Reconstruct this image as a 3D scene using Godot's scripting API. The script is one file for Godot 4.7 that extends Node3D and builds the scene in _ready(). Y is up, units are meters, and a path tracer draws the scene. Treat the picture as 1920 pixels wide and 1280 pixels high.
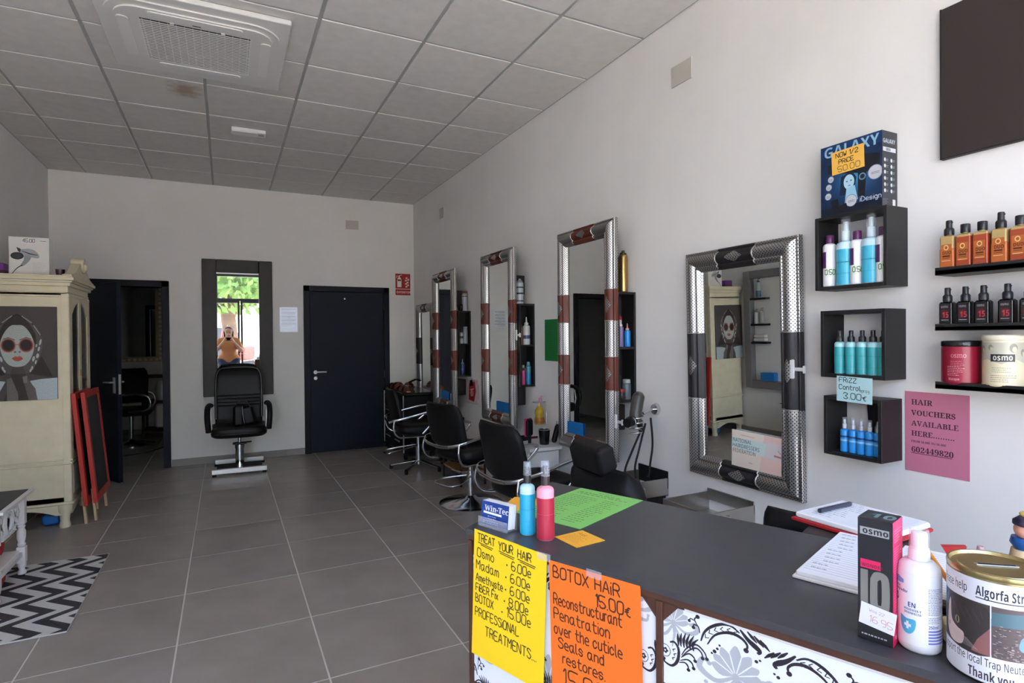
extends Node3D
# A hair salon seen from its entrance. x runs across the room, y up, and -z into the room.

const XR := 2.277
const XL := -1.633
const DB := 7.495
const CH := 3.216
const DF := -1.25
const CAMH := 1.4375
const CTOP := 0.98

var mats := {}
var used_names := {}

func _ready() -> void:
	make_camera_and_light()
	make_materials()
	build_structure()
	build_storefront()
	build_outside()
	build_ceiling_things()
	build_back_wall_things()
	build_back_room()
	build_wall_mirrors()
	build_station_things()
	build_chairs()
	build_product_wall()
	build_counter()
	build_counter_things()
	build_left_side()
	build_person()

func make_camera_and_light() -> void:
	var cam := Camera3D.new()
	cam.name = "camera"
	cam.fov = rad_to_deg(2.0 * atan(640.0 / 1074.39))
	cam.position = Vector3(0, CAMH, 0)
	cam.rotation = Vector3(-0.0090, -0.4634, -0.0087)
	cam.near = 0.02
	cam.far = 200.0
	add_child(cam)
	cam.current = true
	var env := Environment.new()
	env.background_mode = Environment.BG_SKY
	var sky := Sky.new()
	var sm := ProceduralSkyMaterial.new()
	sm.sky_top_color = Color(0.44, 0.56, 0.78)
	sm.sky_horizon_color = Color(0.88, 0.89, 0.89)
	sm.ground_horizon_color = Color(0.72, 0.68, 0.62)
	sm.ground_bottom_color = Color(0.45, 0.42, 0.38)
	sm.sky_curve = 0.2
	sm.sky_energy_multiplier = 1.0
	sm.sun_angle_max = 20.0
	sky.sky_material = sm
	env.sky = sky
	env.background_energy_multiplier = 11.0
	env.tonemap_mode = Environment.TONE_MAPPER_LINEAR
	env.tonemap_exposure = 2.15
	env.sdfgi_enabled = true
	env.ssao_enabled = true
	env.ssil_enabled = true
	var we := WorldEnvironment.new()
	we.name = "world_environment"
	we.environment = env
	add_child(we)
	var sun := DirectionalLight3D.new()
	sun.name = "sun"
	sun.light_color = Color(1.0, 0.95, 0.86)
	sun.light_energy = 5.5
	sun.light_angular_distance = 0.6
	sun.shadow_enabled = true
	sun.basis = Basis.looking_at(Vector3(-0.55, -1.0, -0.16).normalized(), Vector3.UP)
	add_child(sun)

# ---------------------------------------------------------------- helpers

func W(x: float, y: float, d: float) -> Vector3:
	return Vector3(x, y, -d)

func numbered(called: String) -> String:
	if not used_names.has(called):
		used_names[called] = 0
		return called
	used_names[called] += 1
	return "%s_%03d" % [called, used_names[called]]

func thing(called: String, label: String, category: String, at := Vector3.ZERO, turn := 0.0, group := "") -> Node3D:
	var o := Node3D.new()
	o.name = numbered(called)
	o.position = at
	o.rotation.y = turn
	o.set_meta("label", label)
	o.set_meta("category", category)
	if group != "":
		o.set_meta("group", group)
	add_child(o)
	return o

func struct_node(called: String, label: String, category: String) -> Node3D:
	var o := thing(called, label, category)
	o.set_meta("kind", "structure")
	return o

func part(parent: Node3D, called: String, mb: MB, m: Material, label := "") -> MeshInstance3D:
	return part_mesh(parent, called, mb.mesh(), m, label)

func part_mesh(parent: Node3D, called: String, mesh: Mesh, m: Material, label := "") -> MeshInstance3D:
	var o := MeshInstance3D.new()
	o.name = called
	o.mesh = mesh
	o.material_override = m
	o.cast_shadow = GeometryInstance3D.SHADOW_CASTING_SETTING_ON
	if label != "":
		o.set_meta("label", label)
	parent.add_child(o, true)
	return o

func copy_of(o: Node3D, at: Vector3, turn: float, label: String) -> Node3D:
	var c: Node3D = o.duplicate()
	var base := String(o.name).rstrip("0123456789").rstrip("_")
	c.name = numbered(base)
	add_child(c)
	c.position = at
	c.rotation.y = turn
	c.set_meta("label", label)
	return c

# collects triangles of one part
class MB:
	var v := PackedVector3Array()
	var n := PackedVector3Array()
	var uv := PackedVector2Array()
	var T := Transform3D.IDENTITY

	func at(x: float, y: float, z: float, ry := 0.0) -> MB:
		T = Transform3D(Basis(Vector3.UP, ry), Vector3(x, y, z))
		return self

	func tri(a: Vector3, b: Vector3, c: Vector3, na: Vector3, nb: Vector3, nc: Vector3, ua := Vector2.ZERO, ub := Vector2.ZERO, uc := Vector2.ZERO) -> void:
		var A := T * a
		var B := T * b
		var C := T * c
		var nA := (T.basis * na).normalized()
		var nB := (T.basis * nb).normalized()
		var nC := (T.basis * nc).normalized()
		if (B - A).cross(C - A).dot(nA + nB + nC) > 0.0:
			v.append(A); v.append(C); v.append(B)
			n.append(nA); n.append(nC); n.append(nB)
			uv.append(ua); uv.append(uc); uv.append(ub)
		else:
			v.append(A); v.append(B); v.append(C)
			n.append(nA); n.append(nB); n.append(nC)
			uv.append(ua); uv.append(ub); uv.append(uc)

	# corners counter-clockwise seen from outside, starting bottom left
	func quad(a: Vector3, b: Vector3, c: Vector3, d: Vector3, u0 := Vector2(0, 1), u1 := Vector2(1, 0)) -> MB:
		var nn := (b - a).cross(d - a).normalized()
		if nn == Vector3.ZERO:
			nn = (c - b).cross(d - b).normalized()
		var ua := u0
		var ub := Vector2(u1.x, u0.y)
		var uc := u1
		var ud := Vector2(u0.x, u1.y)
		tri(a, b, c, nn, nn, nn, ua, ub, uc)
		tri(a, c, d, nn, nn, nn, ua, uc, ud)
		return self

	func quadn(a: Vector3, b: Vector3, c: Vector3, d: Vector3, na: Vector3, nb: Vector3, nc: Vector3, nd: Vector3, ua := Vector2.ZERO, ub := Vector2.ZERO, uc := Vector2.ZERO, ud := Vector2.ZERO) -> void:
		tri(a, b, c, na, nb, nc, ua, ub, uc)
		tri(a, c, d, na, nc, nd, ua, uc, ud)

	func box(c: Vector3, s: Vector3) -> MB:
		var h := s * 0.5
		var x0 := c.x - h.x; var x1 := c.x + h.x
		var y0 := c.y - h.y; var y1 := c.y + h.y
		var z0 := c.z - h.z; var z1 := c.z + h.z
		quad(Vector3(x0, y0, z1), Vector3(x1, y0, z1), Vector3(x1, y1, z1), Vector3(x0, y1, z1))
		quad(Vector3(x1, y0, z0), Vector3(x0, y0, z0), Vector3(x0, y1, z0), Vector3(x1, y1, z0))
		quad(Vector3(x1, y0, z1), Vector3(x1, y0, z0), Vector3(x1, y1, z0), Vector3(x1, y1, z1))
		quad(Vector3(x0, y0, z0), Vector3(x0, y0, z1), Vector3(x0, y1, z1), Vector3(x0, y1, z0))
		quad(Vector3(x0, y1, z1), Vector3(x1, y1, z1), Vector3(x1, y1, z0), Vector3(x0, y1, z0))
		quad(Vector3(x0, y0, z0), Vector3(x1, y0, z0), Vector3(x1, y0, z1), Vector3(x0, y0, z1))
		return self

	# box from two opposite corners
	func span(a: Vector3, b: Vector3) -> MB:
		return box((a + b) * 0.5, (b - a).abs())

	# box with rounded edges
	func rbox(c: Vector3, s: Vector3, r: float) -> MB:
		var h := s * 0.5
		var k := Vector3(h.x - r, h.y - r, h.z - r)
		var P := func(sx: int, sy: int, sz: int, ax: int) -> Vector3:
			return c + Vector3(sx * (h.x if ax == 0 else k.x), sy * (h.y if ax == 1 else k.y), sz * (h.z if ax == 2 else k.z))
		var ax3 := [Vector3.RIGHT, Vector3.UP, Vector3.BACK]
		for ax in 3:
			for sg in [-1, 1]:
				var nn: Vector3 = ax3[ax] * sg
				var q := []
				for t in [[-1, -1], [1, -1], [1, 1], [-1, 1]]:
					var e := [0, 0, 0]
					e[ax] = sg
					e[(ax + 1) % 3] = t[0]
					e[(ax + 2) % 3] = t[1]
					q.append(P.call(e[0], e[1], e[2], ax))
				quadn(q[0], q[1], q[2], q[3], nn, nn, nn, nn, Vector2(0, 1), Vector2(1, 1), Vector2(1, 0), Vector2(0, 0))
		for ax in 3:
			var b1 := (ax + 1) % 3
			var b2 := (ax + 2) % 3
			for s1 in [-1, 1]:
				for s2 in [-1, 1]:
					var e0 := [0, 0, 0]
					e0[b1] = s1; e0[b2] = s2
					var e1 := e0.duplicate()
					e0[ax] = -1; e1[ax] = 1
					var n1: Vector3 = ax3[b1] * s1
					var n2: Vector3 = ax3[b2] * s2
					quadn(P.call(e0[0], e0[1], e0[2], b1), P.call(e1[0], e1[1], e1[2], b1), P.call(e1[0], e1[1], e1[2], b2), P.call(e0[0], e0[1], e0[2], b2), n1, n1, n2, n2)
		for sx in [-1, 1]:
			for sy in [-1, 1]:
				for sz in [-1, 1]:
					tri(P.call(sx, sy, sz, 0), P.call(sx, sy, sz, 1), P.call(sx, sy, sz, 2), Vector3(sx, 0, 0), Vector3(0, sy, 0), Vector3(0, 0, sz))
		return self

	func cyl(a: Vector3, b: Vector3, r0: float, r1 := -1.0, seg := 16, caps := true) -> MB:
		if r1 < 0.0:
			r1 = r0
		var ax := (b - a).normalized()
		var u := ax.cross(Vector3.UP if absf(ax.y) < 0.9 else Vector3.RIGHT).normalized()
		var w := ax.cross(u)
		for i in seg:
			var t0 := TAU * i / seg
			var t1 := TAU * (i + 1) / seg
			var d0 := u * cos(t0) + w * sin(t0)
			var d1 := u * cos(t1) + w * sin(t1)
			quadn(a + d0 * r0, a + d1 * r0, b + d1 * r1, b + d0 * r1, d0, d1, d1, d0, Vector2(float(i) / seg, 1), Vector2(float(i + 1) / seg, 1), Vector2(float(i + 1) / seg, 0), Vector2(float(i) / seg, 0))
			if caps:
				if r0 > 0.0:
					tri(a, a + d0 * r0, a + d1 * r0, -ax, -ax, -ax)
				if r1 > 0.0:
					tri(b, b + d0 * r1, b + d1 * r1, ax, ax, ax)
		return self

	# profile of (radius, height) turned about the y axis through c
	func lathe(c: Vector3, prof: Array, seg := 20) -> MB:
		var m := prof.size()
		var sn := []
		for i in m - 1:
			var e: Vector2 = prof[i + 1] - prof[i]
			sn.append(Vector2(e.y, -e.x).normalized())
		for i in m - 1:
			var p: Vector2 = prof[i]
			var q: Vector2 = prof[i + 1]
			var np: Vector2 = sn[i]
			var nq: Vector2 = sn[i]
			if i > 0 and sn[i - 1].dot(sn[i]) > 0.6:
				np = (sn[i - 1] + sn[i]).normalized()
			if i < m - 2 and sn[i + 1].dot(sn[i]) > 0.6:
				nq = (sn[i + 1] + sn[i]).normalized()
			for k in seg:
				var t0 := TAU * k / seg
				var t1 := TAU * (k + 1) / seg
				var c0 := Vector3(sin(t0), 0, cos(t0))
				var c1 := Vector3(sin(t1), 0, cos(t1))
				var a := c + c0 * p.x + Vector3.UP * p.y
				var b := c + c1 * p.x + Vector3.UP * p.y
				var d := c + c1 * q.x + Vector3.UP * q.y
				var e2 := c + c0 * q.x + Vector3.UP * q.y
				var v0 := 1.0 - float(i) / (m - 1)
				var v1 := 1.0 - float(i + 1) / (m - 1)
				var na := c0 * np.x + Vector3.UP * np.y
				var nb := c1 * np.x + Vector3.UP * np.y
				var nc := c1 * nq.x + Vector3.UP * nq.y
				var nd := c0 * nq.x + Vector3.UP * nq.y
				if p.x > 1e-6:
					tri(a, b, d, na, nb, nc, Vector2(float(k) / seg, v0), Vector2(float(k + 1) / seg, v0), Vector2(float(k + 1) / seg, v1))
				if q.x > 1e-6:
					tri(a, d, e2, na, nc, nd, Vector2(float(k) / seg, v0), Vector2(float(k + 1) / seg, v1), Vector2(float(k) / seg, v1))
		return self

	# curved label on a cylinder about y: angle 0 looks along +z, uv left to right seen from outside
	func sector(c: Vector3, r: float, a0: float, a1: float, y0: float, y1: float, seg := 14) -> MB:
		for k in seg:
			var t0 := lerpf(a0, a1, float(k) / seg)
			var t1 := lerpf(a0, a1, float(k + 1) / seg)
			var c0 := Vector3(sin(t0), 0, cos(t0))
			var c1 := Vector3(sin(t1), 0, cos(t1))
			quadn(c + c0 * r + Vector3.UP * y0, c + c1 * r + Vector3.UP * y0, c + c1 * r + Vector3.UP * y1, c + c0 * r + Vector3.UP * y1, c0, c1, c1, c0, Vector2(float(k) / seg, 1), Vector2(float(k + 1) / seg, 1), Vector2(float(k + 1) / seg, 0), Vector2(float(k) / seg, 0))
		return self

	# tube along points; rx, ry across (ry measured along the up hint)
	func tube(pts: Array, rx: float, ry := -1.0, up := Vector3.UP, seg := 10, caps := true, closed := false) -> MB:
		if ry < 0.0:
			ry = rx
		var m := pts.size()
		var rings := []
		var nrm := []
		for i in m:
			var dir: Vector3
			if closed:
				dir = (pts[(i + 1) % m] - pts[(i - 1 + m) % m]).normalized()
			elif i == 0:
				dir = (pts[1] - pts[0]).normalized()
			elif i == m - 1:
				dir = (pts[m - 1] - pts[m - 2]).normalized()
			else:
				dir = (pts[i + 1] - pts[i - 1]).normalized()
			var s := dir.cross(up)
			if s.length() < 0.05:
				s = dir.cross(Vector3.RIGHT if absf(dir.x) < 0.8 else Vector3.BACK)
			s = s.normalized()
			var w := s.cross(dir).normalized()
			var ring := []
			var nn := []
			for k in seg:
				var t := TAU * k / seg
				ring.append(pts[i] + s * cos(t) * rx + w * sin(t) * ry)
				nn.append((s * cos(t) / rx + w * sin(t) / ry).normalized())
			rings.append(ring)
			nrm.append(nn)
		var last := m if closed else m - 1
		for i in last:
			var j := (i + 1) % m
			for k in seg:
				var l := (k + 1) % seg
				quadn(rings[i][k], rings[i][l], rings[j][l], rings[j][k], nrm[i][k], nrm[i][l], nrm[j][l], nrm[j][k])
		if caps and not closed:
			var da: Vector3 = (pts[0] - pts[1]).normalized()
			var db: Vector3 = (pts[m - 1] - pts[m - 2]).normalized()
			for k in seg:
				var l := (k + 1) % seg
				tri(pts[0], rings[0][k], rings[0][l], da, da, da)
				tri(pts[m - 1], rings[m - 1][k], rings[m - 1][l], db, db, db)
		return self

	# polygon in the xy plane pulled from z0 to z1
	func extrude(poly: PackedVector2Array, z0: float, z1: float) -> MB:
		var idx := Geometry2D.triangulate_polygon(poly)
		var lo := poly[0]
		var hi := poly[0]
		for p in poly:
			lo = lo.min(p); hi = hi.max(p)
		var sz := hi - lo
		for i in range(0, idx.size(), 3):
			var a := poly[idx[i]]
			var b := poly[idx[i + 1]]
			var c := poly[idx[i + 2]]
			var ua := Vector2((a.x - lo.x) / sz.x, 1.0 - (a.y - lo.y) / sz.y)
			var ub := Vector2((b.x - lo.x) / sz.x, 1.0 - (b.y - lo.y) / sz.y)
			var uc := Vector2((c.x - lo.x) / sz.x, 1.0 - (c.y - lo.y) / sz.y)
			tri(Vector3(a.x, a.y, z1), Vector3(b.x, b.y, z1), Vector3(c.x, c.y, z1), Vector3.BACK, Vector3.BACK, Vector3.BACK, ua, ub, uc)
			tri(Vector3(a.x, a.y, z0), Vector3(b.x, b.y, z0), Vector3(c.x, c.y, z0), Vector3.FORWARD, Vector3.FORWARD, Vector3.FORWARD, ua, ub, uc)
		var area := 0.0
		for i in poly.size():
			var p := poly[i]
			var q := poly[(i + 1) % poly.size()]
			area += p.x * q.y - q.x * p.y
		for i in poly.size():
			var p := poly[i]
			var q := poly[(i + 1) % poly.size()]
			var e := q - p
			var nn := Vector3(e.y, -e.x, 0).normalized() * (1.0 if area > 0 else -1.0)
			quadn(Vector3(p.x, p.y, z0), Vector3(q.x, q.y, z0), Vector3(q.x, q.y, z1), Vector3(p.x, p.y, z1), nn, nn, nn, nn)
		return self

	func ball(c: Vector3, r: Vector3, seg := 16, rings := 10) -> MB:
		for i in rings:
			var p0 := PI * i / rings - PI / 2
			var p1 := PI * (i + 1) / rings - PI / 2
			for k in seg:
				var t0 := TAU * k / seg
				var t1 := TAU * (k + 1) / seg
				var a := Vector3(cos(p0) * sin(t0), sin(p0), cos(p0) * cos(t0))
				var b := Vector3(cos(p0) * sin(t1), sin(p0), cos(p0) * cos(t1))
				var d := Vector3(cos(p1) * sin(t1), sin(p1), cos(p1) * cos(t1))
				var e := Vector3(cos(p1) * sin(t0), sin(p1), cos(p1) * cos(t0))
				if i > 0:
					tri(c + a * r, c + b * r, c + d * r, a / r, b / r, d / r)
				if i < rings - 1:
					tri(c + a * r, c + d * r, c + e * r, a / r, d / r, e / r)
		return self

	# cushion: grid of points with normals worked out from the grid
	func grid(pts: Array, wrap_u := false) -> MB:
		var nu: int = pts.size()
		var nv: int = pts[0].size()
		var nn := []
		for i in nu:
			var row := []
			for j in nv:
				var i0 := (i - 1 + nu) % nu if wrap_u else maxi(i - 1, 0)
				var i1 := (i + 1) % nu if wrap_u else mini(i + 1, nu - 1)
				var du: Vector3 = pts[i1][j] - pts[i0][j]
				var dv: Vector3 = pts[i][mini(j + 1, nv - 1)] - pts[i][maxi(j - 1, 0)]
				row.append(dv.cross(du).normalized())
			nn.append(row)
		for i in (nu if wrap_u else nu - 1):
			var k := (i + 1) % nu
			for j in nv - 1:
				quadn(pts[i][j], pts[k][j], pts[k][j + 1], pts[i][j + 1], nn[i][j], nn[k][j], nn[k][j + 1], nn[i][j + 1], Vector2(float(i) / nu, float(j) / nv), Vector2(float(i + 1) / nu, float(j) / nv), Vector2(float(i + 1) / nu, float(j + 1) / nv), Vector2(float(i) / nu, float(j + 1) / nv))
		return self

	func mesh() -> ArrayMesh:
		var arr := []
		arr.resize(Mesh.ARRAY_MAX)
		arr[Mesh.ARRAY_VERTEX] = v
		arr[Mesh.ARRAY_NORMAL] = n
		arr[Mesh.ARRAY_TEX_UV] = uv
		var am := ArrayMesh.new()
		am.add_surface_from_arrays(Mesh.PRIMITIVE_TRIANGLES, arr)
		return am

# smooth curve through points
func curve(pts: Array, steps := 6, closed := false) -> Array:
	var out := []
	var m := pts.size()
	var last := m if closed else m - 1
	for i in last:
		var p0: Vector3 = pts[(i - 1 + m) % m] if closed else pts[maxi(i - 1, 0)]
		var p1: Vector3 = pts[i]
		var p2: Vector3 = pts[(i + 1) % m]
		var p3: Vector3 = pts[(i + 2) % m] if closed else pts[mini(i + 2, m - 1)]
		for k in steps:
			out.append(p1.cubic_interpolate(p2, p0, p3, float(k) / steps))
	if not closed:
		out.append(pts[m - 1])
	return out

func rounded_rect(w: float, h: float, r: float, seg := 5) -> PackedVector2Array:
	var out := PackedVector2Array()
	for c in [[1, 1, 0.0], [-1, 1, PI / 2], [-1, -1, PI], [1, -1, 3 * PI / 2]]:
		for k in seg + 1:
			var t: float = c[2] + PI / 2 * k / seg
			out.append(Vector2(c[0] * (w / 2 - r) + cos(t) * r, c[1] * (h / 2 - r) + sin(t) * r))
	return out

# ---------------------------------------------------------------- print: words and drawings on flat things

const GLYPHS := {
	"A": "02 28 42/14 34", "B": "02 08 28 37 36 25 05/25 44 43 32 02", "C": "47 38 18 07 03 12 32 43", "D": "02 08 28 46 44 22 02",
	"E": "48 08 02 42/05 35", "F": "48 08 02/05 35", "G": "47 38 18 07 03 12 32 43 45 25", "H": "08 02/48 42/05 45", "I": "08 02",
	"J": "38 33 22 12 03", "K": "08 02/48 05 42", "L": "08 02 42", "M": "02 08 25 48 42", "N": "02 08 42 48", "O": "18 07 03 12 32 43 47 38 18",
	"P": "02 08 38 47 46 35 05", "Q": "18 07 03 12 32 43 47 38 18/24 42", "R": "02 08 38 47 46 35 05/25 42", "S": "47 38 18 07 16 35 44 43 32 12 03",
	"T": "08 48/28 22", "U": "08 03 12 32 43 48", "V": "08 22 48", "W": "08 12 25 32 48", "X": "08 42/48 02", "Y": "08 25 48/25 22", "Z": "08 48 02 42",
	"a": "36 16 05 03 12 22 34/36 33 42", "b": "08 02/05 16 26 35 33 22 12 03", "c": "35 26 16 05 03 12 22 33", "d": "38 32/35 26 16 05 03 12 22 33",
	"e": "04 34 35 26 16 05 03 12 32", "f": "38 28 17 12/05 25", "g": "35 26 16 05 03 12 22 33/36 31 20 10", "h": "08 02/05 16 26 35 32",
	"i": "06 02/08 08", "j": "16 11 00/18 18", "k": "08 02/36 04 32", "l": "08 03 12", "m": "06 02/05 16 25 22/25 36 45 42", "n": "06 02/05 16 26 35 32",
	"o": "16 05 03 12 22 33 35 26 16", "p": "06 00/05 16 26 35 33 22 12 03", "q": "35 26 16 05 03 12 22 33/36 30", "r": "06 02/05 16 26",
	"s": "35 26 16 05 14 24 33 22 12 03", "t": "18 13 22 32/06 36", "u": "06 03 12 22 33/36 32", "v": "06 22 46", "w": "06 12 25 32 46",
	"x": "06 32/36 02", "y": "06 13 23/36 31 20 10", "z": "06 36 02 32",
	"0": "18 07 03 12 32 43 47 38 18", "1": "07 18 12", "2": "07 18 38 47 46 02 42", "3": "07 18 38 47 36 25/25 34 43 32 12 03", "4": "32 38 04 44",
	"5": "48 08 05 25 44 43 32 12 03", "6": "38 18 06 03 12 32 43 44 35 15 04", "7": "08 48 12", "8": "15 06 07 18 38 47 46 35 15 04 03 12 32 43 44 35",
	"9": "45 15 06 07 18 38 47 43 22", ".": "02 02", ",": "02 11", "-": "05 25", "/": "02 38", "+": "05 45/27 23", "=": "04 34/06 36", "%": "02 48",
	"$": "36 26 15 13 22 32/04 24/05 25", ":": "03 03/06 06", "'": "08 07", "(": "18 06 04 12",
}

class Canvas:
	var img: Image
	var W: int
	var H: int
	var ss := 2
	var noise := FastNoiseLite.new()

	func _init(w: int, h: int, bg: Color, s := 2) -> void:
		W = w; H = h; ss = s
		img = Image.create(w * s, h * s, false, Image.FORMAT_RGB8)
		img.fill(bg)

	func poly(pts: Array, col: Color) -> Canvas:
		var m := pts.size()
		var lo := INF
		var hi := -INF
		for p in pts:
			lo = minf(lo, p.y); hi = maxf(hi, p.y)
		var y0 := maxi(0, int(floor(lo * ss)))
		var y1 := mini(H * ss - 1, int(ceil(hi * ss)))
		for y in range(y0, y1 + 1):
			var yy := (y + 0.5) / ss
			var xs := PackedFloat32Array()
			for i in m:
				var a: Vector2 = pts[i]
				var b: Vector2 = pts[(i + 1) % m]
				if (a.y <= yy) != (b.y <= yy):
					xs.append(a.x + (yy - a.y) / (b.y - a.y) * (b.x - a.x))
			xs.sort()
			for k in range(0, xs.size() - 1, 2):
				var xa := maxi(0, int(round(xs[k] * ss)))
				var xb := mini(W * ss, int(round(xs[k + 1] * ss)))
				if xb > xa:
					img.fill_rect(Rect2i(xa, y, xb - xa, 1), col)
		return self

	func ell(cx: float, cy: float, rx: float, ry: float, col: Color, rot := 0.0, seg := 24) -> Canvas:
		var p := []
		for k in seg:
			var t := TAU * k / seg
			p.append(Vector2(cx, cy) + Vector2(cos(t) * rx, sin(t) * ry).rotated(rot))
		return poly(p, col)

	func rect(x: float, y: float, w: float, h: float, col: Color) -> Canvas:
		img.fill_rect(Rect2i(int(x * ss), int(y * ss), maxi(1, int(w * ss)), maxi(1, int(h * ss))), col)
		return self

	func line(pts: Array, wd: float, col: Color) -> Canvas:
		for i in pts.size():
			var a: Vector2 = pts[i]
			if wd * ss > 2.5:
				ell(a.x, a.y, wd / 2, wd / 2, col, 0.0, 10)
			if i + 1 < pts.size():
				var b: Vector2 = pts[i + 1]
				var e := (b - a).normalized() * wd / 2
				var s := Vector2(-e.y, e.x)
				poly([a + s, b + s, b - s, a - s], col)
		return self

	# a stroke that swells in its middle and ends in a point or a ball
	func swash(pts: Array, w0: float, w1: float, w2: float, col: Color, ball := 0.0) -> Canvas:
		var c := Canvas.smooth(pts, 6)
		var l := []
		var r := []
		for i in c.size():
			var t := float(i) / (c.size() - 1)
			var w := lerpf(w0, w1, t * 2.0) if t < 0.5 else lerpf(w1, w2, t * 2.0 - 1.0)
			var d: Vector2 = (c[mini(i + 1, c.size() - 1)] - c[maxi(i - 1, 0)]).normalized()
			var s := Vector2(-d.y, d.x) * w * 0.5
			l.append(c[i] + s)
			r.push_front(c[i] - s)
		poly(l + r, col)
		if ball > 0.0:
			var e: Vector2 = c[c.size() - 1]
			ell(e.x, e.y, ball, ball, col, 0.0, 14)
		return self

	static func smooth(pts: Array, steps: int) -> Array:
		var out := []
		var m := pts.size()
		for i in m - 1:
			for k in steps:
				out.append(pts[i].cubic_interpolate(pts[i + 1], pts[maxi(i - 1, 0)], pts[mini(i + 2, m - 1)], float(k) / steps))
		out.append(pts[m - 1])
		return out

	# handwriting; x, y is the left end of the baseline, size the height of capitals
	func hand(s: String, x: float, y: float, size: float, col: Color, wd: float, glyphs: Dictionary, squeeze := 1.0, slope := 0.0) -> float:
		var u := size / 6.0
		var cx := x
		for ch in s:
			if ch == " ":
				cx += u * 3.0 * squeeze
				continue
			if not glyphs.has(ch):
				cx += u * 3.0 * squeeze
				continue
			var mx := 0
			for st in glyphs[ch].split("/"):
				var pts := []
				for pr in st.split(" "):
					var gx := int(pr.substr(0, 1))
					var gy := int(pr.substr(1, 1))
					mx = maxi(mx, gx)
					var jx := sin(cx * 1.7 + gy * 2.1) * 0.14
					var jy := cos(cx * 1.3 + gx * 1.9) * 0.14
					var px := cx + (gx + jx) * u * squeeze
					pts.append(Vector2(px, y - (gy - 2 + jy) * u + (px - x) * slope))
				if pts.size() > 2:
					pts = Canvas.smooth(pts, 3)
				line(pts, wd, col)
			cx += (mx + 1.5) * u * squeeze
		return cx

	# printed words; x, y is the left end of the baseline, size the font size in pixels
	func word(s: String, x: float, y: float, size: float, col: Color, font_name := "Droid Sans", bold := false, stretch := 1.0, slope := 0.0) -> float:
		var f := SystemFont.new()
		f.font_names = PackedStringArray([font_name])
		f.font_weight = 700 if bold else 400
		var tm := TextMesh.new()
		tm.text = s
		tm.font = f
		tm.font_size = 64
		tm.pixel_size = 1.0
		tm.depth = 0.0
		tm.horizontal_alignment = HORIZONTAL_ALIGNMENT_LEFT
		tm.vertical_alignment = VERTICAL_ALIGNMENT_BOTTOM
		var desc := f.get_descent(64)
		var k := size / 64.0
		var right := x
		for sidx in tm.get_surface_count():
			var arr := tm.surface_get_arrays(sidx)
			var vs: PackedVector3Array = arr[Mesh.ARRAY_VERTEX]
			var ids = arr[Mesh.ARRAY_INDEX]
			var cnt: int = ids.size() if ids != null and ids.size() > 0 else vs.size()
			for i in range(0, cnt, 3):
				var t := []
				for j in 3:
					var q: Vector3 = vs[ids[i + j]] if ids != null and ids.size() > 0 else vs[i + j]
					var px: float = x + q.x * k * stretch
					right = maxf(right, px)
					t.append(Vector2(px, y - (q.y - desc) * k + (px - x) * slope))
				poly(t, col)
		if bold:
			return right
		return right

	# lines that stand for small print
	func fine(x: float, y: float, w: float, rows: int, step: float, col: Color, seed_ := 1, th := 1.0) -> Canvas:
		var rng := RandomNumberGenerator.new()
		rng.seed = seed_
		for r in rows:
			var cx := x
			var e := x + w * rng.randf_range(0.6, 1.0)
			while cx < e:
				var l := rng.randf_range(2.0, 9.0) * step / 6.0
				rect(cx, y + r * step, minf(l, e - cx), th, col)
				cx += l + step * 0.35
		return self

	func grain(seed_: int, freq: float, amount: float) -> Canvas:
		noise.seed = seed_
		noise.frequency = freq
		for y in H * ss:
			for x in W * ss:
				var k := 1.0 + noise.get_noise_2d(x, y) * amount
				var c := img.get_pixel(x, y)
				img.set_pixel(x, y, Color(c.r * k, c.g * k, c.b * k))
		return self

	func texture() -> ImageTexture:
		if ss > 1:
			img.resize(W, H, Image.INTERPOLATE_BILINEAR)
		return ImageTexture.create_from_image(img)

func printed(c: Canvas, rough := 0.6, coat := 0.0) -> StandardMaterial3D:
	var m := StandardMaterial3D.new()
	m.albedo_texture = c.texture()
	m.roughness = rough
	if coat > 0.0:
		m.clearcoat_enabled = true
		m.clearcoat = coat
		m.clearcoat_roughness = 0.15
	m.texture_filter = BaseMaterial3D.TEXTURE_FILTER_LINEAR_WITH_MIPMAPS_ANISOTROPIC
	return m

# a sheet with real thickness lying in its xy plane, print on +z
func sheet(parent: Node3D, called: String, w: float, h: float, m: Material, back: Material, t := 0.0008) -> MeshInstance3D:
	var o := part(parent, called, MB.new().box(Vector3(0, 0, -t / 2), Vector3(w, h, t)), back)
	part(o, "print", MB.new().quad(Vector3(-w / 2, -h / 2, 0.0003), Vector3(w / 2, -h / 2, 0.0003), Vector3(w / 2, h / 2, 0.0003), Vector3(-w / 2, h / 2, 0.0003)), m)
	return o

# ---------------------------------------------------------------- materials

func mk(key: String, col: Color, rough := 0.6, metal := 0.0) -> StandardMaterial3D:
	var m := StandardMaterial3D.new()
	m.albedo_color = col
	m.roughness = rough
	m.metallic = metal
	m.resource_name = key
	mats[key] = m
	return m

func M(key: String) -> StandardMaterial3D:
	return mats[key]

func noise_image(seed_: int, freq: float, size: int, a: Color, b: Color, oct := 4, power := 1.0, stretch := 1.0) -> ImageTexture:
	var f := FastNoiseLite.new()
	f.seed = seed_
	f.noise_type = FastNoiseLite.TYPE_SIMPLEX_SMOOTH
	f.frequency = freq
	f.fractal_octaves = oct
	var src := f.get_seamless_image(size, int(size * stretch))
	var img := Image.create(size, size, false, Image.FORMAT_RGB8)
	for y in size:
		for x in size:
			var t := pow(src.get_pixel(x, int(y * stretch)).r, power)
			img.set_pixel(x, y, a.lerp(b, t))
	return ImageTexture.create_from_image(img)

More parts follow.
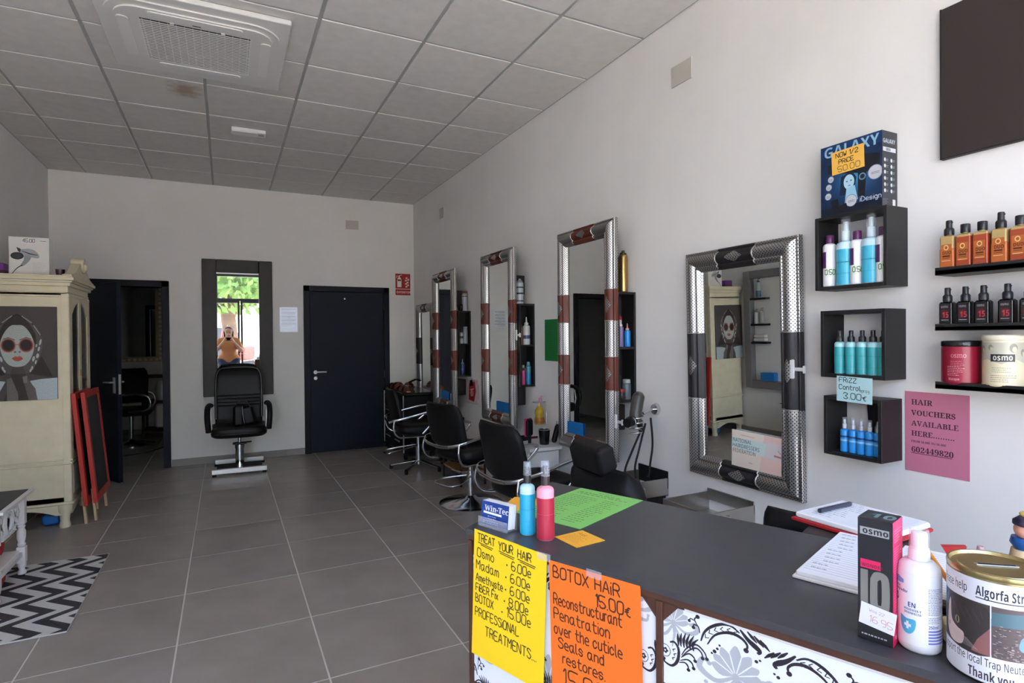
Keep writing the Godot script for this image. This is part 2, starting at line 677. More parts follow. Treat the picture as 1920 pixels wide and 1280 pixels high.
func tri_mat(key: String, tex: Texture2D, scale: float, rough: float, metal := 0.0) -> StandardMaterial3D:
	var m := mk(key, Color.WHITE, rough, metal)
	m.albedo_texture = tex
	m.uv1_triplanar = true
	m.uv1_world_triplanar = true
	m.uv1_scale = Vector3.ONE * scale
	return m

func rgb(r: int, g: int, b: int) -> Color:
	return Color8(r, g, b)

func make_materials() -> void:
	tri_mat("wall_paint", noise_image(3, 0.012, 256, rgb(231, 229, 225), rgb(238, 236, 233)), 0.35, 0.85)
	tri_mat("ceiling_tile", noise_image(5, 0.03, 256, rgb(218, 215, 209), rgb(227, 224, 219)), 1.1, 0.95)
	tri_mat("ceiling_tile_b", noise_image(6, 0.03, 256, rgb(213, 210, 204), rgb(224, 221, 216)), 1.1, 0.95)
	mk("t_bar", rgb(178, 178, 174), 0.5)
	for k in 4:
		var base := [rgb(164, 154, 143), rgb(158, 149, 139), rgb(168, 158, 148), rgb(161, 151, 142)][k] as Color
		var ft := tri_mat("floor_tile_%d" % k, noise_image(11 + k, 0.014, 256, base.darkened(0.06), base.lightened(0.05), 5), 0.8, 0.36)
		ft.roughness_texture = noise_image(31, 0.03, 128, Color(0.88, 0.88, 0.88), Color(1, 1, 1))
		ft.uv1_offset = Vector3(0.37 * k, 0.11 * k, 0.53 * k)
	mk("plate_grey", rgb(196, 192, 182), 0.6)
	mk("grout", rgb(222, 216, 206), 0.9)
	mk("skirting", rgb(146, 139, 134), 0.5)
	mk("navy_door", rgb(24, 30, 44), 0.5).metallic_specular = 0.3
	mk("navy_frame", rgb(26, 29, 40), 0.5).metallic_specular = 0.3
	mk("chrome", rgb(214, 216, 220), 0.14, 1.0)
	mk("steel", rgb(190, 186, 178), 0.3, 1.0)
	mk("brushed", rgb(200, 200, 198), 0.38, 0.9)
	mk("mirror", rgb(236, 240, 238), 0.0, 1.0)
	mk("black_frame", rgb(28, 25, 25), 0.55)
	tri_mat("dark_wood", noise_image(21, 0.02, 256, rgb(33, 28, 26), rgb(44, 38, 36), 4, 1.0, 1.0), 1.6, 0.5)
	var lea := mk("black_leather", rgb(19, 18, 20), 0.45)
	lea.metallic_specular = 0.35
	lea.normal_enabled = true
	var nl := FastNoiseLite.new()
	nl.seed = 8
	nl.frequency = 0.06
	var li := nl.get_seamless_image(256, 256)
	li.convert(Image.FORMAT_RGBA8)
	li.bump_map_to_normal_map(1.2)
	lea.normal_texture = ImageTexture.create_from_image(li)
	lea.normal_scale = 0.25
	lea.uv1_triplanar = true
	lea.uv1_scale = Vector3.ONE * 5.0
	mk("black_plastic", rgb(20, 20, 22), 0.45).metallic_specular = 0.35
	mk("black_gloss", rgb(15, 15, 17), 0.2)
	tri_mat("black_shelf", noise_image(22, 0.03, 128, rgb(19, 18, 18), rgb(26, 24, 23)), 3.0, 0.5)
	mk("rubber", rgb(22, 22, 22), 0.8)
	mk("white_plastic", rgb(236, 236, 234), 0.35)
	mk("ac_white", rgb(226, 225, 220), 0.45)
	mk("ac_louvre", rgb(232, 231, 226), 0.4)
	mk("dark_void", rgb(28, 28, 30), 0.9)
	mk("paper", rgb(240, 240, 238), 0.8)
	mk("paper_yellow", rgb(250, 212, 20), 0.75)
	mk("paper_orange", rgb(255, 122, 30), 0.75)
	mk("paper_green", rgb(142, 214, 112), 0.7)
	mk("paper_amber", rgb(250, 180, 50), 0.75)
	mk("paper_pink", rgb(200, 122, 146), 0.75)
	mk("paper_mint", rgb(176, 214, 214), 0.75)
	mk("card", rgb(225, 222, 214), 0.6)
	tri_mat("counter_top", noise_image(23, 0.05, 128, rgb(60, 60, 62), rgb(66, 66, 68)), 2.0, 0.35)
	tri_mat("brown_wood", noise_image(24, 0.015, 256, rgb(66, 38, 26), rgb(92, 56, 38), 4), 2.5, 0.42)
	tri_mat("oak", noise_image(25, 0.015, 256, rgb(176, 122, 74), rgb(198, 146, 96), 4), 3.0, 0.5)
	tri_mat("cream_paint", noise_image(26, 0.02, 256, rgb(228, 217, 185), rgb(237, 227, 198), 4), 1.4, 0.5)
	mk("cream_dark", rgb(188, 174, 140), 0.6)
	mk("red_paint", rgb(186, 44, 34), 0.5)
	mk("blackboard", rgb(46, 48, 50), 0.8)
	mk("pale_wood", rgb(206, 178, 140), 0.7)
	mk("white_gloss", rgb(232, 230, 226), 0.35)
	tri_mat("slate_top", noise_image(27, 0.03, 128, rgb(52, 50, 58), rgb(66, 64, 74)), 3.0, 0.45)
	mk("red_fabric", rgb(178, 26, 34), 0.6)
	mk("rug_white", rgb(214, 212, 206), 0.95)
	mk("rug_dark", rgb(58, 56, 58), 0.95)
	mk("blue_plastic", rgb(28, 120, 200), 0.4)
	mk("purple_plastic", rgb(120, 52, 140), 0.35)
	mk("plum_plastic", rgb(66, 26, 56), 0.4)
	mk("gold_metal", rgb(176, 142, 92), 0.28, 0.9)
	mk("tin_gold", rgb(178, 162, 112), 0.3, 1.0)
	mk("leather_brown", rgb(98, 44, 30), 0.45)
	mk("leather_black", rgb(34, 31, 33), 0.45)
	var pt := Canvas.new(64, 64, rgb(224, 224, 224), 2)
	for c in [[16, 16], [48, 48], [16, 80], [80, 16], [48, -16], [-16, 48]]:
		pt.ell(c[0], c[1], 11, 11, rgb(30, 27, 26))
	var pm := mk("punched_silver", rgb(214, 212, 210), 0.3, 0.95)
	pm.albedo_texture = pt.texture()
	mk("silver_smooth", rgb(204, 202, 198), 0.3, 0.95)
	var clear := mk("clear_plastic", Color(0.92, 0.95, 0.98, 0.16), 0.06)
	clear.transparency = BaseMaterial3D.TRANSPARENCY_ALPHA
	var glass := mk("window_glass", Color(0.86, 0.93, 0.92, 0.05), 0.0)
	glass.transparency = BaseMaterial3D.TRANSPARENCY_ALPHA
	var cglass := mk("cabinet_glass", Color(0.5, 0.55, 0.55, 0.12), 0.0)
	cglass.transparency = BaseMaterial3D.TRANSPARENCY_ALPHA
	mk("alu_dark", rgb(58, 60, 64), 0.45, 0.3)
	mk("copper", rgb(118, 78, 66), 0.22, 0.85)
	mk("skin", rgb(205, 158, 128), 0.6)
	mk("hair_dark", rgb(44, 32, 26), 0.6)
	mk("tan_cloth", rgb(196, 132, 80), 0.85)
	mk("denim", rgb(52, 58, 84), 0.85)
	tri_mat("sand", noise_image(28, 0.02, 256, rgb(206, 190, 164), rgb(228, 214, 190)), 0.2, 0.95)
	tri_mat("asphalt", noise_image(29, 0.05, 128, rgb(120, 116, 112), rgb(140, 136, 130)), 0.4, 0.95)
	tri_mat("bark", noise_image(30, 0.05, 128, rgb(74, 52, 38), rgb(112, 84, 62)), 1.2, 0.95)
	var leaf := mk("leaf", rgb(92, 122, 52), 0.7)
	leaf.backlight_enabled = true
	leaf.backlight = Color(0.35, 0.45, 0.15)
	leaf.cull_mode = BaseMaterial3D.CULL_DISABLED
	var leaf2 := mk("leaf_light", rgb(128, 150, 72), 0.7)
	leaf2.backlight_enabled = true
	leaf2.backlight = Color(0.4, 0.5, 0.2)
	leaf2.cull_mode = BaseMaterial3D.CULL_DISABLED
	mk("house_white", rgb(226, 230, 236), 0.9)
	mk("wall_rose", rgb(206, 158, 142), 0.9)
	mk("roof_red", rgb(168, 88, 66), 0.9)
	mk("digger_red", rgb(196, 60, 40), 0.5)

# ---------------------------------------------------------------- the room

func build_structure() -> void:
	# floor: grout bed with single porcelain tiles
	var fl := struct_node("floor", "grey porcelain tile floor of the salon", "floor")
	part(fl, "grout_bed", MB.new().span(W(XL, -0.12, DF), W(XR, -0.0018, DB + 2.9)), M("grout"))
	var g := 0.007
	var rng := RandomNumberGenerator.new()
	rng.seed = 4
	var xs := [XL]
	var x := -0.8225 - 1.2
	while x < XR:
		if x > XL + 0.02:
			xs.append(x)
		x += 0.6
	xs.append(XR)
	var ds := [DF]
	var d := 7.305 - 0.6 * 15
	while d < DB + 2.85:
		if d > DF + 0.02:
			ds.append(d)
		d += 0.6
	ds.append(DB + 2.85)
	for i in xs.size() - 1:
		for j in ds.size() - 1:
			var mb := MB.new()
			mb.rbox(W((xs[i] + xs[i + 1]) / 2, -0.006, (ds[j] + ds[j + 1]) / 2), Vector3(xs[i + 1] - xs[i] - g, 0.012, ds[j + 1] - ds[j] - g), 0.0015)
			part(fl, "floor_tile", mb, M("floor_tile_%d" % rng.randi_range(0, 3)))
	# ceiling: recessed grid, single tiles
	var ce := struct_node("ceiling", "suspended ceiling of square pale grey tiles in a metal grid", "ceiling")
	part(ce, "slab", MB.new().span(W(XL - 0.2, CH + 0.05, DF - 0.2), W(XR + 0.2, CH + 0.25, DB + 0.2)), M("ceiling_tile"))
	var cx := [XL]
	x = -1.3096
	while x < XR - 0.02:
		cx.append(x)
		x += 0.6007
	cx.append(XR)
	var cd := [DF]
	d = 3.3385 - 0.6018 * 7
	while d < DB - 0.02:
		if d > DF + 0.02:
			cd.append(d)
		d += 0.6018
	cd.append(DB)
	for i in range(1, cx.size() - 1):
		part(ce, "main_runner", MB.new().span(W(cx[i] - 0.013, CH + 0.007, DF), W(cx[i] + 0.013, CH + 0.03, DB)), M("t_bar"))
	for j in range(1, cd.size() - 1):
		part(ce, "cross_tee", MB.new().span(W(XL, CH + 0.0065, cd[j] - 0.013), W(XR, CH + 0.03, cd[j] + 0.013)), M("t_bar"))
	part(ce, "edge_trim", MB.new().span(W(XR - 0.02, CH + 0.004, DF), W(XR, CH + 0.03, DB)).span(W(XL, CH + 0.004, DF), W(XL + 0.02, CH + 0.03, DB)).span(W(XL, CH + 0.004, DB - 0.02), W(XR, CH + 0.03, DB)), M("t_bar"))
	# one tile carries a brown water stain
	var sc := Canvas.new(128, 128, rgb(217, 214, 208), 1)
	var nz := FastNoiseLite.new()
	nz.seed = 5
	nz.frequency = 0.05
	for y in 128:
		for px in 128:
			var dx := (px - 92) / 34.0
			var dy := (y - 26) / 22.0
			var r := sqrt(dx * dx + dy * dy) + nz.get_noise_2d(px, y) * 0.5
			var k := clampf(1.2 - r, 0.0, 1.0) * 0.75
			sc.img.set_pixel(px, y, rgb(217, 214, 208).lerp(rgb(164, 138, 116), k))
	var stained := printed(sc, 0.95)
	for i in cx.size() - 1:
		for j in cd.size() - 1:
			var w: float = cx[i + 1] - cx[i] - 0.020
			var l: float = cd[j + 1] - cd[j] - 0.020
			if w < 0.03 or l < 0.03:
				continue
			part(ce, "ceiling_tile", MB.new().rbox(W((cx[i] + cx[i + 1]) / 2, CH + 0.015, (cd[j] + cd[j + 1]) / 2), Vector3(w, 0.03, l), 0.003), stained if absf(cx[i] + 0.709) < 0.05 and absf(cd[j] - 4.542) < 0.05 else M("ceiling_tile" if rng.randf() < 0.75 else "ceiling_tile_b"))
	# walls with thickness
	var wr := struct_node("wall_right", "long white painted wall with the row of styling mirrors", "wall")
	part(wr, "plaster", MB.new().span(W(XR, -0.12, DF - 0.1), W(XR + 0.2, CH + 0.1, DB + 3.0)), M("wall_paint"))
	var wl := struct_node("wall_left", "white painted wall behind the cream cabinet", "wall")
	part(wl, "plaster", MB.new().span(W(XL - 0.2, -0.12, DF - 0.1), W(XL, CH + 0.1, DB + 3.0)), M("wall_paint"))
	var wb := struct_node("wall_back", "white painted end wall with two dark doors", "wall")
	var m := MB.new()
	m.span(W(XL, 2.06, DB), W(XR, CH + 0.1, DB + 0.14))
	m.span(W(XL, -0.1, DB), W(-1.34, 2.06, DB + 0.14))
	m.span(W(-0.60, -0.1, DB), W(0.90, 2.06, DB + 0.14))
	m.span(W(1.905, -0.1, DB), W(XR, 2.06, DB + 0.14))
	part(wb, "plaster", m, M("wall_paint"))
	# tile skirting
	var bb := struct_node("baseboard_back", "grey tile skirting along the end wall", "skirting")
	for s in [[-0.56, 0.05], [0.05, 0.64], [0.64, 0.865], [1.935, XR]]:
		part(bb, "skirting_tile", MB.new().rbox(W((s[0] + s[1]) / 2, 0.04, DB - 0.005), Vector3(s[1] - s[0] - 0.002, 0.08, 0.01), 0.002), M("skirting"))
	var br := struct_node("baseboard_right", "grey tile skirting along the mirror wall", "skirting")
	var bl := struct_node("baseboard_left", "grey tile skirting along the cabinet wall", "skirting")
	d = DF + 0.05
	while d < DB - 0.02:
		var e := minf(d + 0.6, DB - 0.012)
		part(br, "skirting_tile", MB.new().rbox(W(XR - 0.005, 0.04, (d + e) / 2), Vector3(0.01, 0.08, e - d - 0.002), 0.002), M("skirting"))
		part(bl, "skirting_tile", MB.new().rbox(W(XL + 0.005, 0.04, (d + e) / 2), Vector3(0.01, 0.08, e - d - 0.002), 0.002), M("skirting"))
		d += 0.6
	# closed navy door
	var d1 := struct_node("door_1", "closed dark navy door with a lever handle", "door")
	m = MB.new()
	for s in [[0.865, 0.94], [1.865, 1.935]]:
		m.rbox(W((s[0] + s[1]) / 2, 1.045, DB + 0.05), Vector3(s[1] - s[0], 2.09, 0.13), 0.004)
	m.rbox(W(1.40, 2.055, DB + 0.05), Vector3(1.07, 0.07, 0.13), 0.004)
	part(d1, "frame", m, M("navy_frame"))
	part(d1, "leaf", MB.new().rbox(W(1.4025, 1.012, DB + 0.03), Vector3(0.92, 2.016, 0.045), 0.004), M("navy_door"))
	part(d1, "peephole", MB.new().cyl(W(1.363, 1.934, DB + 0.012), W(1.363, 1.934, DB), 0.011, 0.009, 12), M("chrome"))
	for hy in [0.21, 0.956, 1.847]:
		part(d1, "hinge", MB.new().cyl(W(1.872, hy - 0.045, DB + 0.0), W(1.872, hy + 0.045, DB + 0.0), 0.009, 0.009, 10), M("brushed"))
	lever(d1, W(1.0, 1.01, DB + 0.008), 0.0, 1.0)
	# open navy door
	var d2 := struct_node("door_2", "dark navy door standing open beside the cream cabinet", "door")
	m = MB.new()
	for s in [[-1.375, -1.305], [-0.634, -0.564]]:
		m.rbox(W((s[0] + s[1]) / 2, 1.045, DB + 0.05), Vector3(s[1] - s[0], 2.09, 0.2), 0.004)
	m.rbox(W(-0.97, 2.055, DB + 0.05), Vector3(0.81, 0.07, 0.2), 0.004)
	part(d2, "frame", m, M("navy_frame"))
	var ang := -atan2(0.50, 0.32)
	m = MB.new()
	m.T = Transform3D(Basis(Vector3.UP, ang), W(-1.30, 0, DB - 0.06))
	m.rbox(Vector3(0.32, 1.012, 0), Vector3(0.64, 2.016, 0.042), 0.004)
	part(d2, "leaf", m, M("navy_door"))
	m = MB.new()
	m.T = Transform3D(Basis(Vector3.UP, ang), W(-1.30, 0, DB - 0.06))
	m.rbox(Vector3(0.641, 0.99, 0), Vector3(0.004, 0.2, 0.022), 0.001)
	for sg in [-1, 1]:
		m.rbox(Vector3(0.58, 0.98, sg * 0.024), Vector3(0.045, 0.16, 0.006), 0.002)
		m.cyl(Vector3(0.58, 1.01, sg * 0.02), Vector3(0.58, 1.01, sg * 0.065), 0.009)
		m.tube([Vector3(0.58, 1.01, sg * 0.062), Vector3(0.54, 1.01, sg * 0.066), Vector3(0.46, 1.008, sg * 0.066)], 0.008)
	part(d2, "handle", m, M("brushed"))

func lever(o: Node3D, p: Vector3, turn: float, dir: float) -> void:
	var m := MB.new()
	m.T = Transform3D(Basis(Vector3.UP, turn), p)
	m.cyl(Vector3(0, 0, 0), Vector3(0, 0, 0.012), 0.024, 0.022)
	m.cyl(Vector3(0, -0.075, 0), Vector3(0, -0.075, 0.012), 0.022, 0.02)
	m.cyl(Vector3(0, 0, 0.01), Vector3(0, 0, 0.05), 0.009)
	m.tube(curve([Vector3(0, 0, 0.05), Vector3(0.04 * dir, 0.003, 0.055), Vector3(0.125 * dir, 0.002, 0.05)]), 0.009)
	part(o, "handle", m, M("brushed"))

# ---------------------------------------------------------------- glazed shop front behind the camera

func build_storefront() -> void:
	var wf := struct_node("wall_front", "lintel and sill around the glazed shop front", "wall")
	var m := MB.new()
	m.span(W(XL - 0.2, 3.08, DF - 0.15), W(XR + 0.2, CH + 0.1, DF))
	m.span(W(XL - 0.2, -0.12, DF - 0.15), W(XR + 0.2, 0.0, DF))
	part(wf, "plaster", m, M("wall_paint"))
	var spans := [["window_1", XL, -0.30, "tall fixed shop window left of the entrance"], ["window_2", 0.90, XR, "tall fixed shop window right of the entrance"]]
	for s in spans:
		var w := struct_node(s[0], s[3], "window")
		window_frame(w, s[1], s[2], 0.0, 2.40)
	for k in 3:
		var b: Array = [[XL, -0.30], [-0.30, 0.90], [0.90, XR]][k]
		var w := struct_node("window_%d" % (k + 3), "%s pane of the transom glazing above the entrance" % ["left", "middle", "right"][k], "window")
		window_frame(w, b[0], b[1], 2.40, 3.08)
	var dr := struct_node("door_3", "glazed entrance door with two narrow framed leaves", "door")
	for s in [[-0.30, 0.26], [0.28, 0.90]]:
		window_frame(dr, s[0], s[1], 0.0, 2.40, 0.05)
	m = MB.new()
	m.cyl(W(0.245, 1.05, DF + 0.02), W(0.245, 1.05, DF + 0.07), 0.009)
	m.tube([W(0.245, 1.05, DF + 0.07), W(0.38, 1.05, DF + 0.075)], 0.009)
	part(dr, "handle", m, M("brushed"))

func window_frame(w: Node3D, x0: float, x1: float, y0: float, y1: float, b := 0.06) -> void:
	var m := MB.new()
	var dm := DF - 0.05
	m.rbox(W(x0 + b / 2, (y0 + y1) / 2, dm), Vector3(b, y1 - y0, 0.08), 0.004)
	m.rbox(W(x1 - b / 2, (y0 + y1) / 2, dm), Vector3(b, y1 - y0, 0.08), 0.004)
	m.rbox(W((x0 + x1) / 2, y0 + b / 2, dm), Vector3(x1 - x0 - 2 * b, b, 0.08), 0.004)
	m.rbox(W((x0 + x1) / 2, y1 - b / 2, dm), Vector3(x1 - x0 - 2 * b, b, 0.08), 0.004)
	part(w, "frame", m, M("alu_dark"))
	part(w, "pane", MB.new().span(W(x0 + b - 0.01, y0 + b - 0.01, dm - 0.003), W(x1 - b + 0.01, y1 - b + 0.01, dm + 0.003)), M("window_glass"))

# ---------------------------------------------------------------- street seen in the mirror on the end wall

func build_outside() -> void:
	var gr := struct_node("floor_outside", "pale sandy ground outside the shop front", "ground")
	part(gr, "sand", MB.new().span(W(-40, -0.4, -45), W(40, -0.06, DF - 0.15)), M("sand"))
	part(gr, "pavement", MB.new().span(W(-12, -0.2, -3.2), W(12, -0.02, DF - 0.15)), M("asphalt"))
	var rng := RandomNumberGenerator.new()
	rng.seed = 77
	var spots := [[0.0, -9.5, 3.5, "tall street tree with a thick brown trunk outside the entrance", 0], [4.6, -15.0, 4.2, "light green street tree further along the sandy ground", 1], [-6.5, -15.0, 4.0, "green street tree at the far side of the sandy ground", 0]]
	for s in spots:
		var t := thing("street_tree", s[3], "tree", W(s[0], -0.06, s[1]), 0.0, "street trees outside")
		var m := MB.new()
		m.tube(curve([Vector3(0, -0.3, 0), Vector3(0.06, 1.2, 0.02), Vector3(-0.05, 2.6, 0), Vector3(0.1, s[2], 0.1)]), 0.26, 0.24, Vector3.BACK, 10)
		for k in 5:
			var a := TAU * k / 5.0 + rng.randf()
			var y0 := rng.randf_range(2.0, 3.0)
			m.tube(curve([Vector3(0, y0, 0), Vector3(cos(a) * 0.7, y0 + 0.7, sin(a) * 0.7), Vector3(cos(a) * 1.6, y0 + 1.3, sin(a) * 1.6)]), 0.07, 0.07, Vector3.UP, 6)
		part(t, "trunk", m, M("bark"))
		m = MB.new()
		for k in 4200:
			var dir := Vector3(rng.randfn(), rng.randfn() * 0.6, rng.randfn()).normalized()
			var c := Vector3(0, s[2] + 0.4, 0) + dir * Vector3(2.5, 1.6, 2.5) * pow(rng.randf(), 0.45)
			var u := Vector3(rng.randfn(), rng.randfn(), rng.randfn()).normalized() * rng.randf_range(0.12, 0.22)
			var w := u.cross(Vector3(rng.randfn(), rng.randfn(), rng.randfn())).normalized() * u.length() * 0.55
			m.quad(c - u, c + w, c + u, c - w)
		var f := part(t, "foliage", m, M("leaf_light" if s[4] == 1 else "leaf"))
		f.set_meta("kind", "stuff")
	# white house
	var h := thing("white_house", "white house with small windows across the sandy ground", "building", W(5.2, -0.06, -24))
	var hm := MB.new()
	hm.span(Vector3(-4.4, 0, -3), Vector3(6, 5.6, 3))
	part(h, "wall", hm, M("house_white"))
	part(h, "roof", MB.new().rbox(Vector3(0.8, 5.75, 0), Vector3(11.2, 0.3, 6.8), 0.05), M("roof_red"))
	for wx in [-3.2, -0.8, 1.8, 4.2]:
		var wn := part(h, "window", MB.new().rbox(Vector3(wx, 2.9, -3.0), Vector3(1.0, 1.1, 0.12), 0.02), M("house_white"))
		part(wn, "pane", MB.new().rbox(Vector3(wx, 2.9, -3.03), Vector3(0.84, 0.94, 0.1), 0.01), M("alu_dark"))
	var gw := thing("garden_wall", "low reddish garden wall in front of the white house", "wall", W(3.0, -0.06, -20))
	part(gw, "masonry", MB.new().rbox(Vector3(0, 0.5, 0), Vector3(16, 1.0, 0.25), 0.02), M("wall_rose"))
	part(gw, "coping", MB.new().rbox(Vector3(0, 1.03, 0), Vector3(16.1, 0.06, 0.33), 0.015), M("house_white"))
	# red excavator
	var ex := thing("small_excavator", "small red excavator on the sandy ground outside", "excavator", W(0.15, -0.06, -13.5), 0.3)
	for sx in [-0.6, 0.6]:
		part(ex, "track", MB.new().rbox(Vector3(sx, 0.25, 0), Vector3(0.3, 0.5, 1.7), 0.12), M("rubber"))
	part(ex, "body", MB.new().rbox(Vector3(0, 0.85, 0.15), Vector3(1.3, 0.6, 1.5), 0.06), M("digger_red"))
	part(ex, "cab", MB.new().rbox(Vector3(-0.3, 1.55, 0.1), Vector3(0.65, 0.9, 0.8), 0.05), M("alu_dark"))
	part(ex, "boom", MB.new().tube(curve([Vector3(0.25, 0.9, -0.5), Vector3(0.3, 2.0, -1.2), Vector3(0.3, 2.3, -2.0)]), 0.1, 0.14), M("digger_red"))
	part(ex, "stick", MB.new().tube([Vector3(0.3, 2.3, -2.0), Vector3(0.3, 1.1, -2.5)], 0.08, 0.1), M("digger_red"))
	part(ex, "bucket", MB.new().rbox(Vector3(0.3, 0.9, -2.45), Vector3(0.5, 0.4, 0.4), 0.08), M("alu_dark"))

# ---------------------------------------------------------------- ceiling and high wall fittings

func build_ceiling_things() -> void:
	var ac := thing("air_conditioner", "white square ceiling cassette air conditioner with slatted grille", "air conditioner", W(-0.123, CH, 3.895))
	# outer plate
	part(ac, "cover_plate", MB.new().rbox(Vector3(0, -0.0175, 0), Vector3(0.95, 0.033, 0.95), 0.008), M("ac_white"))
	var m := MB.new()
	m.T = Transform3D(Basis(Vector3.RIGHT, PI / 2), Vector3(0, -0.03, 0))
	# ring of the raised panel, with the middle left open for the grille
	var outer := rounded_rect(0.86, 0.80, 0.16, 8)
	m.extrude(outer, 0.0, 0.012)
	part(ac, "raised_panel", m, M("ac_white"))
	m = MB.new()
	m.T = Transform3D(Basis(Vector3.RIGHT, PI / 2), Vector3(0, -0.042, 0))
	m.extrude(rounded_rect(0.78, 0.70, 0.12, 8), 0.0, 0.008)
	part(ac, "inner_panel", m, M("ac_white"))
	part(ac, "grille_void", MB.new().box(Vector3(0, -0.0508, 0), Vector3(0.545, 0.002, 0.49)), M("dark_void"))
	for k in 24:
		var z := -0.238 + 0.0207 * k
		var s := MB.new()
		s.T = Transform3D(Basis(Vector3.RIGHT, 0.0), Vector3(0, -0.057, z))
		s.box(Vector3.ZERO, Vector3(0.55, 0.0016, 0.0105))
		part(ac, "grille_slat", s, M("ac_louvre"))
	for k in 14:
		part(ac, "grille_rib", MB.new().box(Vector3(-0.26 + 0.04 * k, -0.054, 0), Vector3(0.0016, 0.005, 0.49)), M("ac_louvre"))
	for sx in [-1, 1]:
		var fm := MB.new()
		fm.T = Transform3D(Basis(Vector3.RIGHT, PI / 2), Vector3(sx * 0.355, -0.05, 0))
		fm.extrude(rounded_rect(0.055, 0.46, 0.02), 0.0, 0.005)
		part(ac, "air_flap", fm, M("ac_louvre"))
		var fz := MB.new()
		fz.T = Transform3D(Basis(Vector3.RIGHT, PI / 2), Vector3(0, -0.05, sx * 0.31))
		fz.extrude(rounded_rect(0.46, 0.05, 0.02), 0.0, 0.005)
		part(ac, "air_flap", fz, M("ac_louvre"))
	for sx in [-0.12, 0.13]:
		part(ac, "catch", MB.new().rbox(Vector3(sx, -0.053, 0.252), Vector3(0.02, 0.008, 0.012), 0.002), M("white_plastic"))
	part(ac, "badge", MB.new().box(Vector3(0.0, -0.0505, 0.27), Vector3(0.04, 0.002, 0.006)), M("black_plastic"))
	var em := thing("emergency_light", "slim white emergency light on the ceiling tile", "light fitting", W(0.195, CH, 5.395))
	part(em, "body", MB.new().rbox(Vector3(0, -0.0155, 0), Vector3(0.265, 0.03, 0.115), 0.006), M("white_plastic"))
	part(em, "diffuser", MB.new().rbox(Vector3(-0.03, -0.03, 0), Vector3(0.2, 0.012, 0.1), 0.004), M("paper"))
	part(em, "indicator_panel", MB.new().box(Vector3(0.1, -0.0298, 0), Vector3(0.045, 0.002, 0.04)), M("steel"))
	# grey blanking plates high on the walls
	var plates := [[W(XR - 0.004, 2.886, 2.423), Vector3(0.008, 0.114, 0.158), "square grey cover plate high on the mirror wall, nearest the counter"],
		[W(XR - 0.004, 2.882, 6.357), Vector3(0.008, 0.124, 0.14), "small grey cover plate high on the mirror wall by the far corner"],
		[W(1.467, 2.881, DB - 0.004), Vector3(0.16, 0.113, 0.008), "grey cover plate high on the end wall above the closed door"]]
	for p in plates:
		var o := thing("cover_plate", p[2], "cover plate", p[0], 0.0, "grey cover plates on the walls")
		part(o, "plate", MB.new().rbox(Vector3.ZERO, p[1], 0.002), M("plate_grey"))
		var sc := MB.new()
		var sz: Vector3 = p[1]
		for sg in [-0.4, 0.4]:
			if sz.x < 0.02:
				sc.cyl(Vector3(0, 0, sg * sz.z), Vector3(-0.006, 0, sg * sz.z), 0.004, 0.003, 8)
			else:
				sc.cyl(Vector3(sg * sz.x, 0, 0), Vector3(sg * sz.x, 0, 0.006), 0.004, 0.003, 8)
		part(o, "screws", sc, M("steel"))

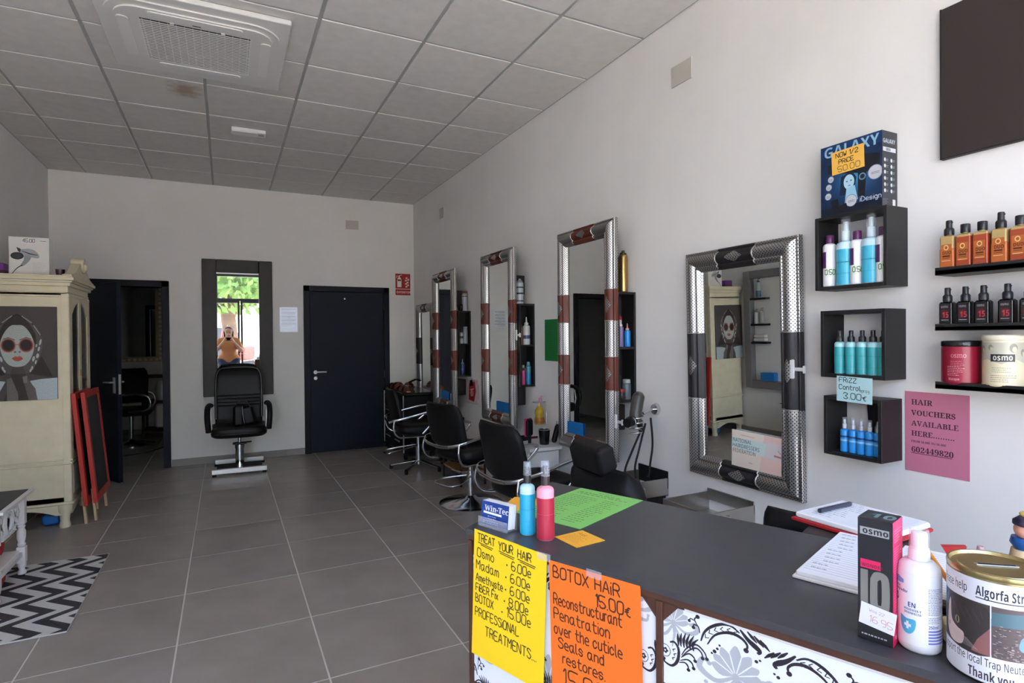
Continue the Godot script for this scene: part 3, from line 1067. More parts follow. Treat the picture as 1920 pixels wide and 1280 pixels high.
func build_back_wall_things() -> void:
	# large dark framed mirror
	var mr := thing("wall_mirror", "tall mirror in a wide dark brown frame on the end wall", "mirror", W(0.136, 1.565, DB - 0.004))
	mr.rotation.y = -0.004
	var m := MB.new()
	var w := 0.745
	var h := 1.59
	var gw := 0.45
	var gh := 1.29
	m.rbox(Vector3(-(w + gw) / 4, 0, 0.02), Vector3((w - gw) / 2, h, 0.04), 0.006)
	m.rbox(Vector3((w + gw) / 4, 0, 0.02), Vector3((w - gw) / 2, h, 0.04), 0.006)
	m.rbox(Vector3(0, (h + gh) / 4, 0.02), Vector3(gw, (h - gh) / 2, 0.04), 0.006)
	m.rbox(Vector3(0, -(h + gh) / 4, 0.02), Vector3(gw, (h - gh) / 2, 0.04), 0.006)
	part(mr, "frame", m, M("dark_wood"))
	part(mr, "glass", MB.new().box(Vector3(0, 0, 0.013), Vector3(gw + 0.01, gh + 0.01, 0.006)), M("mirror"))
	part(mr, "backing", MB.new().box(Vector3(0, 0, 0.005), Vector3(gw + 0.1, gh + 0.1, 0.008)), M("black_plastic"))
	# notice
	var c := Canvas.new(200, 300, rgb(236, 236, 232))
	for k in 5:
		c.rect(14, 16 + k * 46, 165, 7, rgb(50, 50, 50))
		c.fine(14, 28 + k * 46, 165, 3, 10, rgb(110, 110, 110), 3 + k, 4)
	c.rect(90, 110, 16, 14, rgb(60, 60, 60))
	c.fine(40, 258, 120, 3, 9, rgb(120, 120, 120), 12, 2)
	var nt := thing("printed_notice", "white printed notice in a clear sleeve between mirror and door", "notice", W(0.693, 1.667, DB - 0.003))
	sheet(nt, "sheet", 0.195, 0.29, printed(c), M("paper"))
	part(nt, "sleeve", MB.new().box(Vector3(0, -0.003, 0.002), Vector3(0.205, 0.305, 0.001)), M("clear_plastic"))
	# fire extinguisher sign
	c = Canvas.new(200, 286, rgb(168, 24, 26))
	var wc := rgb(240, 232, 226)
	c.rect(24, 84, 56, 96, wc)
	c.poly([Vector2(24, 84), Vector2(34, 52), Vector2(70, 52), Vector2(80, 84)], wc)
	c.rect(44, 26, 16, 28, wc)
	c.line([Vector2(52, 26), Vector2(84, 16)], 7, wc)
	c.line([Vector2(44, 34), Vector2(18, 30), Vector2(14, 60)], 6, wc)
	c.rect(30, 76, 44, 22, rgb(60, 40, 16))
	for fl in [[150, 50], [172, 72], [140, 84], [164, 110], [142, 128], [168, 146], [146, 166]]:
		c.poly([Vector2(fl[0] - 14, fl[1] + 16), Vector2(fl[0] - 8, fl[1] - 10), Vector2(fl[0], fl[1] + 4), Vector2(fl[0] + 8, fl[1] - 16), Vector2(fl[0] + 14, fl[1] + 14)], wc)
	c.rect(0, 200, 200, 8, wc)
	c.word("EXTINTOR", 12, 262, 40, wc, "Droid Sans", true)
	var fs := thing("fire_extinguisher_sign", "red EXTINTOR sign with a white extinguisher and flames", "sign", W(2.124, 2.141, DB - 0.003))
	sheet(fs, "plate", 0.202, 0.284, printed(c, 0.4), M("red_paint"), 0.002)

# ---------------------------------------------------------------- dark room behind the open door

func build_back_room() -> void:
	var d0 := DB + 0.14
	var d1 := DB + 2.83
	var wb := struct_node("wall_storeroom", "end wall, side wall and ceiling of the dark room behind the open door", "wall")
	var m := MB.new()
	m.span(W(XL - 0.2, -0.1, d1), W(XR + 0.2, CH, d1 + 0.2))
	m.span(W(0.4, -0.1, d0), W(0.5, CH, d1))
	m.span(W(XL - 0.2, CH - 0.3, d0), W(XR + 0.2, CH + 0.1, d1 + 0.2))
	part(wb, "plaster", m, M("wall_paint"))
	var bb := struct_node("baseboard_storeroom", "grey skirting in the dark back room", "skirting")
	part(bb, "skirting_tile", MB.new().rbox(W(-0.6, 0.04, d1 - 0.005), Vector3(2.0, 0.08, 0.01), 0.002), M("skirting"))
	var mr := thing("storeroom_mirror", "mirror in a carved cream frame inside the dark back room", "mirror", W(-1.30, 1.75, d1 - 0.003))
	m = MB.new()
	for s in [[-0.385, 0, 0.08, 1.3], [0.385, 0, 0.08, 1.3], [0, 0.61, 0.69, 0.08], [0, -0.61, 0.69, 0.08]]:
		m.rbox(Vector3(s[0] * 0.98, s[1], 0.02), Vector3(s[2], s[3], 0.04), 0.012)
	part(mr, "frame", m, M("cream_dark"))
	m = MB.new()
	for k in 18:
		m.ball(Vector3(0.40, -0.6 + k * 0.07, 0.035), Vector3(0.02, 0.025, 0.02), 8, 6)
		if k < 11:
			m.ball(Vector3(-0.35 + k * 0.07, -0.62, 0.035), Vector3(0.025, 0.02, 0.02), 8, 6)
	part(mr, "carving", m, M("cream_paint"))
	part(mr, "glass", MB.new().box(Vector3(0, 0, 0.012), Vector3(0.7, 1.15, 0.006)), M("mirror"))
	# dark panel door on the inner side of the wall, seen only in that mirror
	var ch := thing("storeroom_chair", "black padded chair in the dark back room", "chair", W(-1.22, 0, 9.35))
	part(ch, "seat", MB.new().rbox(Vector3(0.05, 0.46, 0), Vector3(0.52, 0.1, 0.5), 0.035), M("black_leather"))
	part(ch, "backrest", cushion_back(0.5, 0.5, 0.08, 0.05).mesh_at(Vector3(-0.02, 0.55, -0.2), 0.35), M("black_leather"))
	part(ch, "column", MB.new().cyl(Vector3(0.05, 0.06, 0), Vector3(0.05, 0.42, 0), 0.03), M("chrome"))
	part(ch, "base", MB.new().lathe(Vector3(0.05, 0, 0), [Vector2(0, 0), Vector2(0.27, 0), Vector2(0.27, 0.01), Vector2(0.05, 0.05), Vector2(0.03, 0.08)], 24), M("chrome"))
	for s in [-1, 1]:
		part(ch, "armrest", MB.new().tube(curve([Vector3(0.05, 0.48, s * 0.27), Vector3(0.28, 0.5, s * 0.28), Vector3(0.26, 0.68, s * 0.28), Vector3(-0.1, 0.7, s * 0.27)]), 0.015), M("chrome"))
	var rk := thing("storage_rack", "black open rack in the dark back room", "rack", W(-0.72, 0, d1 - 0.3))
	m = MB.new()
	for sx in [-0.36, 0.36]:
		for sz in [-0.22, 0.22]:
			m.rbox(Vector3(sx, 0.45, sz), Vector3(0.035, 0.9, 0.035), 0.004)
	part(rk, "posts", m, M("black_frame"))
	for y in [0.1, 0.52, 0.89]:
		part(rk, "shelf", MB.new().rbox(Vector3(0, y, 0), Vector3(0.75, 0.03, 0.48), 0.005), M("black_frame"))
	var jc := thing("white_canister", "white rounded canister with a dark hose on the rack shelf", "canister", W(-0.86, 0.535, d1 - 0.28))
	part(jc, "body", MB.new().lathe(Vector3.ZERO, [Vector2(0, 0), Vector2(0.085, 0), Vector2(0.09, 0.02), Vector2(0.09, 0.2), Vector2(0.07, 0.27), Vector2(0.03, 0.3), Vector2(0, 0.3)]), M("white_plastic"))
	part(jc, "hose", MB.new().tube(curve([Vector3(0.0, 0.3, 0), Vector3(0.06, 0.33, 0), Vector3(0.13, 0.27, 0), Vector3(0.14, 0.01, 0)]), 0.012), M("black_plastic"))
	var ap := thing("white_appliance", "pale rounded appliance box on the low rack shelf", "appliance", W(-0.68, 0.115, d1 - 0.28))
	part(ap, "body", MB.new().rbox(Vector3(0, 0.19, 0), Vector3(0.55, 0.38, 0.36), 0.05), M("white_plastic"))
	part(ap, "label_plate", MB.new().rbox(Vector3(0.07, 0.22, 0.181), Vector3(0.07, 0.08, 0.006), 0.002), M("black_plastic"))
	var cb := thing("floor_cable", "thin black cable on the dark back room floor", "cable", W(-1.15, 0.0, 8.6))
	part(cb, "cable", MB.new().tube(curve([Vector3(-0.3, 0.006, 0.1), Vector3(0, 0.006, 0.15), Vector3(0.25, 0.006, 0.0), Vector3(0.4, 0.006, -0.3)]), 0.006, 0.006, Vector3.UP, 6), M("rubber"))

# slightly bent padded slab, y from 0 to h, facing +z
class Pad:
	var w: float
	var h: float
	var t: float
	var bend: float
	func mesh_at(p: Vector3, tilt := 0.0, ry := 0.0) -> MB:
		var mb := MB.new()
		mb.T = Transform3D(Basis(Vector3.UP, ry) * Basis(Vector3.RIGHT, -tilt), p)
		var nu := 28
		var rows := 12
		var g := []
		for i in nu:
			var a := TAU * i / nu
			var col := []
			for j in rows + 1:
				var y := float(j) / rows
				# rounded ends
				var e := sqrt(maxf(0.0, 1.0 - pow(absf(y * 2.0 - 1.0), 6.0)))
				var ca := cos(a)
				var sa := sin(a)
				var px := signf(ca) * pow(absf(ca), 0.35) * w / 2.0 * (1.0 - 0.16 * pow(maxf(0.0, y * 2.0 - 1.0), 3.0)) * lerpf(0.93, 1.0, e)
				var pz := signf(sa) * pow(absf(sa), 0.55) * t / 2.0 * lerpf(0.25, 1.0, e)
				pz += bend * pow(px / (w / 2.0), 2.0)
				col.append(Vector3(px, y * h, pz))
			g.append(col)
		mb.grid(g, true)
		for j in [0, rows]:
			var cen := Vector3.ZERO
			for i in nu:
				cen += g[i][j]
			cen /= nu
			var nn := Vector3.UP if j > 0 else Vector3.DOWN
			for i in nu:
				mb.tri(cen, g[i][j], g[(i + 1) % nu][j], nn, nn, nn)
		# the grid's normals must look outwards
		return mb

func cushion_back(w: float, h: float, t: float, bend: float) -> Pad:
	var p := Pad.new()
	p.w = w; p.h = h; p.t = t; p.bend = bend
	return p

# ---------------------------------------------------------------- styling mirrors on the right wall

# profile across the frame: distance from the outer edge, height above the wall
const FRAME_PROFILE := [Vector2(0, 0), Vector2(0, 0.022), Vector2(0.004, 0.027), Vector2(0.011, 0.027), Vector2(0.014, 0.022), Vector2(0.02, 0.03), Vector2(0.03, 0.043), Vector2(0.044, 0.05), Vector2(0.058, 0.049), Vector2(0.07, 0.04), Vector2(0.077, 0.028), Vector2(0.08, 0.034), Vector2(0.086, 0.037), Vector2(0.092, 0.034), Vector2(0.095, 0.026), Vector2(0.102, 0.022), Vector2(0.105, 0.014), Vector2(0.105, 0.004)]

# one length of frame from s0 to s1 (measured along the outer edge from the corner), mitred where it meets a corner
func frame_length(T: Transform3D, length: float, s0: float, s1: float) -> MB:
	var mb := MB.new()
	mb.T = T
	var pr := FRAME_PROFILE
	var nrm := []
	for i in pr.size():
		var a: Vector2 = pr[maxi(i - 1, 0)]
		var b: Vector2 = pr[mini(i + 1, pr.size() - 1)]
		var e := b - a
		nrm.append(Vector3(-e.y, 0, e.x).normalized())
	var arc := 0.0
	for i in pr.size() - 1:
		var p: Vector2 = pr[i]
		var q: Vector2 = pr[i + 1]
		var l := p.distance_to(q)
		var ya0 := maxf(s0, p.x)
		var yb0 := minf(s1, length - p.x)
		var ya1 := maxf(s0, q.x)
		var yb1 := minf(s1, length - q.x)
		var k := 0.016
		# x across towards the glass, y along, z out of the wall
		mb.quadn(Vector3(p.x, ya0, p.y), Vector3(q.x, ya1, q.y), Vector3(q.x, yb1, q.y), Vector3(p.x, yb0, p.y), nrm[i], nrm[i + 1], nrm[i + 1], nrm[i], Vector2(arc / k, ya0 / k), Vector2((arc + l) / k, ya1 / k), Vector2((arc + l) / k, yb1 / k), Vector2(arc / k, yb0 / k))
		arc += l
	return mb

# bands: leather pieces on the tall sides, as [from, to] above the bottom edge
func framed_mirror(called: String, label: String, d_mid: float, y_mid: float, w: float, h: float, bands: Array, top_band: float, leather: String, lean: float, standoff := 0.002) -> Node3D:
	var o := thing(called, label, "mirror", W(XR - standoff, y_mid - h / 2, d_mid), -PI / 2, "silver framed styling mirrors")
	o.rotation = Vector3(0, -PI / 2, 0)
	o.basis = Basis(Vector3.UP, -PI / 2) * Basis(Vector3.RIGHT, lean)
	# local: x to the right seen from the room (towards the camera), y up, z into the room; origin at the bottom middle
	var sides := [
		[Transform3D(Basis(Vector3(1, 0, 0), Vector3(0, 1, 0), Vector3(0, 0, 1)), Vector3(-w / 2, 0, 0)), h, bands],
		[Transform3D(Basis(Vector3(-1, 0, 0), Vector3(0, 1, 0), Vector3(0, 0, 1)), Vector3(w / 2, 0, 0)), h, bands],
		[Transform3D(Basis(Vector3(0, 1, 0), Vector3(1, 0, 0), Vector3(0, 0, 1)), Vector3(-w / 2, 0, 0)), w, [[w / 2 - top_band / 2, w / 2 + top_band / 2]]],
		[Transform3D(Basis(Vector3(0, -1, 0), Vector3(1, 0, 0), Vector3(0, 0, 1)), Vector3(-w / 2, h, 0)), w, [[w / 2 - top_band / 2, w / 2 + top_band / 2]]],
	]
	for s in sides:
		var at := 0.0
		for b in s[2]:
			part(o, "silver_rail", frame_length(s[0], s[1], at, b[0]), M("punched_silver"), "punched silver metal rail")
			part(o, "leather_wrap", frame_length(s[0], s[1], b[0], b[1]), M(leather), "dark leather band")
			for e in [b[0], b[1]]:
				var cu := MB.new()
				cu.T = s[0]
				cu.tube([Vector3(0.012, e, 0.02), Vector3(0.022, e, 0.036), Vector3(0.036, e, 0.049), Vector3(0.051, e, 0.052), Vector3(0.065, e, 0.046), Vector3(0.077, e, 0.031), Vector3(0.086, e, 0.039), Vector3(0.096, e, 0.027)], 0.003, 0.0035, Vector3.UP, 6)
				part(o, "binding", cu, M("silver_smooth"))
			var mid: float = (b[0] + b[1]) / 2
			var dm := MB.new()
			dm.T = s[0]
			var dh := minf(0.055, (b[1] - b[0]) * 0.38)
			var ws := [0.022, 0.036, 0.05, 0.064, 0.076]
			var hs := [0.037, 0.0485, 0.0525, 0.0475, 0.034]
			var fr := [0.0, 0.55, 1.0, 0.55, 0.0]
			for k in 4:
				var n0 := Vector3(-0.7 + 0.35 * k, 0, 1).normalized()
				var n1 := Vector3(-0.7 + 0.35 * (k + 1), 0, 1).normalized()
				dm.quadn(Vector3(ws[k], mid - dh * fr[k], hs[k]), Vector3(ws[k + 1], mid - dh * fr[k + 1], hs[k + 1]), Vector3(ws[k + 1], mid + dh * fr[k + 1], hs[k + 1]), Vector3(ws[k], mid + dh * fr[k], hs[k]), n0, n1, n1, n0, Vector2(k * 0.9, -dh * fr[k] / 0.016), Vector2(k * 0.9 + 0.9, -dh * fr[k + 1] / 0.016), Vector2(k * 0.9 + 0.9, dh * fr[k + 1] / 0.016), Vector2(k * 0.9, dh * fr[k] / 0.016))
			part(o, "diamond_plate", dm, M("punched_silver"), "diamond of punched silver")
			at = b[1]
		part(o, "silver_rail", frame_length(s[0], s[1], at, s[1]), M("punched_silver"), "punched silver metal rail")
	part(o, "glass", MB.new().box(Vector3(0, h / 2, 0.006), Vector3(w - 0.2, h - 0.2, 0.005)), M("mirror"))
	part(o, "backing", MB.new().box(Vector3(0, h / 2, 0.001), Vector3(w - 0.03, h - 0.03, 0.004)), M("black_plastic"))
	if standoff > 0.05:
		for y in [0.25, h - 0.3]:
			part(o, "mounting_block", MB.new().rbox(Vector3(0, y, -standoff / 2), Vector3(w - 0.24, 0.16, standoff - 0.012), 0.004), M("dark_wood"))
	return o

func build_wall_mirrors() -> void:
	var tall := [[0.432, 0.64], [0.86, 1.054]]
	var short := [[0.405, 0.75]]
	framed_mirror("black_banded_mirror", "silver framed mirror with black bands nearest the counter", 2.012, 1.283, 0.685, 1.173, short, 0.225, "leather_black", 0.018)
	framed_mirror("black_banded_mirror", "small silver mirror with a black band in the far corner", 6.955, 1.27, 0.675, 1.173, short, 0.225, "leather_black", 0.006)
	framed_mirror("brown_banded_mirror", "tall silver mirror with brown bands nearest the counter", 3.152, 1.41, 0.665, 1.485, tall, 0.24, "leather_brown", 0.0, 0.147)
	framed_mirror("brown_banded_mirror", "tall silver mirror with brown bands, second from the far corner", 4.505, 1.428, 0.665, 1.485, tall, 0.24, "leather_brown", 0.0, 0.147)
	framed_mirror("brown_banded_mirror", "tall silver mirror with brown bands closest to the far corner", 5.865, 1.40, 0.69, 1.485, tall, 0.24, "leather_brown", 0.0, 0.147)

# ---------------------------------------------------------------- bottles

# kinds of top: spray, cap, clear, nozzle, pump, disc
func bottle(called: String, label: String, group: String, p: Vector3, r: float, h: float, col, top: String, topcol, bands := [], flat := 0.0, turn := 0.0) -> Node3D:
	var o := thing(called, label, "bottle", p, turn, group)
	bottle_parts(o, r, h, col, top, topcol, bands, flat)
	return o

func matof(col) -> Material:
	if col is Material:
		return col
	if col is String:
		return M(col)
	var key := "c_" + (col as Color).to_html()
	if not mats.has(key):
		mk(key, col, 0.32)
	return mats[key]

func bottle_parts(o: Node3D, r: float, h: float, col, top: String, topcol, bands := [], flat := 0.0) -> void:
	var neck := r * 0.42
	var body := MB.new()
	if flat > 0.0:
		body.rbox(Vector3(0, h * 0.475, 0), Vector3(r * 2, h * 0.95, flat * 2), minf(flat, r) * 0.35)
		body.cyl(Vector3(0, h * 0.94, 0), Vector3(0, h, 0), neck, neck, 14)
	else:
		body.lathe(Vector3.ZERO, [Vector2(0, 0), Vector2(r * 0.86, 0), Vector2(r * 0.97, h * 0.015), Vector2(r, h * 0.04), Vector2(r, h * 0.9), Vector2(r * 0.95, h * 0.935), Vector2(r * 0.75, h * 0.965), Vector2(neck, h * 0.985), Vector2(neck, h), Vector2(0, h)], 24)
	part(o, "body", body, matof(col))
	for b in bands:
		var bm := MB.new()
		var e: float = r + 0.0006
		if flat > 0.0:
			bm.rbox(Vector3(0, (b[0] + b[1]) / 2 * h, 0), Vector3(r * 2 + 0.0014, (b[1] - b[0]) * h, flat * 2 + 0.0014), minf(flat, r) * 0.3)
		else:
			bm.lathe(Vector3.ZERO, [Vector2(r * 0.99, b[0] * h), Vector2(e, b[0] * h + 0.0004), Vector2(e, b[1] * h - 0.0004), Vector2(r * 0.99, b[1] * h)], 24)
		part(o, b[3] if b.size() > 3 else "label", bm, matof(b[2]))
	var tm := matof(topcol)
	var y := h
	match top:
		"spray":
			part(o, "collar", MB.new().lathe(Vector3(0, y, 0), [Vector2(r * 0.62, -0.004), Vector2(r * 0.66, 0), Vector2(r * 0.66, r * 0.7), Vector2(r * 0.5, r * 0.95), Vector2(0, r * 0.95)], 18), tm)
			part(o, "spray_head", MB.new().lathe(Vector3(0, y + r * 0.9, 0), [Vector2(r * 0.42, 0), Vector2(r * 0.42, r * 1.05), Vector2(r * 0.36, r * 1.2), Vector2(0, r * 1.22)], 16).cyl(Vector3(0, y + r * 1.75, 0), Vector3(-r * 0.5, y + r * 1.75, 0), r * 0.1, r * 0.1, 8), tm)
		"clear":
			part(o, "spray_head", MB.new().lathe(Vector3(0, y, 0), [Vector2(r * 0.5, 0), Vector2(r * 0.5, r * 1.1), Vector2(r * 0.3, r * 1.2), Vector2(r * 0.3, r * 2.2), Vector2(0, r * 2.2)], 16), tm)
			part(o, "clear_cap", MB.new().lathe(Vector3(0, y + r * 1.05, 0), [Vector2(r * 0.55, 0), Vector2(r * 0.48, r * 1.7), Vector2(r * 0.44, r * 1.75), Vector2(0, r * 1.75)], 18), M("clear_plastic"))
		"cap":
			part(o, "cap", MB.new().lathe(Vector3(0, y - h * 0.02, 0), [Vector2(r * 0.6, 0), Vector2(r * 0.62, 0.002), Vector2(r * 0.62, r * 1.2), Vector2(r * 0.56, r * 1.3), Vector2(0, r * 1.3)], 18), tm)
		"nozzle":
			part(o, "nozzle", MB.new().lathe(Vector3(0, y - h * 0.02, 0), [Vector2(r * 0.6, 0), Vector2(r * 0.6, r * 0.6), Vector2(r * 0.25, r * 0.8), Vector2(r * 0.12, r * 2.2), Vector2(0, r * 2.2)], 14), tm)
		"disc":
			part(o, "cap", MB.new().lathe(Vector3(0, y - h * 0.03, 0), [Vector2(r * 0.9, 0), Vector2(r * 0.92, r * 0.7), Vector2(r * 0.85, r * 0.85), Vector2(0, r * 0.85)], 20), tm)
		"pump":
			part(o, "pump", MB.new().lathe(Vector3(0, y, 0), [Vector2(r * 0.55, -0.002), Vector2(r * 0.55, r * 0.5), Vector2(r * 0.15, r * 0.55), Vector2(r * 0.15, r * 1.4), Vector2(0, r * 1.4)], 14).tube([Vector3(0, y + r * 1.4, 0), Vector3(-r * 0.6, y + r * 1.4, 0), Vector3(-r * 1.0, y + r * 1.2, 0)], r * 0.14), tm)
		"can":
			part(o, "cap", MB.new().lathe(Vector3(0, y - h * 0.03, 0), [Vector2(r * 0.75, 0), Vector2(r * 0.72, r * 0.3), Vector2(r * 0.35, r * 0.5), Vector2(r * 0.35, r * 0.9), Vector2(0, r * 0.95)], 16), tm)

const ORD5 := ["leftmost", "second from left", "middle", "second from right", "rightmost"]

# ---------------------------------------------------------------- what stands and hangs between the mirrors

# narrow black shelf box: open towards the entrance, side against the wall
func narrow_shelf(label: String, d: float) -> Node3D:
	var o := thing("narrow_wall_shelf", label, "shelf", W(XR, 1.024, d), 0.0, "narrow black wall shelves beside the mirrors")
	var t := 0.015
	var w := 0.14
	var h := 0.68
	var dp := 0.13
	part(o, "side_panel", MB.new().rbox(Vector3(-t / 2, h / 2, -dp / 2), Vector3(t, h, dp), 0.001), M("black_shelf"))
	part(o, "side_panel", MB.new().rbox(Vector3(-w + t / 2, h / 2, -dp / 2), Vector3(t, h, dp), 0.001), M("black_shelf"))
	for y in [t / 2, 0.335, h - t / 2]:
		part(o, "shelf_board", MB.new().rbox(Vector3(-w / 2, y, -dp / 2), Vector3(w - 2 * t, t, dp - 0.001), 0.001), M("black_shelf"))
	part(o, "back_panel", MB.new().rbox(Vector3(-w / 2, h / 2, -dp + 0.004), Vector3(w - 2 * t, h - 2 * t, 0.006), 0.001), M("black_shelf"))
	return o

func build_station_things() -> void:
	narrow_shelf("narrow black shelf beside the tall mirror nearest the counter", 2.835)
	narrow_shelf("narrow black shelf beside the second tall mirror", 4.135)
	narrow_shelf("narrow black shelf beside the tall mirror at the far end", 5.505)
	var ys := [1.039, 1.3665, 1.704]
	var g := "products on the narrow wall shelves"
	# shelf nearest the counter
	bottle("hairspray_can", "tall gold hairspray can on top of the nearest narrow shelf", g, W(2.228, ys[2], 2.895), 0.028, 0.245, "gold_metal", "can", rgb(60, 52, 40))
	bottle("mousse_can", "red and white mousse can on the nearest narrow shelf", g, W(2.203, ys[1], 2.925), 0.027, 0.20, rgb(196, 36, 46), "can", rgb(40, 38, 40), [[0.45, 0.62, rgb(236, 226, 226)], [0.68, 0.84, rgb(236, 226, 226)]])
	bottle("spray_bottle", "purple spray bottle on the nearest narrow shelf", g, W(2.19, ys[1], 2.875), 0.018, 0.13, rgb(120, 104, 150), "nozzle", rgb(220, 210, 214))
	bottle("spray_bottle", "bright blue spray bottle on the nearest narrow shelf", g, W(2.237, ys[1], 2.87), 0.019, 0.105, rgb(30, 140, 214), "nozzle", rgb(204, 150, 140))
	bottle("gel_bottle", "clear gel bottle with a dark pump on the lowest nearest shelf", g, W(2.2, ys[0], 2.925), 0.026, 0.15, rgb(52, 52, 50), "pump", rgb(40, 38, 38))
	bottle("lotion_bottle", "pale grey bottle with a rounded cap on the lowest nearest shelf", g, W(2.233, ys[0], 2.875), 0.027, 0.105, rgb(96, 106, 112), "disc", rgb(160, 164, 164))
	bottle("small_jar", "small jar with a red lid on the lowest nearest shelf", g, W(2.188, ys[0], 2.868), 0.022, 0.05, rgb(60, 50, 50), "disc", rgb(176, 34, 34))
	# middle shelf
	bottle("hairspray_can", "silver printed can on top of the middle narrow shelf", g, W(2.175, ys[2], 4.2), 0.03, 0.185, rgb(176, 184, 190), "can", rgb(150, 150, 150), [[0.1, 0.16, rgb(40, 44, 52)], [0.42, 0.5, rgb(40, 44, 52)], [0.7, 0.76, rgb(40, 44, 52)]])
	bottle("lotion_bottle", "white nozzle bottle with a blue label on the middle shelf", g, W(2.228, ys[1], 4.19), 0.031, 0.165, rgb(216, 216, 214), "nozzle", rgb(222, 222, 220), [[0.3, 0.48, rgb(64, 76, 112)]])
	bottle("slim_tube", "slim dark tube beside the white nozzle bottle", g, W(2.184, ys[1], 4.19), 0.012, 0.15, rgb(120, 80, 66), "cap", rgb(60, 40, 36))
	bottle("slim_tube", "pink tube with a black cap on the lower middle shelf", g, W(2.188, ys[0], 4.175), 0.015, 0.12, rgb(214, 60, 130), "cap", rgb(24, 24, 24))
	bottle("slim_tube", "pale green tube on the lower middle shelf", g, W(2.209, ys[0], 4.215), 0.017, 0.14, rgb(164, 168, 140), "cap", rgb(180, 180, 150))
	bottle("spray_bottle", "blue bottle with a teal top on the lower middle shelf", g, W(2.238, ys[0], 4.18), 0.022, 0.16, rgb(44, 140, 192), "cap", rgb(90, 150, 160), [[0.6, 0.92, rgb(84, 150, 160)]])
	# far shelf
	bottle("hairspray_can", "white can with a copper cap on top of the far narrow shelf", g, W(2.235, ys[2], 5.57), 0.03, 0.19, rgb(176, 174, 178), "disc", rgb(130, 84, 66), [[0.78, 0.83, rgb(70, 60, 62)]])
	bottle("lotion_bottle", "white bottle on the far narrow shelf", g, W(2.235, ys[1], 5.56), 0.024, 0.16, rgb(170, 174, 180), "disc", rgb(180, 184, 190))
	bottle("lotion_bottle", "short white bottle with a dark label on the far narrow shelf", g, W(2.191, ys[1], 5.56), 0.02, 0.12, rgb(180, 182, 188), "cap", rgb(40, 42, 50), [[0.45, 0.65, rgb(50, 52, 60)]])
	bottle("spray_bottle", "dark blue bottle on the lowest far shelf", g, W(2.2, ys[0], 5.56), 0.025, 0.115, rgb(34, 60, 112), "nozzle", rgb(150, 160, 180))
	var hc := thing("clipper_guard", "black clipper attachment on top of the far narrow shelf", "tool", W(2.185, ys[2], 5.565), 0.4)
	part(hc, "body", MB.new().rbox(Vector3(0, 0.03, 0), Vector3(0.045, 0.06, 0.05), 0.012), M("black_plastic"))
	part(hc, "teeth", MB.new().rbox(Vector3(0, 0.065, 0.01), Vector3(0.04, 0.02, 0.012), 0.003), M("black_gloss"))
	# white hair clips gripping the mirror frames
	for k in 3:
		var cp := [W(2.235, 1.283, 1.70), W(2.105, 0.92, 2.80), W(2.105, 1.447, 4.11)][k] as Vector3
		var o := thing("hair_clip", ["white hair clip on the black banded mirror frame", "white hair clip low on the tall mirror frame", "white hair clip on the second tall mirror frame"][k], "hair clip", cp, 0.0, "white hair clips")
		part(o, "jaw", MB.new().rbox(Vector3(-0.012, 0.0, 0.0), Vector3(0.012, 0.085, 0.022), 0.004), M("white_plastic"))
		part(o, "grip", MB.new().rbox(Vector3(-0.008, 0.0, 0.034), Vector3(0.01, 0.016, 0.05), 0.003).rbox(Vector3(-0.008, 0.0, 0.056), Vector3(0.014, 0.034, 0.01), 0.003), M("white_plastic"))
	# blue cards tucked into the mirrors
	for k in 3:
		var c := Canvas.new(160, 64, rgb(16, 118, 186))
		c.fine(14, 10, 130, 6, 8.5, rgb(10, 86, 146), 40 + k, 2)
		var dd := [3.307, 4.42, 5.86][k] as float
		var o := thing("blue_card", ["blue printed card propped in the tall mirror nearest the counter", "blue printed card propped in the second tall mirror", "blue card propped in the far tall mirror"][k], "card", W(2.113, [0.808, 0.832, 0.81][k], dd), -PI / 2, "blue cards in the mirrors")
		o.rotation = Vector3(0, -PI / 2, 0.03 if k == 0 else 0.0)
		sheet(o, "card", 0.245, 0.085, printed(c), M("blue_plastic"), 0.001)
	# certificate in the mirror nearest the counter
	var nc := Canvas.new(320, 190, rgb(240, 226, 210))
	nc.poly([Vector2(215, 0), Vector2(320, 0), Vector2(320, 190), Vector2(185, 190)], rgb(240, 206, 194))
	nc.poly([Vector2(0, 40), Vector2(230, 40), Vector2(215, 110), Vector2(0, 92)], rgb(214, 230, 226))
	nc.poly([Vector2(230, 30), Vector2(320, 36), Vector2(320, 112), Vector2(214, 110)], rgb(226, 216, 214))
	nc.line([Vector2(60, 22), Vector2(150, 24)], 4, rgb(226, 180, 160))
	var nk := rgb(62, 92, 100)
	nc.word("NATIONAL", 6, 62, 27, nk)
	nc.word("HAIRDRESSERS", 4, 90, 27, nk)
	nc.word("FEDERATION", 6, 117, 27, nk)
	nc.line([Vector2(278, 92), Vector2(318, 94)], 9, rgb(196, 130, 116))
	nc.line([Vector2(300, 64), Vector2(314, 78)], 5, rgb(214, 160, 150))
	nc.line([Vector2(120, 158), Vector2(140, 158)], 4, rgb(170, 170, 164))
	var nf := thing("federation_certificate", "cream hairdressing federation certificate propped in the mirror", "certificate", W(XR - 0.032, 0.877, 1.915), -PI / 2)
	nf.rotation = Vector3(0, -PI / 2, -0.02)
	sheet(nf, "sheet", 0.285, 0.178, printed(nc, 0.5), M("paper"))
	# green sheet on the wall between the tall mirrors
	var gc := Canvas.new(120, 200, rgb(20, 122, 52))
	gc.fine(14, 16, 92, 16, 11, rgb(12, 84, 38), 9, 2)
	var gs := thing("green_notice", "dark green notice on the wall between the tall mirrors", "notice", W(XR - 0.002, 1.405, 3.868), -PI / 2)
	sheet(gs, "sheet", 0.20, 0.325, printed(gc), M("paper_green"))
	# oil bottle in a wire ring
	var oil := thing("curvy_spray_bottle", "yellow curvy spray bottle hanging in a wire ring", "bottle", W(2.21, 0.745, 3.95))
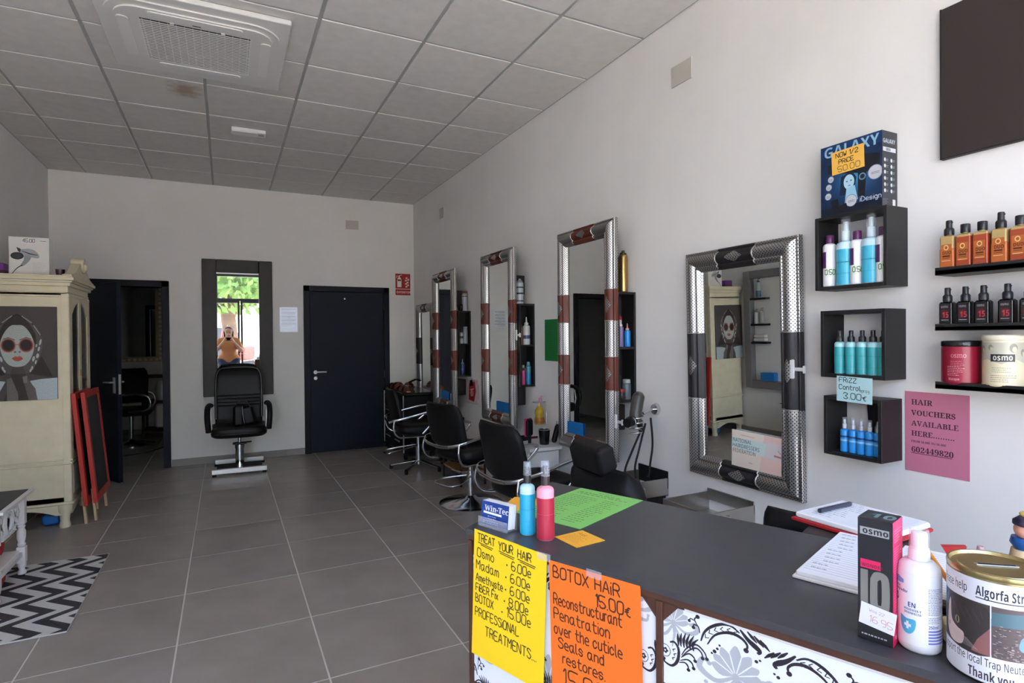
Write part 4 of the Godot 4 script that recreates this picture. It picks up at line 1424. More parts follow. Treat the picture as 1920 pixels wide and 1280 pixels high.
	part(oil, "body", MB.new().lathe(Vector3.ZERO, [Vector2(0, 0), Vector2(0.04, 0), Vector2(0.043, 0.01), Vector2(0.041, 0.04), Vector2(0.03, 0.062), Vector2(0.037, 0.085), Vector2(0.036, 0.105), Vector2(0.022, 0.13), Vector2(0.012, 0.14), Vector2(0, 0.14)], 20), matof(rgb(196, 160, 40)))
	part(oil, "liquid_band", MB.new().lathe(Vector3.ZERO, [Vector2(0.0405, 0.004), Vector2(0.0436, 0.012), Vector2(0.0416, 0.04), Vector2(0.035, 0.052)], 20), matof(rgb(160, 98, 24)))
	part(oil, "nozzle", MB.new().cyl(Vector3(0, 0.14, 0), Vector3(0, 0.165, 0), 0.011, 0.009), matof(rgb(226, 214, 140)))
	part(oil, "trigger", MB.new().rbox(Vector3(0.008, 0.185, 0.004), Vector3(0.03, 0.045, 0.022), 0.006).rbox(Vector3(0.02, 0.215, 0), Vector3(0.018, 0.02, 0.02), 0.005), matof(rgb(222, 170, 190)))
	var wr := thing("wire_holder", "thin wire bottle holder fixed to the wall", "holder", W(2.21, 0.745, 3.95))
	var rp := []
	for k in 20:
		rp.append(Vector3(cos(TAU * k / 20) * 0.05, 0.172, sin(TAU * k / 20) * 0.05))
	part(wr, "ring", MB.new().tube(rp, 0.003, 0.003, Vector3.UP, 6, false, true), M("chrome"))
	part(wr, "rod", MB.new().tube([Vector3(0.05, 0.172, 0), Vector3(0.065, 0.172, 0), Vector3(0.065, -0.003, 0), Vector3(-0.035, -0.003, 0)], 0.003, 0.003, Vector3.BACK, 6), M("chrome"))
	# red sachet hanging past the far shelf
	var rc := Canvas.new(96, 128, rgb(206, 186, 190))
	rc.poly([Vector2(24, 20), Vector2(74, 6), Vector2(84, 60), Vector2(66, 118), Vector2(20, 112)], rgb(176, 40, 48))
	rc.poly([Vector2(30, 4), Vector2(52, 0), Vector2(60, 30), Vector2(34, 36)], rgb(36, 28, 30))
	rc.ell(48, 74, 14, 20, rgb(214, 150, 152))
	rc.line([Vector2(34, 56), Vector2(64, 48)], 5, rgb(230, 210, 210))
	rc.line([Vector2(40, 96), Vector2(62, 92)], 5, rgb(90, 24, 30))
	var rs := thing("red_sachet", "red and white product sachet hanging on the wall", "sachet", W(XR - 0.012, 0.875, 5.45), -PI / 2)
	part(rs, "sachet", MB.new().rbox(Vector3(0, 0, 0.0), Vector3(0.3, 0.25, 0.016), 0.006), printed(rc, 0.35))
	part(rs, "hook", MB.new().tube(curve([Vector3(0, 0.1, -0.01), Vector3(0, 0.13, 0.004), Vector3(0, 0.12, 0.014)]), 0.003), M("chrome"))
	# hairdryer in its wall holder
	var hd := thing("dryer_holder", "chrome hairdryer holder fixed to the wall", "holder", W(XR, 1.0, 2.65))
	part(hd, "wall_disc", MB.new().cyl(Vector3(0, 0, 0), Vector3(-0.02, 0, 0), 0.036, 0.03, 20), M("chrome"))
	part(hd, "arm", MB.new().tube(curve([Vector3(-0.02, 0, 0), Vector3(-0.06, -0.005, 0.0), Vector3(-0.1, -0.02, 0.0)]), 0.009), M("chrome"))
	var sp := []
	for k in 56:
		var a := TAU * k / 14.0
		sp.append(Vector3(-0.155 + cos(a) * 0.042, -0.03 - 0.028 * k / 14.0, sin(a) * 0.042))
	part(hd, "spiral", MB.new().tube(sp, 0.004, 0.004, Vector3.UP, 6), M("chrome"))
	var dy := thing("hairdryer", "dark grey hairdryer hanging in the wall holder", "hairdryer", W(2.122, 0.99, 2.65), 0.35)
	var dT := Transform3D(Basis(Vector3.BACK, -0.2), Vector3(0, -0.01, 0))
	var dm := MB.new()
	dm.T = dT
	dm.tube(curve([Vector3(0, -0.05, 0), Vector3(0, 0.01, 0), Vector3(0.004, 0.06, 0), Vector3(0.01, 0.095, 0)]), 0.036, 0.036, Vector3.BACK, 16).ball(Vector3(0.012, 0.1, 0), Vector3(0.036, 0.03, 0.036))
	part(dy, "barrel", dm, matof(rgb(62, 60, 54)))
	dm = MB.new()
	dm.T = dT
	dm.cyl(Vector3(-0.01, -0.035, 0), Vector3(-0.085, -0.06, 0), 0.03, 0.027, 14)
	part(dy, "nozzle", dm, M("black_plastic"))
	dm = MB.new()
	dm.T = dT
	dm.cyl(Vector3(-0.04, -0.045, 0), Vector3(-0.05, -0.0485, 0), 0.033, 0.033, 14)
	part(dy, "nozzle_ring", dm, M("chrome"))
	dm = MB.new()
	dm.T = dT
	dm.ball(Vector3(0.014, 0.108, 0), Vector3(0.03, 0.027, 0.03))
	part(dy, "air_filter", dm, matof(rgb(80, 76, 68)))
	dm = MB.new()
	dm.T = dT
	dm.tube(curve([Vector3(0.01, -0.01, 0), Vector3(0.05, -0.045, 0.0), Vector3(0.085, -0.09, 0.0)]), 0.019, 0.016)
	part(dy, "handle", dm, matof(rgb(58, 54, 46)))
	# power cords from the tools down to the steel tray
	for k in 3:
		var a := [Vector3(0.0, -0.1, 0.0), Vector3(0.03, -0.07, 0.02), Vector3(0.11, -0.03, 0.01)][k] as Vector3
		var pts := [[Vector3(2.13, 0.88, 2.62), Vector3(2.08, 0.76, 2.64), Vector3(2.05, 0.66, 2.66), Vector3(2.06, 0.575, 2.66)], [Vector3(2.16, 0.93, 2.61), Vector3(2.12, 0.78, 2.62), Vector3(2.09, 0.68, 2.62), Vector3(2.1, 0.575, 2.62)], [Vector3(2.24, 0.95, 2.66), Vector3(2.245, 0.8, 2.65), Vector3(2.235, 0.68, 2.66), Vector3(2.22, 0.575, 2.66)]][k] as Array
		var wp := []
		for q in pts:
			wp.append(W(q.x, q.y, q.z))
		var o := thing("power_cord", ["thick black cord hanging from the wall hairdryer", "black cord hanging beside the hairdryer, second of three", "black cord hanging nearest the wall below the chrome disc"][k], "cord", Vector3.ZERO, 0.0, "cords below the hairdryer")
		part(o, "cord", MB.new().tube(curve(wp), 0.006, 0.006, Vector3.BACK, 8), M("rubber"))
		part(o, "plug", MB.new().cyl(wp[3], wp[3] + Vector3(0, 0.03, 0), 0.011, 0.009, 10), M("black_plastic"))
	# stainless trays below the mirrors
	for k in 2:
		var d0 := [2.55, 1.946][k] as float
		var o := thing("steel_tray", ["stainless steel wall tray under the hanging hairdryer", "stainless steel wall tray below the mirror nearest the counter"][k], "tray", W(XR, 0.0, d0), 0.0, "stainless wall trays")
		var wx := [0.24, 0.31][k] as float
		var dz := [0.26, 0.30][k] as float
		var m := MB.new()
		m.rbox(Vector3(-wx / 2, 0.515, -dz / 2), Vector3(wx, 0.006, dz), 0.001)
		m.rbox(Vector3(-wx / 2, 0.562, -0.003), Vector3(wx, 0.1, 0.006), 0.001)
		m.rbox(Vector3(-wx / 2, 0.562, -dz + 0.003), Vector3(wx, 0.1, 0.006), 0.001)
		m.rbox(Vector3(-wx + 0.003, 0.562, -dz / 2), Vector3(0.006, 0.1, dz - 0.012), 0.001)
		part(o, "tray", m, M("steel"))
		part(o, "back_panel", MB.new().rbox(Vector3(-0.006, 0.6, -dz / 2), Vector3(0.01, 0.1 if k == 0 else 0.06, dz), 0.002), M("black_plastic" if k == 0 else "steel"))
		part(o, "drawer_box", MB.new().rbox(Vector3(-wx / 2, 0.4, -dz / 2), Vector3(wx - 0.02, 0.22, dz - 0.02), 0.004), M("black_plastic"))
	var so := thing("wall_trunking", "short white cable trunking low on the mirror wall", "trunking", W(XR, 0.475, 2.37))
	part(so, "cover", MB.new().rbox(Vector3(-0.01, 0, 0), Vector3(0.02, 0.05, 0.16), 0.003), M("white_plastic"))
	part(so, "end_cap", MB.new().rbox(Vector3(-0.012, 0, -0.08), Vector3(0.024, 0.056, 0.02), 0.003), M("white_plastic"))
	# white trolley with tools between the chairs
	trolley()
	far_trolley()
	# small wooden side table between the chairs
	var st := thing("wooden_side_table", "low light wood table with dark legs between the styling chairs", "table", W(2.125, 0, 5.36))
	part(st, "top", MB.new().rbox(Vector3(0, 0.36, 0), Vector3(0.28, 0.02, 0.52), 0.003), M("oak"))
	part(st, "apron", MB.new().rbox(Vector3(-0.125, 0.295, 0), Vector3(0.02, 0.11, 0.46), 0.002).rbox(Vector3(0, 0.295, 0.235), Vector3(0.25, 0.11, 0.02), 0.002), M("oak"))
	part(st, "knob", MB.new().ball(Vector3(-0.14, 0.295, 0.05), Vector3(0.012, 0.012, 0.012), 10, 8), M("black_plastic"))
	part(st, "lower_shelf", MB.new().rbox(Vector3(0, 0.13, 0), Vector3(0.26, 0.018, 0.48), 0.003), M("oak"))
	for sx in [-0.125, 0.125]:
		for sz in [-0.24, 0.24]:
			part(st, "leg", MB.new().cyl(Vector3(sx, 0, sz), Vector3(sx, 0.35, sz), 0.011, 0.011, 10), M("black_frame"))

func trolley() -> void:
	var o := thing("white_trolley", "white tool trolley against the wall between two tall mirrors", "trolley", W(2.10, 0, 3.83))
	part(o, "body", MB.new().rbox(Vector3(0, 0.34, 0), Vector3(0.26, 0.5, 0.3), 0.01), M("white_gloss"))
	part(o, "tray", MB.new().rbox(Vector3(0, 0.605, 0), Vector3(0.28, 0.03, 0.36), 0.008), M("white_gloss"))
	for y in [0.18, 0.34, 0.5]:
		var dw := part(o, "drawer", MB.new().rbox(Vector3(-0.132, y, 0), Vector3(0.012, 0.14, 0.28), 0.004), M("white_gloss"))
		part(dw, "handle", MB.new().rbox(Vector3(-0.144, y + 0.04, 0), Vector3(0.012, 0.012, 0.1), 0.003), M("brushed"))
	for sx in [-0.1, 0.1]:
		for sz in [-0.12, 0.12]:
			part(o, "castor", MB.new().cyl(Vector3(sx - 0.012, 0.03, sz), Vector3(sx + 0.012, 0.03, sz), 0.03, 0.03, 12).cyl(Vector3(sx, 0.03, sz), Vector3(sx, 0.1, sz), 0.008), M("rubber"))
	var top := 0.62
	var br := thing("paddle_brush", "black and pink paddle brush standing on the white trolley", "brush", W(2.04, top, 3.8), 0.3)
	part(br, "head", MB.new().rbox(Vector3(0, 0.13, 0), Vector3(0.07, 0.13, 0.03), 0.014), M("black_plastic"))
	part(br, "rim", MB.new().rbox(Vector3(0, 0.13, -0.016), Vector3(0.076, 0.136, 0.012), 0.005), matof(rgb(196, 30, 92)))
	part(br, "handle", MB.new().cyl(Vector3(0, 0, 0), Vector3(0, 0.08, 0), 0.012, 0.014), M("black_plastic"))
	var cu := thing("tool_cup", "dark cup on the white trolley", "cup", W(2.15, top, 3.77))
	part(cu, "cup", MB.new().lathe(Vector3.ZERO, [Vector2(0, 0), Vector2(0.036, 0), Vector2(0.044, 0.11), Vector2(0.041, 0.11), Vector2(0.034, 0.006), Vector2(0, 0.006)], 20), M("black_gloss"))
	part(cu, "rim", MB.new().lathe(Vector3(0, 0.108, 0), [Vector2(0.044, 0), Vector2(0.0455, 0.004), Vector2(0.042, 0.006)], 20), M("brushed"))
	var cl := thing("hair_clippers", "black hair clippers leaning on the white trolley", "clippers", W(2.2, top, 3.72), 0.2)
	var m := MB.new()
	m.T = Transform3D(Basis(Vector3.BACK, -0.35), Vector3(0, 0.01, 0))
	m.rbox(Vector3(0, 0.075, 0), Vector3(0.045, 0.14, 0.04), 0.014)
	part(cl, "body", m, M("black_plastic"))
	m = MB.new()
	m.T = Transform3D(Basis(Vector3.BACK, -0.35), Vector3(0, 0.01, 0))
	m.rbox(Vector3(0, 0.155, 0), Vector3(0.042, 0.026, 0.02), 0.003)
	part(cl, "blade", m, M("chrome"))
	var cm := thing("round_brush", "black round brush lying on the white trolley", "brush", W(2.05, top + 0.024, 3.95), 0.2)
	part(cm, "barrel", MB.new().cyl(Vector3(-0.05, 0, 0), Vector3(0.05, 0, 0), 0.023, 0.023, 16), M("black_plastic"))
	part(cm, "handle", MB.new().tube([Vector3(0.05, 0, 0), Vector3(0.09, -0.005, 0), Vector3(0.16, -0.008, 0)], 0.009), matof(rgb(120, 24, 60)))

func far_trolley() -> void:
	var o := thing("black_drawer_trolley", "black drawer trolley in the corner beside the closed door", "trolley", W(2.03, 0, 6.93))
	part(o, "body", MB.new().rbox(Vector3(0.0, 0.42, 0), Vector3(0.40, 0.66, 0.86), 0.01), M("black_plastic"))
	part(o, "top_tray", MB.new().rbox(Vector3(0, 0.77, 0), Vector3(0.43, 0.04, 0.9), 0.012), M("black_gloss"))
	for k in 2:
		for y in [0.18, 0.34, 0.5, 0.66]:
			var dw := part(o, "drawer", MB.new().rbox(Vector3(-0.2, y, -0.21 + 0.42 * k), Vector3(0.02, 0.135, 0.38), 0.006), M("black_plastic"))
			part(dw, "handle", MB.new().rbox(Vector3(-0.215, y + 0.03, -0.21 + 0.42 * k), Vector3(0.014, 0.014, 0.2), 0.004), M("brushed"))
	for sx in [-0.16, 0.16]:
		for sz in [-0.38, 0.38]:
			part(o, "castor", MB.new().cyl(Vector3(sx - 0.015, 0.04, sz), Vector3(sx + 0.015, 0.04, sz), 0.04, 0.04, 12).cyl(Vector3(sx, 0.04, sz), Vector3(sx, 0.1, sz), 0.01), M("rubber"))
	part(o, "corner_rail", MB.new().cyl(Vector3(-0.2, 0.1, 0.44), Vector3(-0.2, 0.78, 0.44), 0.008, 0.008, 8).cyl(Vector3(-0.2, 0.1, -0.44), Vector3(-0.2, 0.78, -0.44), 0.008, 0.008, 8), M("brushed"))
	# tinting bowls and foil on its top
	var spots := [[1.92, 7.26, 0.075, 0.07], [1.93, 7.07, 0.085, 0.09], [1.93, 6.85, 0.085, 0.07], [1.93, 6.64, 0.08, 0.075], [2.11, 7.22, 0.075, 0.07]]
	var what := ["copper tinting bowl at the wall end of the black trolley", "large copper tinting bowl in the middle of the black trolley", "copper tinting bowl at the near end of the black trolley", "small copper bowl by the corner mirror", "copper bowl at the back of the black trolley"]
	for k in spots.size():
		var s: Array = spots[k]
		var b := thing("copper_bowl", what[k], "bowl", W(s[0], 0.79, s[1]), 0.5 * k, "copper bowls on the black trolley")
		part(b, "bowl", MB.new().lathe(Vector3.ZERO, [Vector2(0, s[3]), Vector2(s[2] * 0.45, s[3] * 0.95), Vector2(s[2] * 0.8, s[3] * 0.6), Vector2(s[2], 0.006), Vector2(s[2] * 1.06, 0.0), Vector2(s[2] * 1.04, 0.01), Vector2(s[2] * 0.95, 0.012)], 22), M("copper"))
		part(b, "lug", MB.new().tube(curve([Vector3(s[2] * 0.9, 0.02, -0.02), Vector3(s[2] * 1.25, 0.03, 0), Vector3(s[2] * 0.9, 0.02, 0.02)]), 0.006), M("black_plastic"))
	var sc := thing("black_cape", "folded black cape on the far end of the trolley", "cape", W(2.1, 0.79, 6.9))
	part(sc, "folds", MB.new().tube(curve([Vector3(-0.1, 0.1, 0.1), Vector3(0.0, 0.125, 0.02), Vector3(0.09, 0.1, -0.1)]), 0.02, 0.012), M("black_leather"))
	# narrow black cart under the far tall mirror
	var tb := thing("narrow_black_cart", "narrow black cart under the far tall mirror", "cart", W(2.222, 0, 5.98))
	part(tb, "body", MB.new().rbox(Vector3(0, 0.33, 0), Vector3(0.09, 0.5, 0.6), 0.008), M("black_plastic"))
	for y in [0.2, 0.34, 0.48]:
		part(tb, "drawer", MB.new().rbox(Vector3(-0.048, y, 0), Vector3(0.012, 0.12, 0.56), 0.004), M("black_gloss"))
	for sz in [-0.26, 0.26]:
		for sx in [-0.025, 0.025]:
			part(tb, "castor", MB.new().cyl(Vector3(sx - 0.01, 0.04, sz), Vector3(sx + 0.01, 0.04, sz), 0.04, 0.04, 12), M("rubber"))

# ---------------------------------------------------------------- chairs

func seat_pad(w: float, d: float, t: float, y: float) -> MB:
	# rounded cushion, top slightly domed
	var mb := MB.new()
	var nu := 32
	var prof := [[0.0, 0.0], [0.9, 0.0], [0.98, 0.12], [1.0, 0.35], [1.0, 0.7], [0.96, 0.92], [0.8, 1.0], [0.0, 1.03]]
	var g := []
	for i in nu:
		var a := TAU * i / nu
		var ca := signf(cos(a)) * pow(absf(cos(a)), 0.5)
		var sa := signf(sin(a)) * pow(absf(sin(a)), 0.5)
		var col := []
		for p in prof:
			col.append(Vector3(ca * w / 2 * p[0], y + p[1] * t, sa * d / 2 * p[0]))
		g.append(col)
	return mb.grid(g, true)

func star_base(o: Node3D, n: int, r: float) -> void:
	for k in n:
		var a := TAU * k / n + 0.3
		var dv := Vector3(sin(a), 0, cos(a))
		part(o, "base_arm", MB.new().tube([dv * 0.03 + Vector3(0, 0.085, 0), dv * r * 0.6 + Vector3(0, 0.06, 0), dv * r + Vector3(0, 0.04, 0)], 0.02, 0.012, Vector3.UP, 8), M("chrome"))
		part(o, "glide", MB.new().cyl(dv * r, dv * r + Vector3(0, 0.04, 0), 0.018, 0.02, 12), M("rubber"))

func styling_chair(called: String, label: String, p: Vector3, turn: float, base: String) -> Node3D:
	var o := thing(called, label, "chair", p, turn, "black styling chairs in front of the mirrors")
	part(o, "seat", seat_pad(0.52, 0.5, 0.1, 0.41), M("black_leather"))
	part(o, "backrest", cushion_back(0.5, 0.37, 0.06, 0.05).mesh_at(Vector3(0, 0.52, -0.26), 0.2), M("black_leather"))
	for s in [-1, 1]:
		var x: float = 0.285 * s
		part(o, "arm_frame", MB.new().tube(curve([Vector3(x * 0.55, 0.545, -0.335), Vector3(x * 0.9, 0.57, -0.3), Vector3(x, 0.6, -0.16), Vector3(x, 0.64, 0.02), Vector3(x, 0.655, 0.15), Vector3(x, 0.635, 0.215), Vector3(x, 0.585, 0.18), Vector3(x, 0.5, 0.07), Vector3(x, 0.42, -0.01)], 5), 0.007, 0.013, Vector3.UP, 10), M("chrome"))
		part(o, "rear_loop", MB.new().tube(curve([Vector3(x * 0.9, 0.57, -0.3), Vector3(x * 0.93, 0.48, -0.31), Vector3(x * 0.9, 0.4, -0.26), Vector3(x * 0.8, 0.385, -0.15), Vector3(x * 0.75, 0.385, 0.05)], 5), 0.009, 0.009, Vector3.RIGHT, 8), M("chrome"))
	part(o, "back_bar", MB.new().tube(curve([Vector3(-0.157, 0.545, -0.335), Vector3(0, 0.53, -0.33), Vector3(0.157, 0.545, -0.335)]), 0.009, 0.014), M("chrome"))
	part(o, "seat_plate", MB.new().rbox(Vector3(0, 0.395, 0), Vector3(0.44, 0.02, 0.36), 0.004), M("black_plastic"))
	part(o, "column", MB.new().cyl(Vector3(0, 0.05, 0), Vector3(0, 0.27, 0), 0.034, 0.034, 18).cyl(Vector3(0, 0.27, 0), Vector3(0, 0.39, 0), 0.02, 0.02, 14), M("chrome"))
	part(o, "pump_lever", MB.new().tube(curve([Vector3(0.03, 0.26, 0), Vector3(0.1, 0.25, -0.02), Vector3(0.22, 0.25, -0.04)]), 0.007), M("chrome"))
	if base == "star":
		star_base(o, 5, 0.3)
		part(o, "footrest", MB.new().tube(curve([Vector3(-0.03, 0.26, -0.02), Vector3(-0.1, 0.22, -0.28), Vector3(-0.08, 0.2, -0.36), Vector3(0.08, 0.2, -0.36), Vector3(0.1, 0.22, -0.28), Vector3(0.03, 0.26, -0.02)], 4), 0.009), M("chrome"))
	else:
		part(o, "base_disc", MB.new().lathe(Vector3.ZERO, [Vector2(0, 0), Vector2(0.27, 0), Vector2(0.272, 0.008), Vector2(0.24, 0.018), Vector2(0.06, 0.045), Vector2(0.036, 0.07)], 36), M("chrome"))
		part(o, "footrest", MB.new().tube(curve([Vector3(-0.03, 0.24, -0.02), Vector3(-0.14, 0.22, -0.2), Vector3(-0.1, 0.21, -0.3), Vector3(0.1, 0.21, -0.3), Vector3(0.14, 0.22, -0.2), Vector3(0.03, 0.24, -0.02)], 4), 0.008), M("chrome"))
	return o

func build_chairs() -> void:
	styling_chair("styling_chair", "black styling chair on a star base at the far trolley", W(1.88, 0, 6.08), PI / 2 - 0.1, "star")
	styling_chair("styling_chair", "black styling chair on a chrome disc at the second tall mirror", W(1.885, 0, 4.6), PI / 2 + 0.25, "disc")
	styling_chair("styling_chair", "black styling chair nearest the counter with looping chrome arms", W(1.83, 0, 3.33), PI / 2 + 0.1, "disc")
	# shampoo chair with headrest, seen over the counter
	var o := thing("barber_chair", "thick black chair with a padded headrest behind the counter", "chair", W(1.70, 0, 2.03), PI / 2)
	part(o, "seat", seat_pad(0.52, 0.5, 0.13, 0.38), M("black_leather"))
	part(o, "backrest", cushion_back(0.46, 0.42, 0.13, 0.015).mesh_at(Vector3(0, 0.46, -0.20), 0.16), M("black_leather"))
	var hm := MB.new()
	hm.T = Transform3D(Basis(Vector3.RIGHT, -0.25), Vector3(0, 0.915, -0.285))
	hm.rbox(Vector3(0.03, 0, 0), Vector3(0.24, 0.13, 0.1), 0.025)
	part(o, "headrest", hm, M("black_leather"))
	part(o, "headrest_stem", MB.new().cyl(Vector3(0.03, 0.84, -0.26), Vector3(0.03, 0.89, -0.28), 0.012, 0.012, 10), M("chrome"))
	part(o, "seat_plate", MB.new().rbox(Vector3(0, 0.365, 0), Vector3(0.44, 0.03, 0.4), 0.005), M("black_plastic"))
	for s in [-1, 1]:
		part(o, "armrest", MB.new().tube(curve([Vector3(s * 0.27, 0.4, -0.2), Vector3(s * 0.29, 0.62, -0.16), Vector3(s * 0.29, 0.66, 0.0), Vector3(s * 0.29, 0.64, 0.2), Vector3(s * 0.28, 0.4, 0.16)], 5), 0.01, 0.02, Vector3.UP, 8), M("chrome"))
	part(o, "column", MB.new().cyl(Vector3(0, 0.04, 0), Vector3(0, 0.36, 0), 0.04, 0.04, 18), M("chrome"))
	part(o, "base_disc", MB.new().lathe(Vector3.ZERO, [Vector2(0, 0), Vector2(0.29, 0), Vector2(0.292, 0.008), Vector2(0.26, 0.02), Vector2(0.06, 0.045), Vector2(0.04, 0.07)], 36), M("chrome"))
	# chair behind the counter
	o = thing("reception_chair", "black chair with a rounded back just behind the counter", "chair", W(1.98, 0, 1.45), PI / 2 + 0.3)
	part(o, "seat", seat_pad(0.36, 0.36, 0.08, 0.42), M("black_leather"))
	part(o, "backrest", cushion_back(0.21, 0.3, 0.05, 0.03).mesh_at(Vector3(0, 0.50, -0.15), 0.12), M("black_leather"))
	part(o, "back_post", MB.new().tube([Vector3(0, 0.40, -0.1), Vector3(0, 0.42, -0.25), Vector3(0, 0.6, -0.27)], 0.014, 0.02), M("black_plastic"))
	part(o, "column", MB.new().cyl(Vector3(0, 0.08, 0), Vector3(0, 0.42, 0), 0.025, 0.025, 14), M("black_plastic"))
	star_base(o, 5, 0.25)
	# large chair before the mirror on the end wall
	o = thing("salon_armchair", "large black salon chair in front of the dark framed mirror", "chair", W(0.124, 0, 6.98), -0.02)
	part(o, "seat", seat_pad(0.56, 0.54, 0.12, 0.385), M("black_leather"))
	part(o, "seat_piping", MB.new().tube(curve([Vector3(-0.265, 0.43, 0.1), Vector3(-0.24, 0.43, 0.255), Vector3(0, 0.43, 0.285), Vector3(0.24, 0.43, 0.255), Vector3(0.265, 0.43, 0.1)]), 0.006), M("black_gloss"))
	part(o, "backrest", cushion_back(0.48, 0.66, 0.1, 0.02).mesh_at(Vector3(0, 0.46, -0.08), 0.1), M("black_leather"))
	for k in 4:
		var y := 0.24 + k * 0.036
		var mb := MB.new()
		mb.T = Transform3D(Basis(Vector3.RIGHT, -0.1), Vector3(0, 0.46, -0.08))
		mb.tube([Vector3(-0.21, y, 0.056), Vector3(0, y, 0.05), Vector3(0.21, y, 0.056)], 0.014, 0.01, Vector3.UP, 8)
		part(o, "back_roll", mb, M("black_leather"))
	var rim := MB.new()
	rim.T = Transform3D(Basis(Vector3.RIGHT, -0.1), Vector3(0, 0.46, -0.08))
	rim.tube(curve([Vector3(-0.228, 0.1, 0.045), Vector3(-0.228, 0.5, 0.045), Vector3(-0.2, 0.62, 0.04), Vector3(-0.12, 0.655, 0.035), Vector3(0.12, 0.655, 0.035), Vector3(0.2, 0.62, 0.04), Vector3(0.228, 0.5, 0.045), Vector3(0.228, 0.1, 0.045)], 5), 0.014, 0.014, Vector3.BACK, 8)
	part(o, "back_piping", rim, M("black_gloss"))
	for s in [-1, 1]:
		part(o, "arm_pad", MB.new().tube(curve([Vector3(s * 0.29, 0.46, 0.22), Vector3(s * 0.3, 0.6, 0.245), Vector3(s * 0.3, 0.70, 0.17), Vector3(s * 0.29, 0.72, 0.0), Vector3(s * 0.28, 0.70, -0.14)], 6), 0.028, 0.022, Vector3.BACK, 12), M("black_leather"))
		part(o, "arm_support", MB.new().tube([Vector3(s * 0.262, 0.42, 0.16), Vector3(s * 0.27, 0.56, 0.19), Vector3(s * 0.275, 0.68, 0.15)], 0.012, 0.006, Vector3.BACK, 8), M("brushed"))
	part(o, "column", MB.new().cyl(Vector3(0, 0.06, 0), Vector3(0, 0.24, 0), 0.045, 0.045, 20).cyl(Vector3(0, 0.24, 0), Vector3(0, 0.275, 0), 0.05, 0.05, 20).cyl(Vector3(0, 0.27, 0), Vector3(0, 0.39, 0), 0.018, 0.018, 14), M("chrome"))
	part(o, "swivel_lever", MB.new().rbox(Vector3(0, 0.29, 0), Vector3(0.14, 0.02, 0.06), 0.006).tube([Vector3(0.06, 0.295, 0), Vector3(0.12, 0.3, 0.01)], 0.008), M("black_plastic"))
	part(o, "base_bar", MB.new().rbox(Vector3(0, 0.05, 0.27), Vector3(0.53, 0.05, 0.05), 0.004), M("brushed"))
	part(o, "base_bar", MB.new().rbox(Vector3(0, 0.05, -0.28), Vector3(0.50, 0.05, 0.05), 0.004), M("brushed"))
	part(o, "base_spine", MB.new().rbox(Vector3(0, 0.05, 0), Vector3(0.07, 0.04, 0.55), 0.006), M("chrome"))
	part(o, "foot_plate", MB.new().rbox(Vector3(0, 0.062, 0.1), Vector3(0.44, 0.012, 0.28), 0.003), M("rubber"))
	for sx in [-0.24, 0.24]:
		for sz in [-0.28, 0.27]:
			part(o, "foot", MB.new().cyl(Vector3(sx, 0, sz), Vector3(sx, 0.026, sz), 0.02, 0.02, 12), M("rubber"))
	var bg := thing("black_bag", "small black bag sitting on the large salon chair", "bag", W(0.15, 0.50, 6.80))
	part(bg, "body", MB.new().rbox(Vector3(-0.035, 0.115, 0), Vector3(0.11, 0.23, 0.1), 0.03), M("black_leather"))
	var bm := MB.new()
	bm.T = Transform3D(Basis(Vector3.BACK, 0.22), Vector3(0.05, 0.0, -0.01))
	bm.rbox(Vector3(0.03, 0.11, 0), Vector3(0.12, 0.2, 0.09), 0.03)
	part(bg, "side_pouch", bm, M("black_leather"))
	part(bg, "clasp", MB.new().tube(curve([Vector3(0.0, 0.21, 0.045), Vector3(0.005, 0.13, 0.07), Vector3(0.02, 0.03, 0.06)]), 0.009, 0.004, Vector3.RIGHT, 6), M("brushed"))
	part(bg, "handle", MB.new().tube(curve([Vector3(-0.07, 0.2, 0), Vector3(-0.03, 0.26, 0), Vector3(0.04, 0.26, 0), Vector3(0.08, 0.2, 0)]), 0.008), M("black_gloss"))

# ---------------------------------------------------------------- product wall beside the counter

const ROW := ["leftmost", "second from left", "third from left", "fourth from left", "fifth from left", "sixth from left", "seventh from left", "eighth from left", "ninth from left"]

func cube_shelf(label: String, d0: float, d1: float, y0: float, y1: float) -> void:
	var o := thing("cube_wall_shelf", label, "shelf", W(XR, y0, (d0 + d1) / 2), -PI / 2, "black cube shelves on the product wall")
	var w := d1 - d0
	var h := y1 - y0
	var t := 0.014
	var dp := 0.13
	for s in [-1, 1]:
		part(o, "side_panel", MB.new().rbox(Vector3(s * (w / 2 - t / 2), h / 2, dp / 2), Vector3(t, h, dp), 0.0015), M("black_shelf"))
	for y in [t / 2, h - t / 2]:
		part(o, "board", MB.new().rbox(Vector3(0, y, dp / 2), Vector3(w - 2 * t, t, dp), 0.0015), M("black_shelf"))

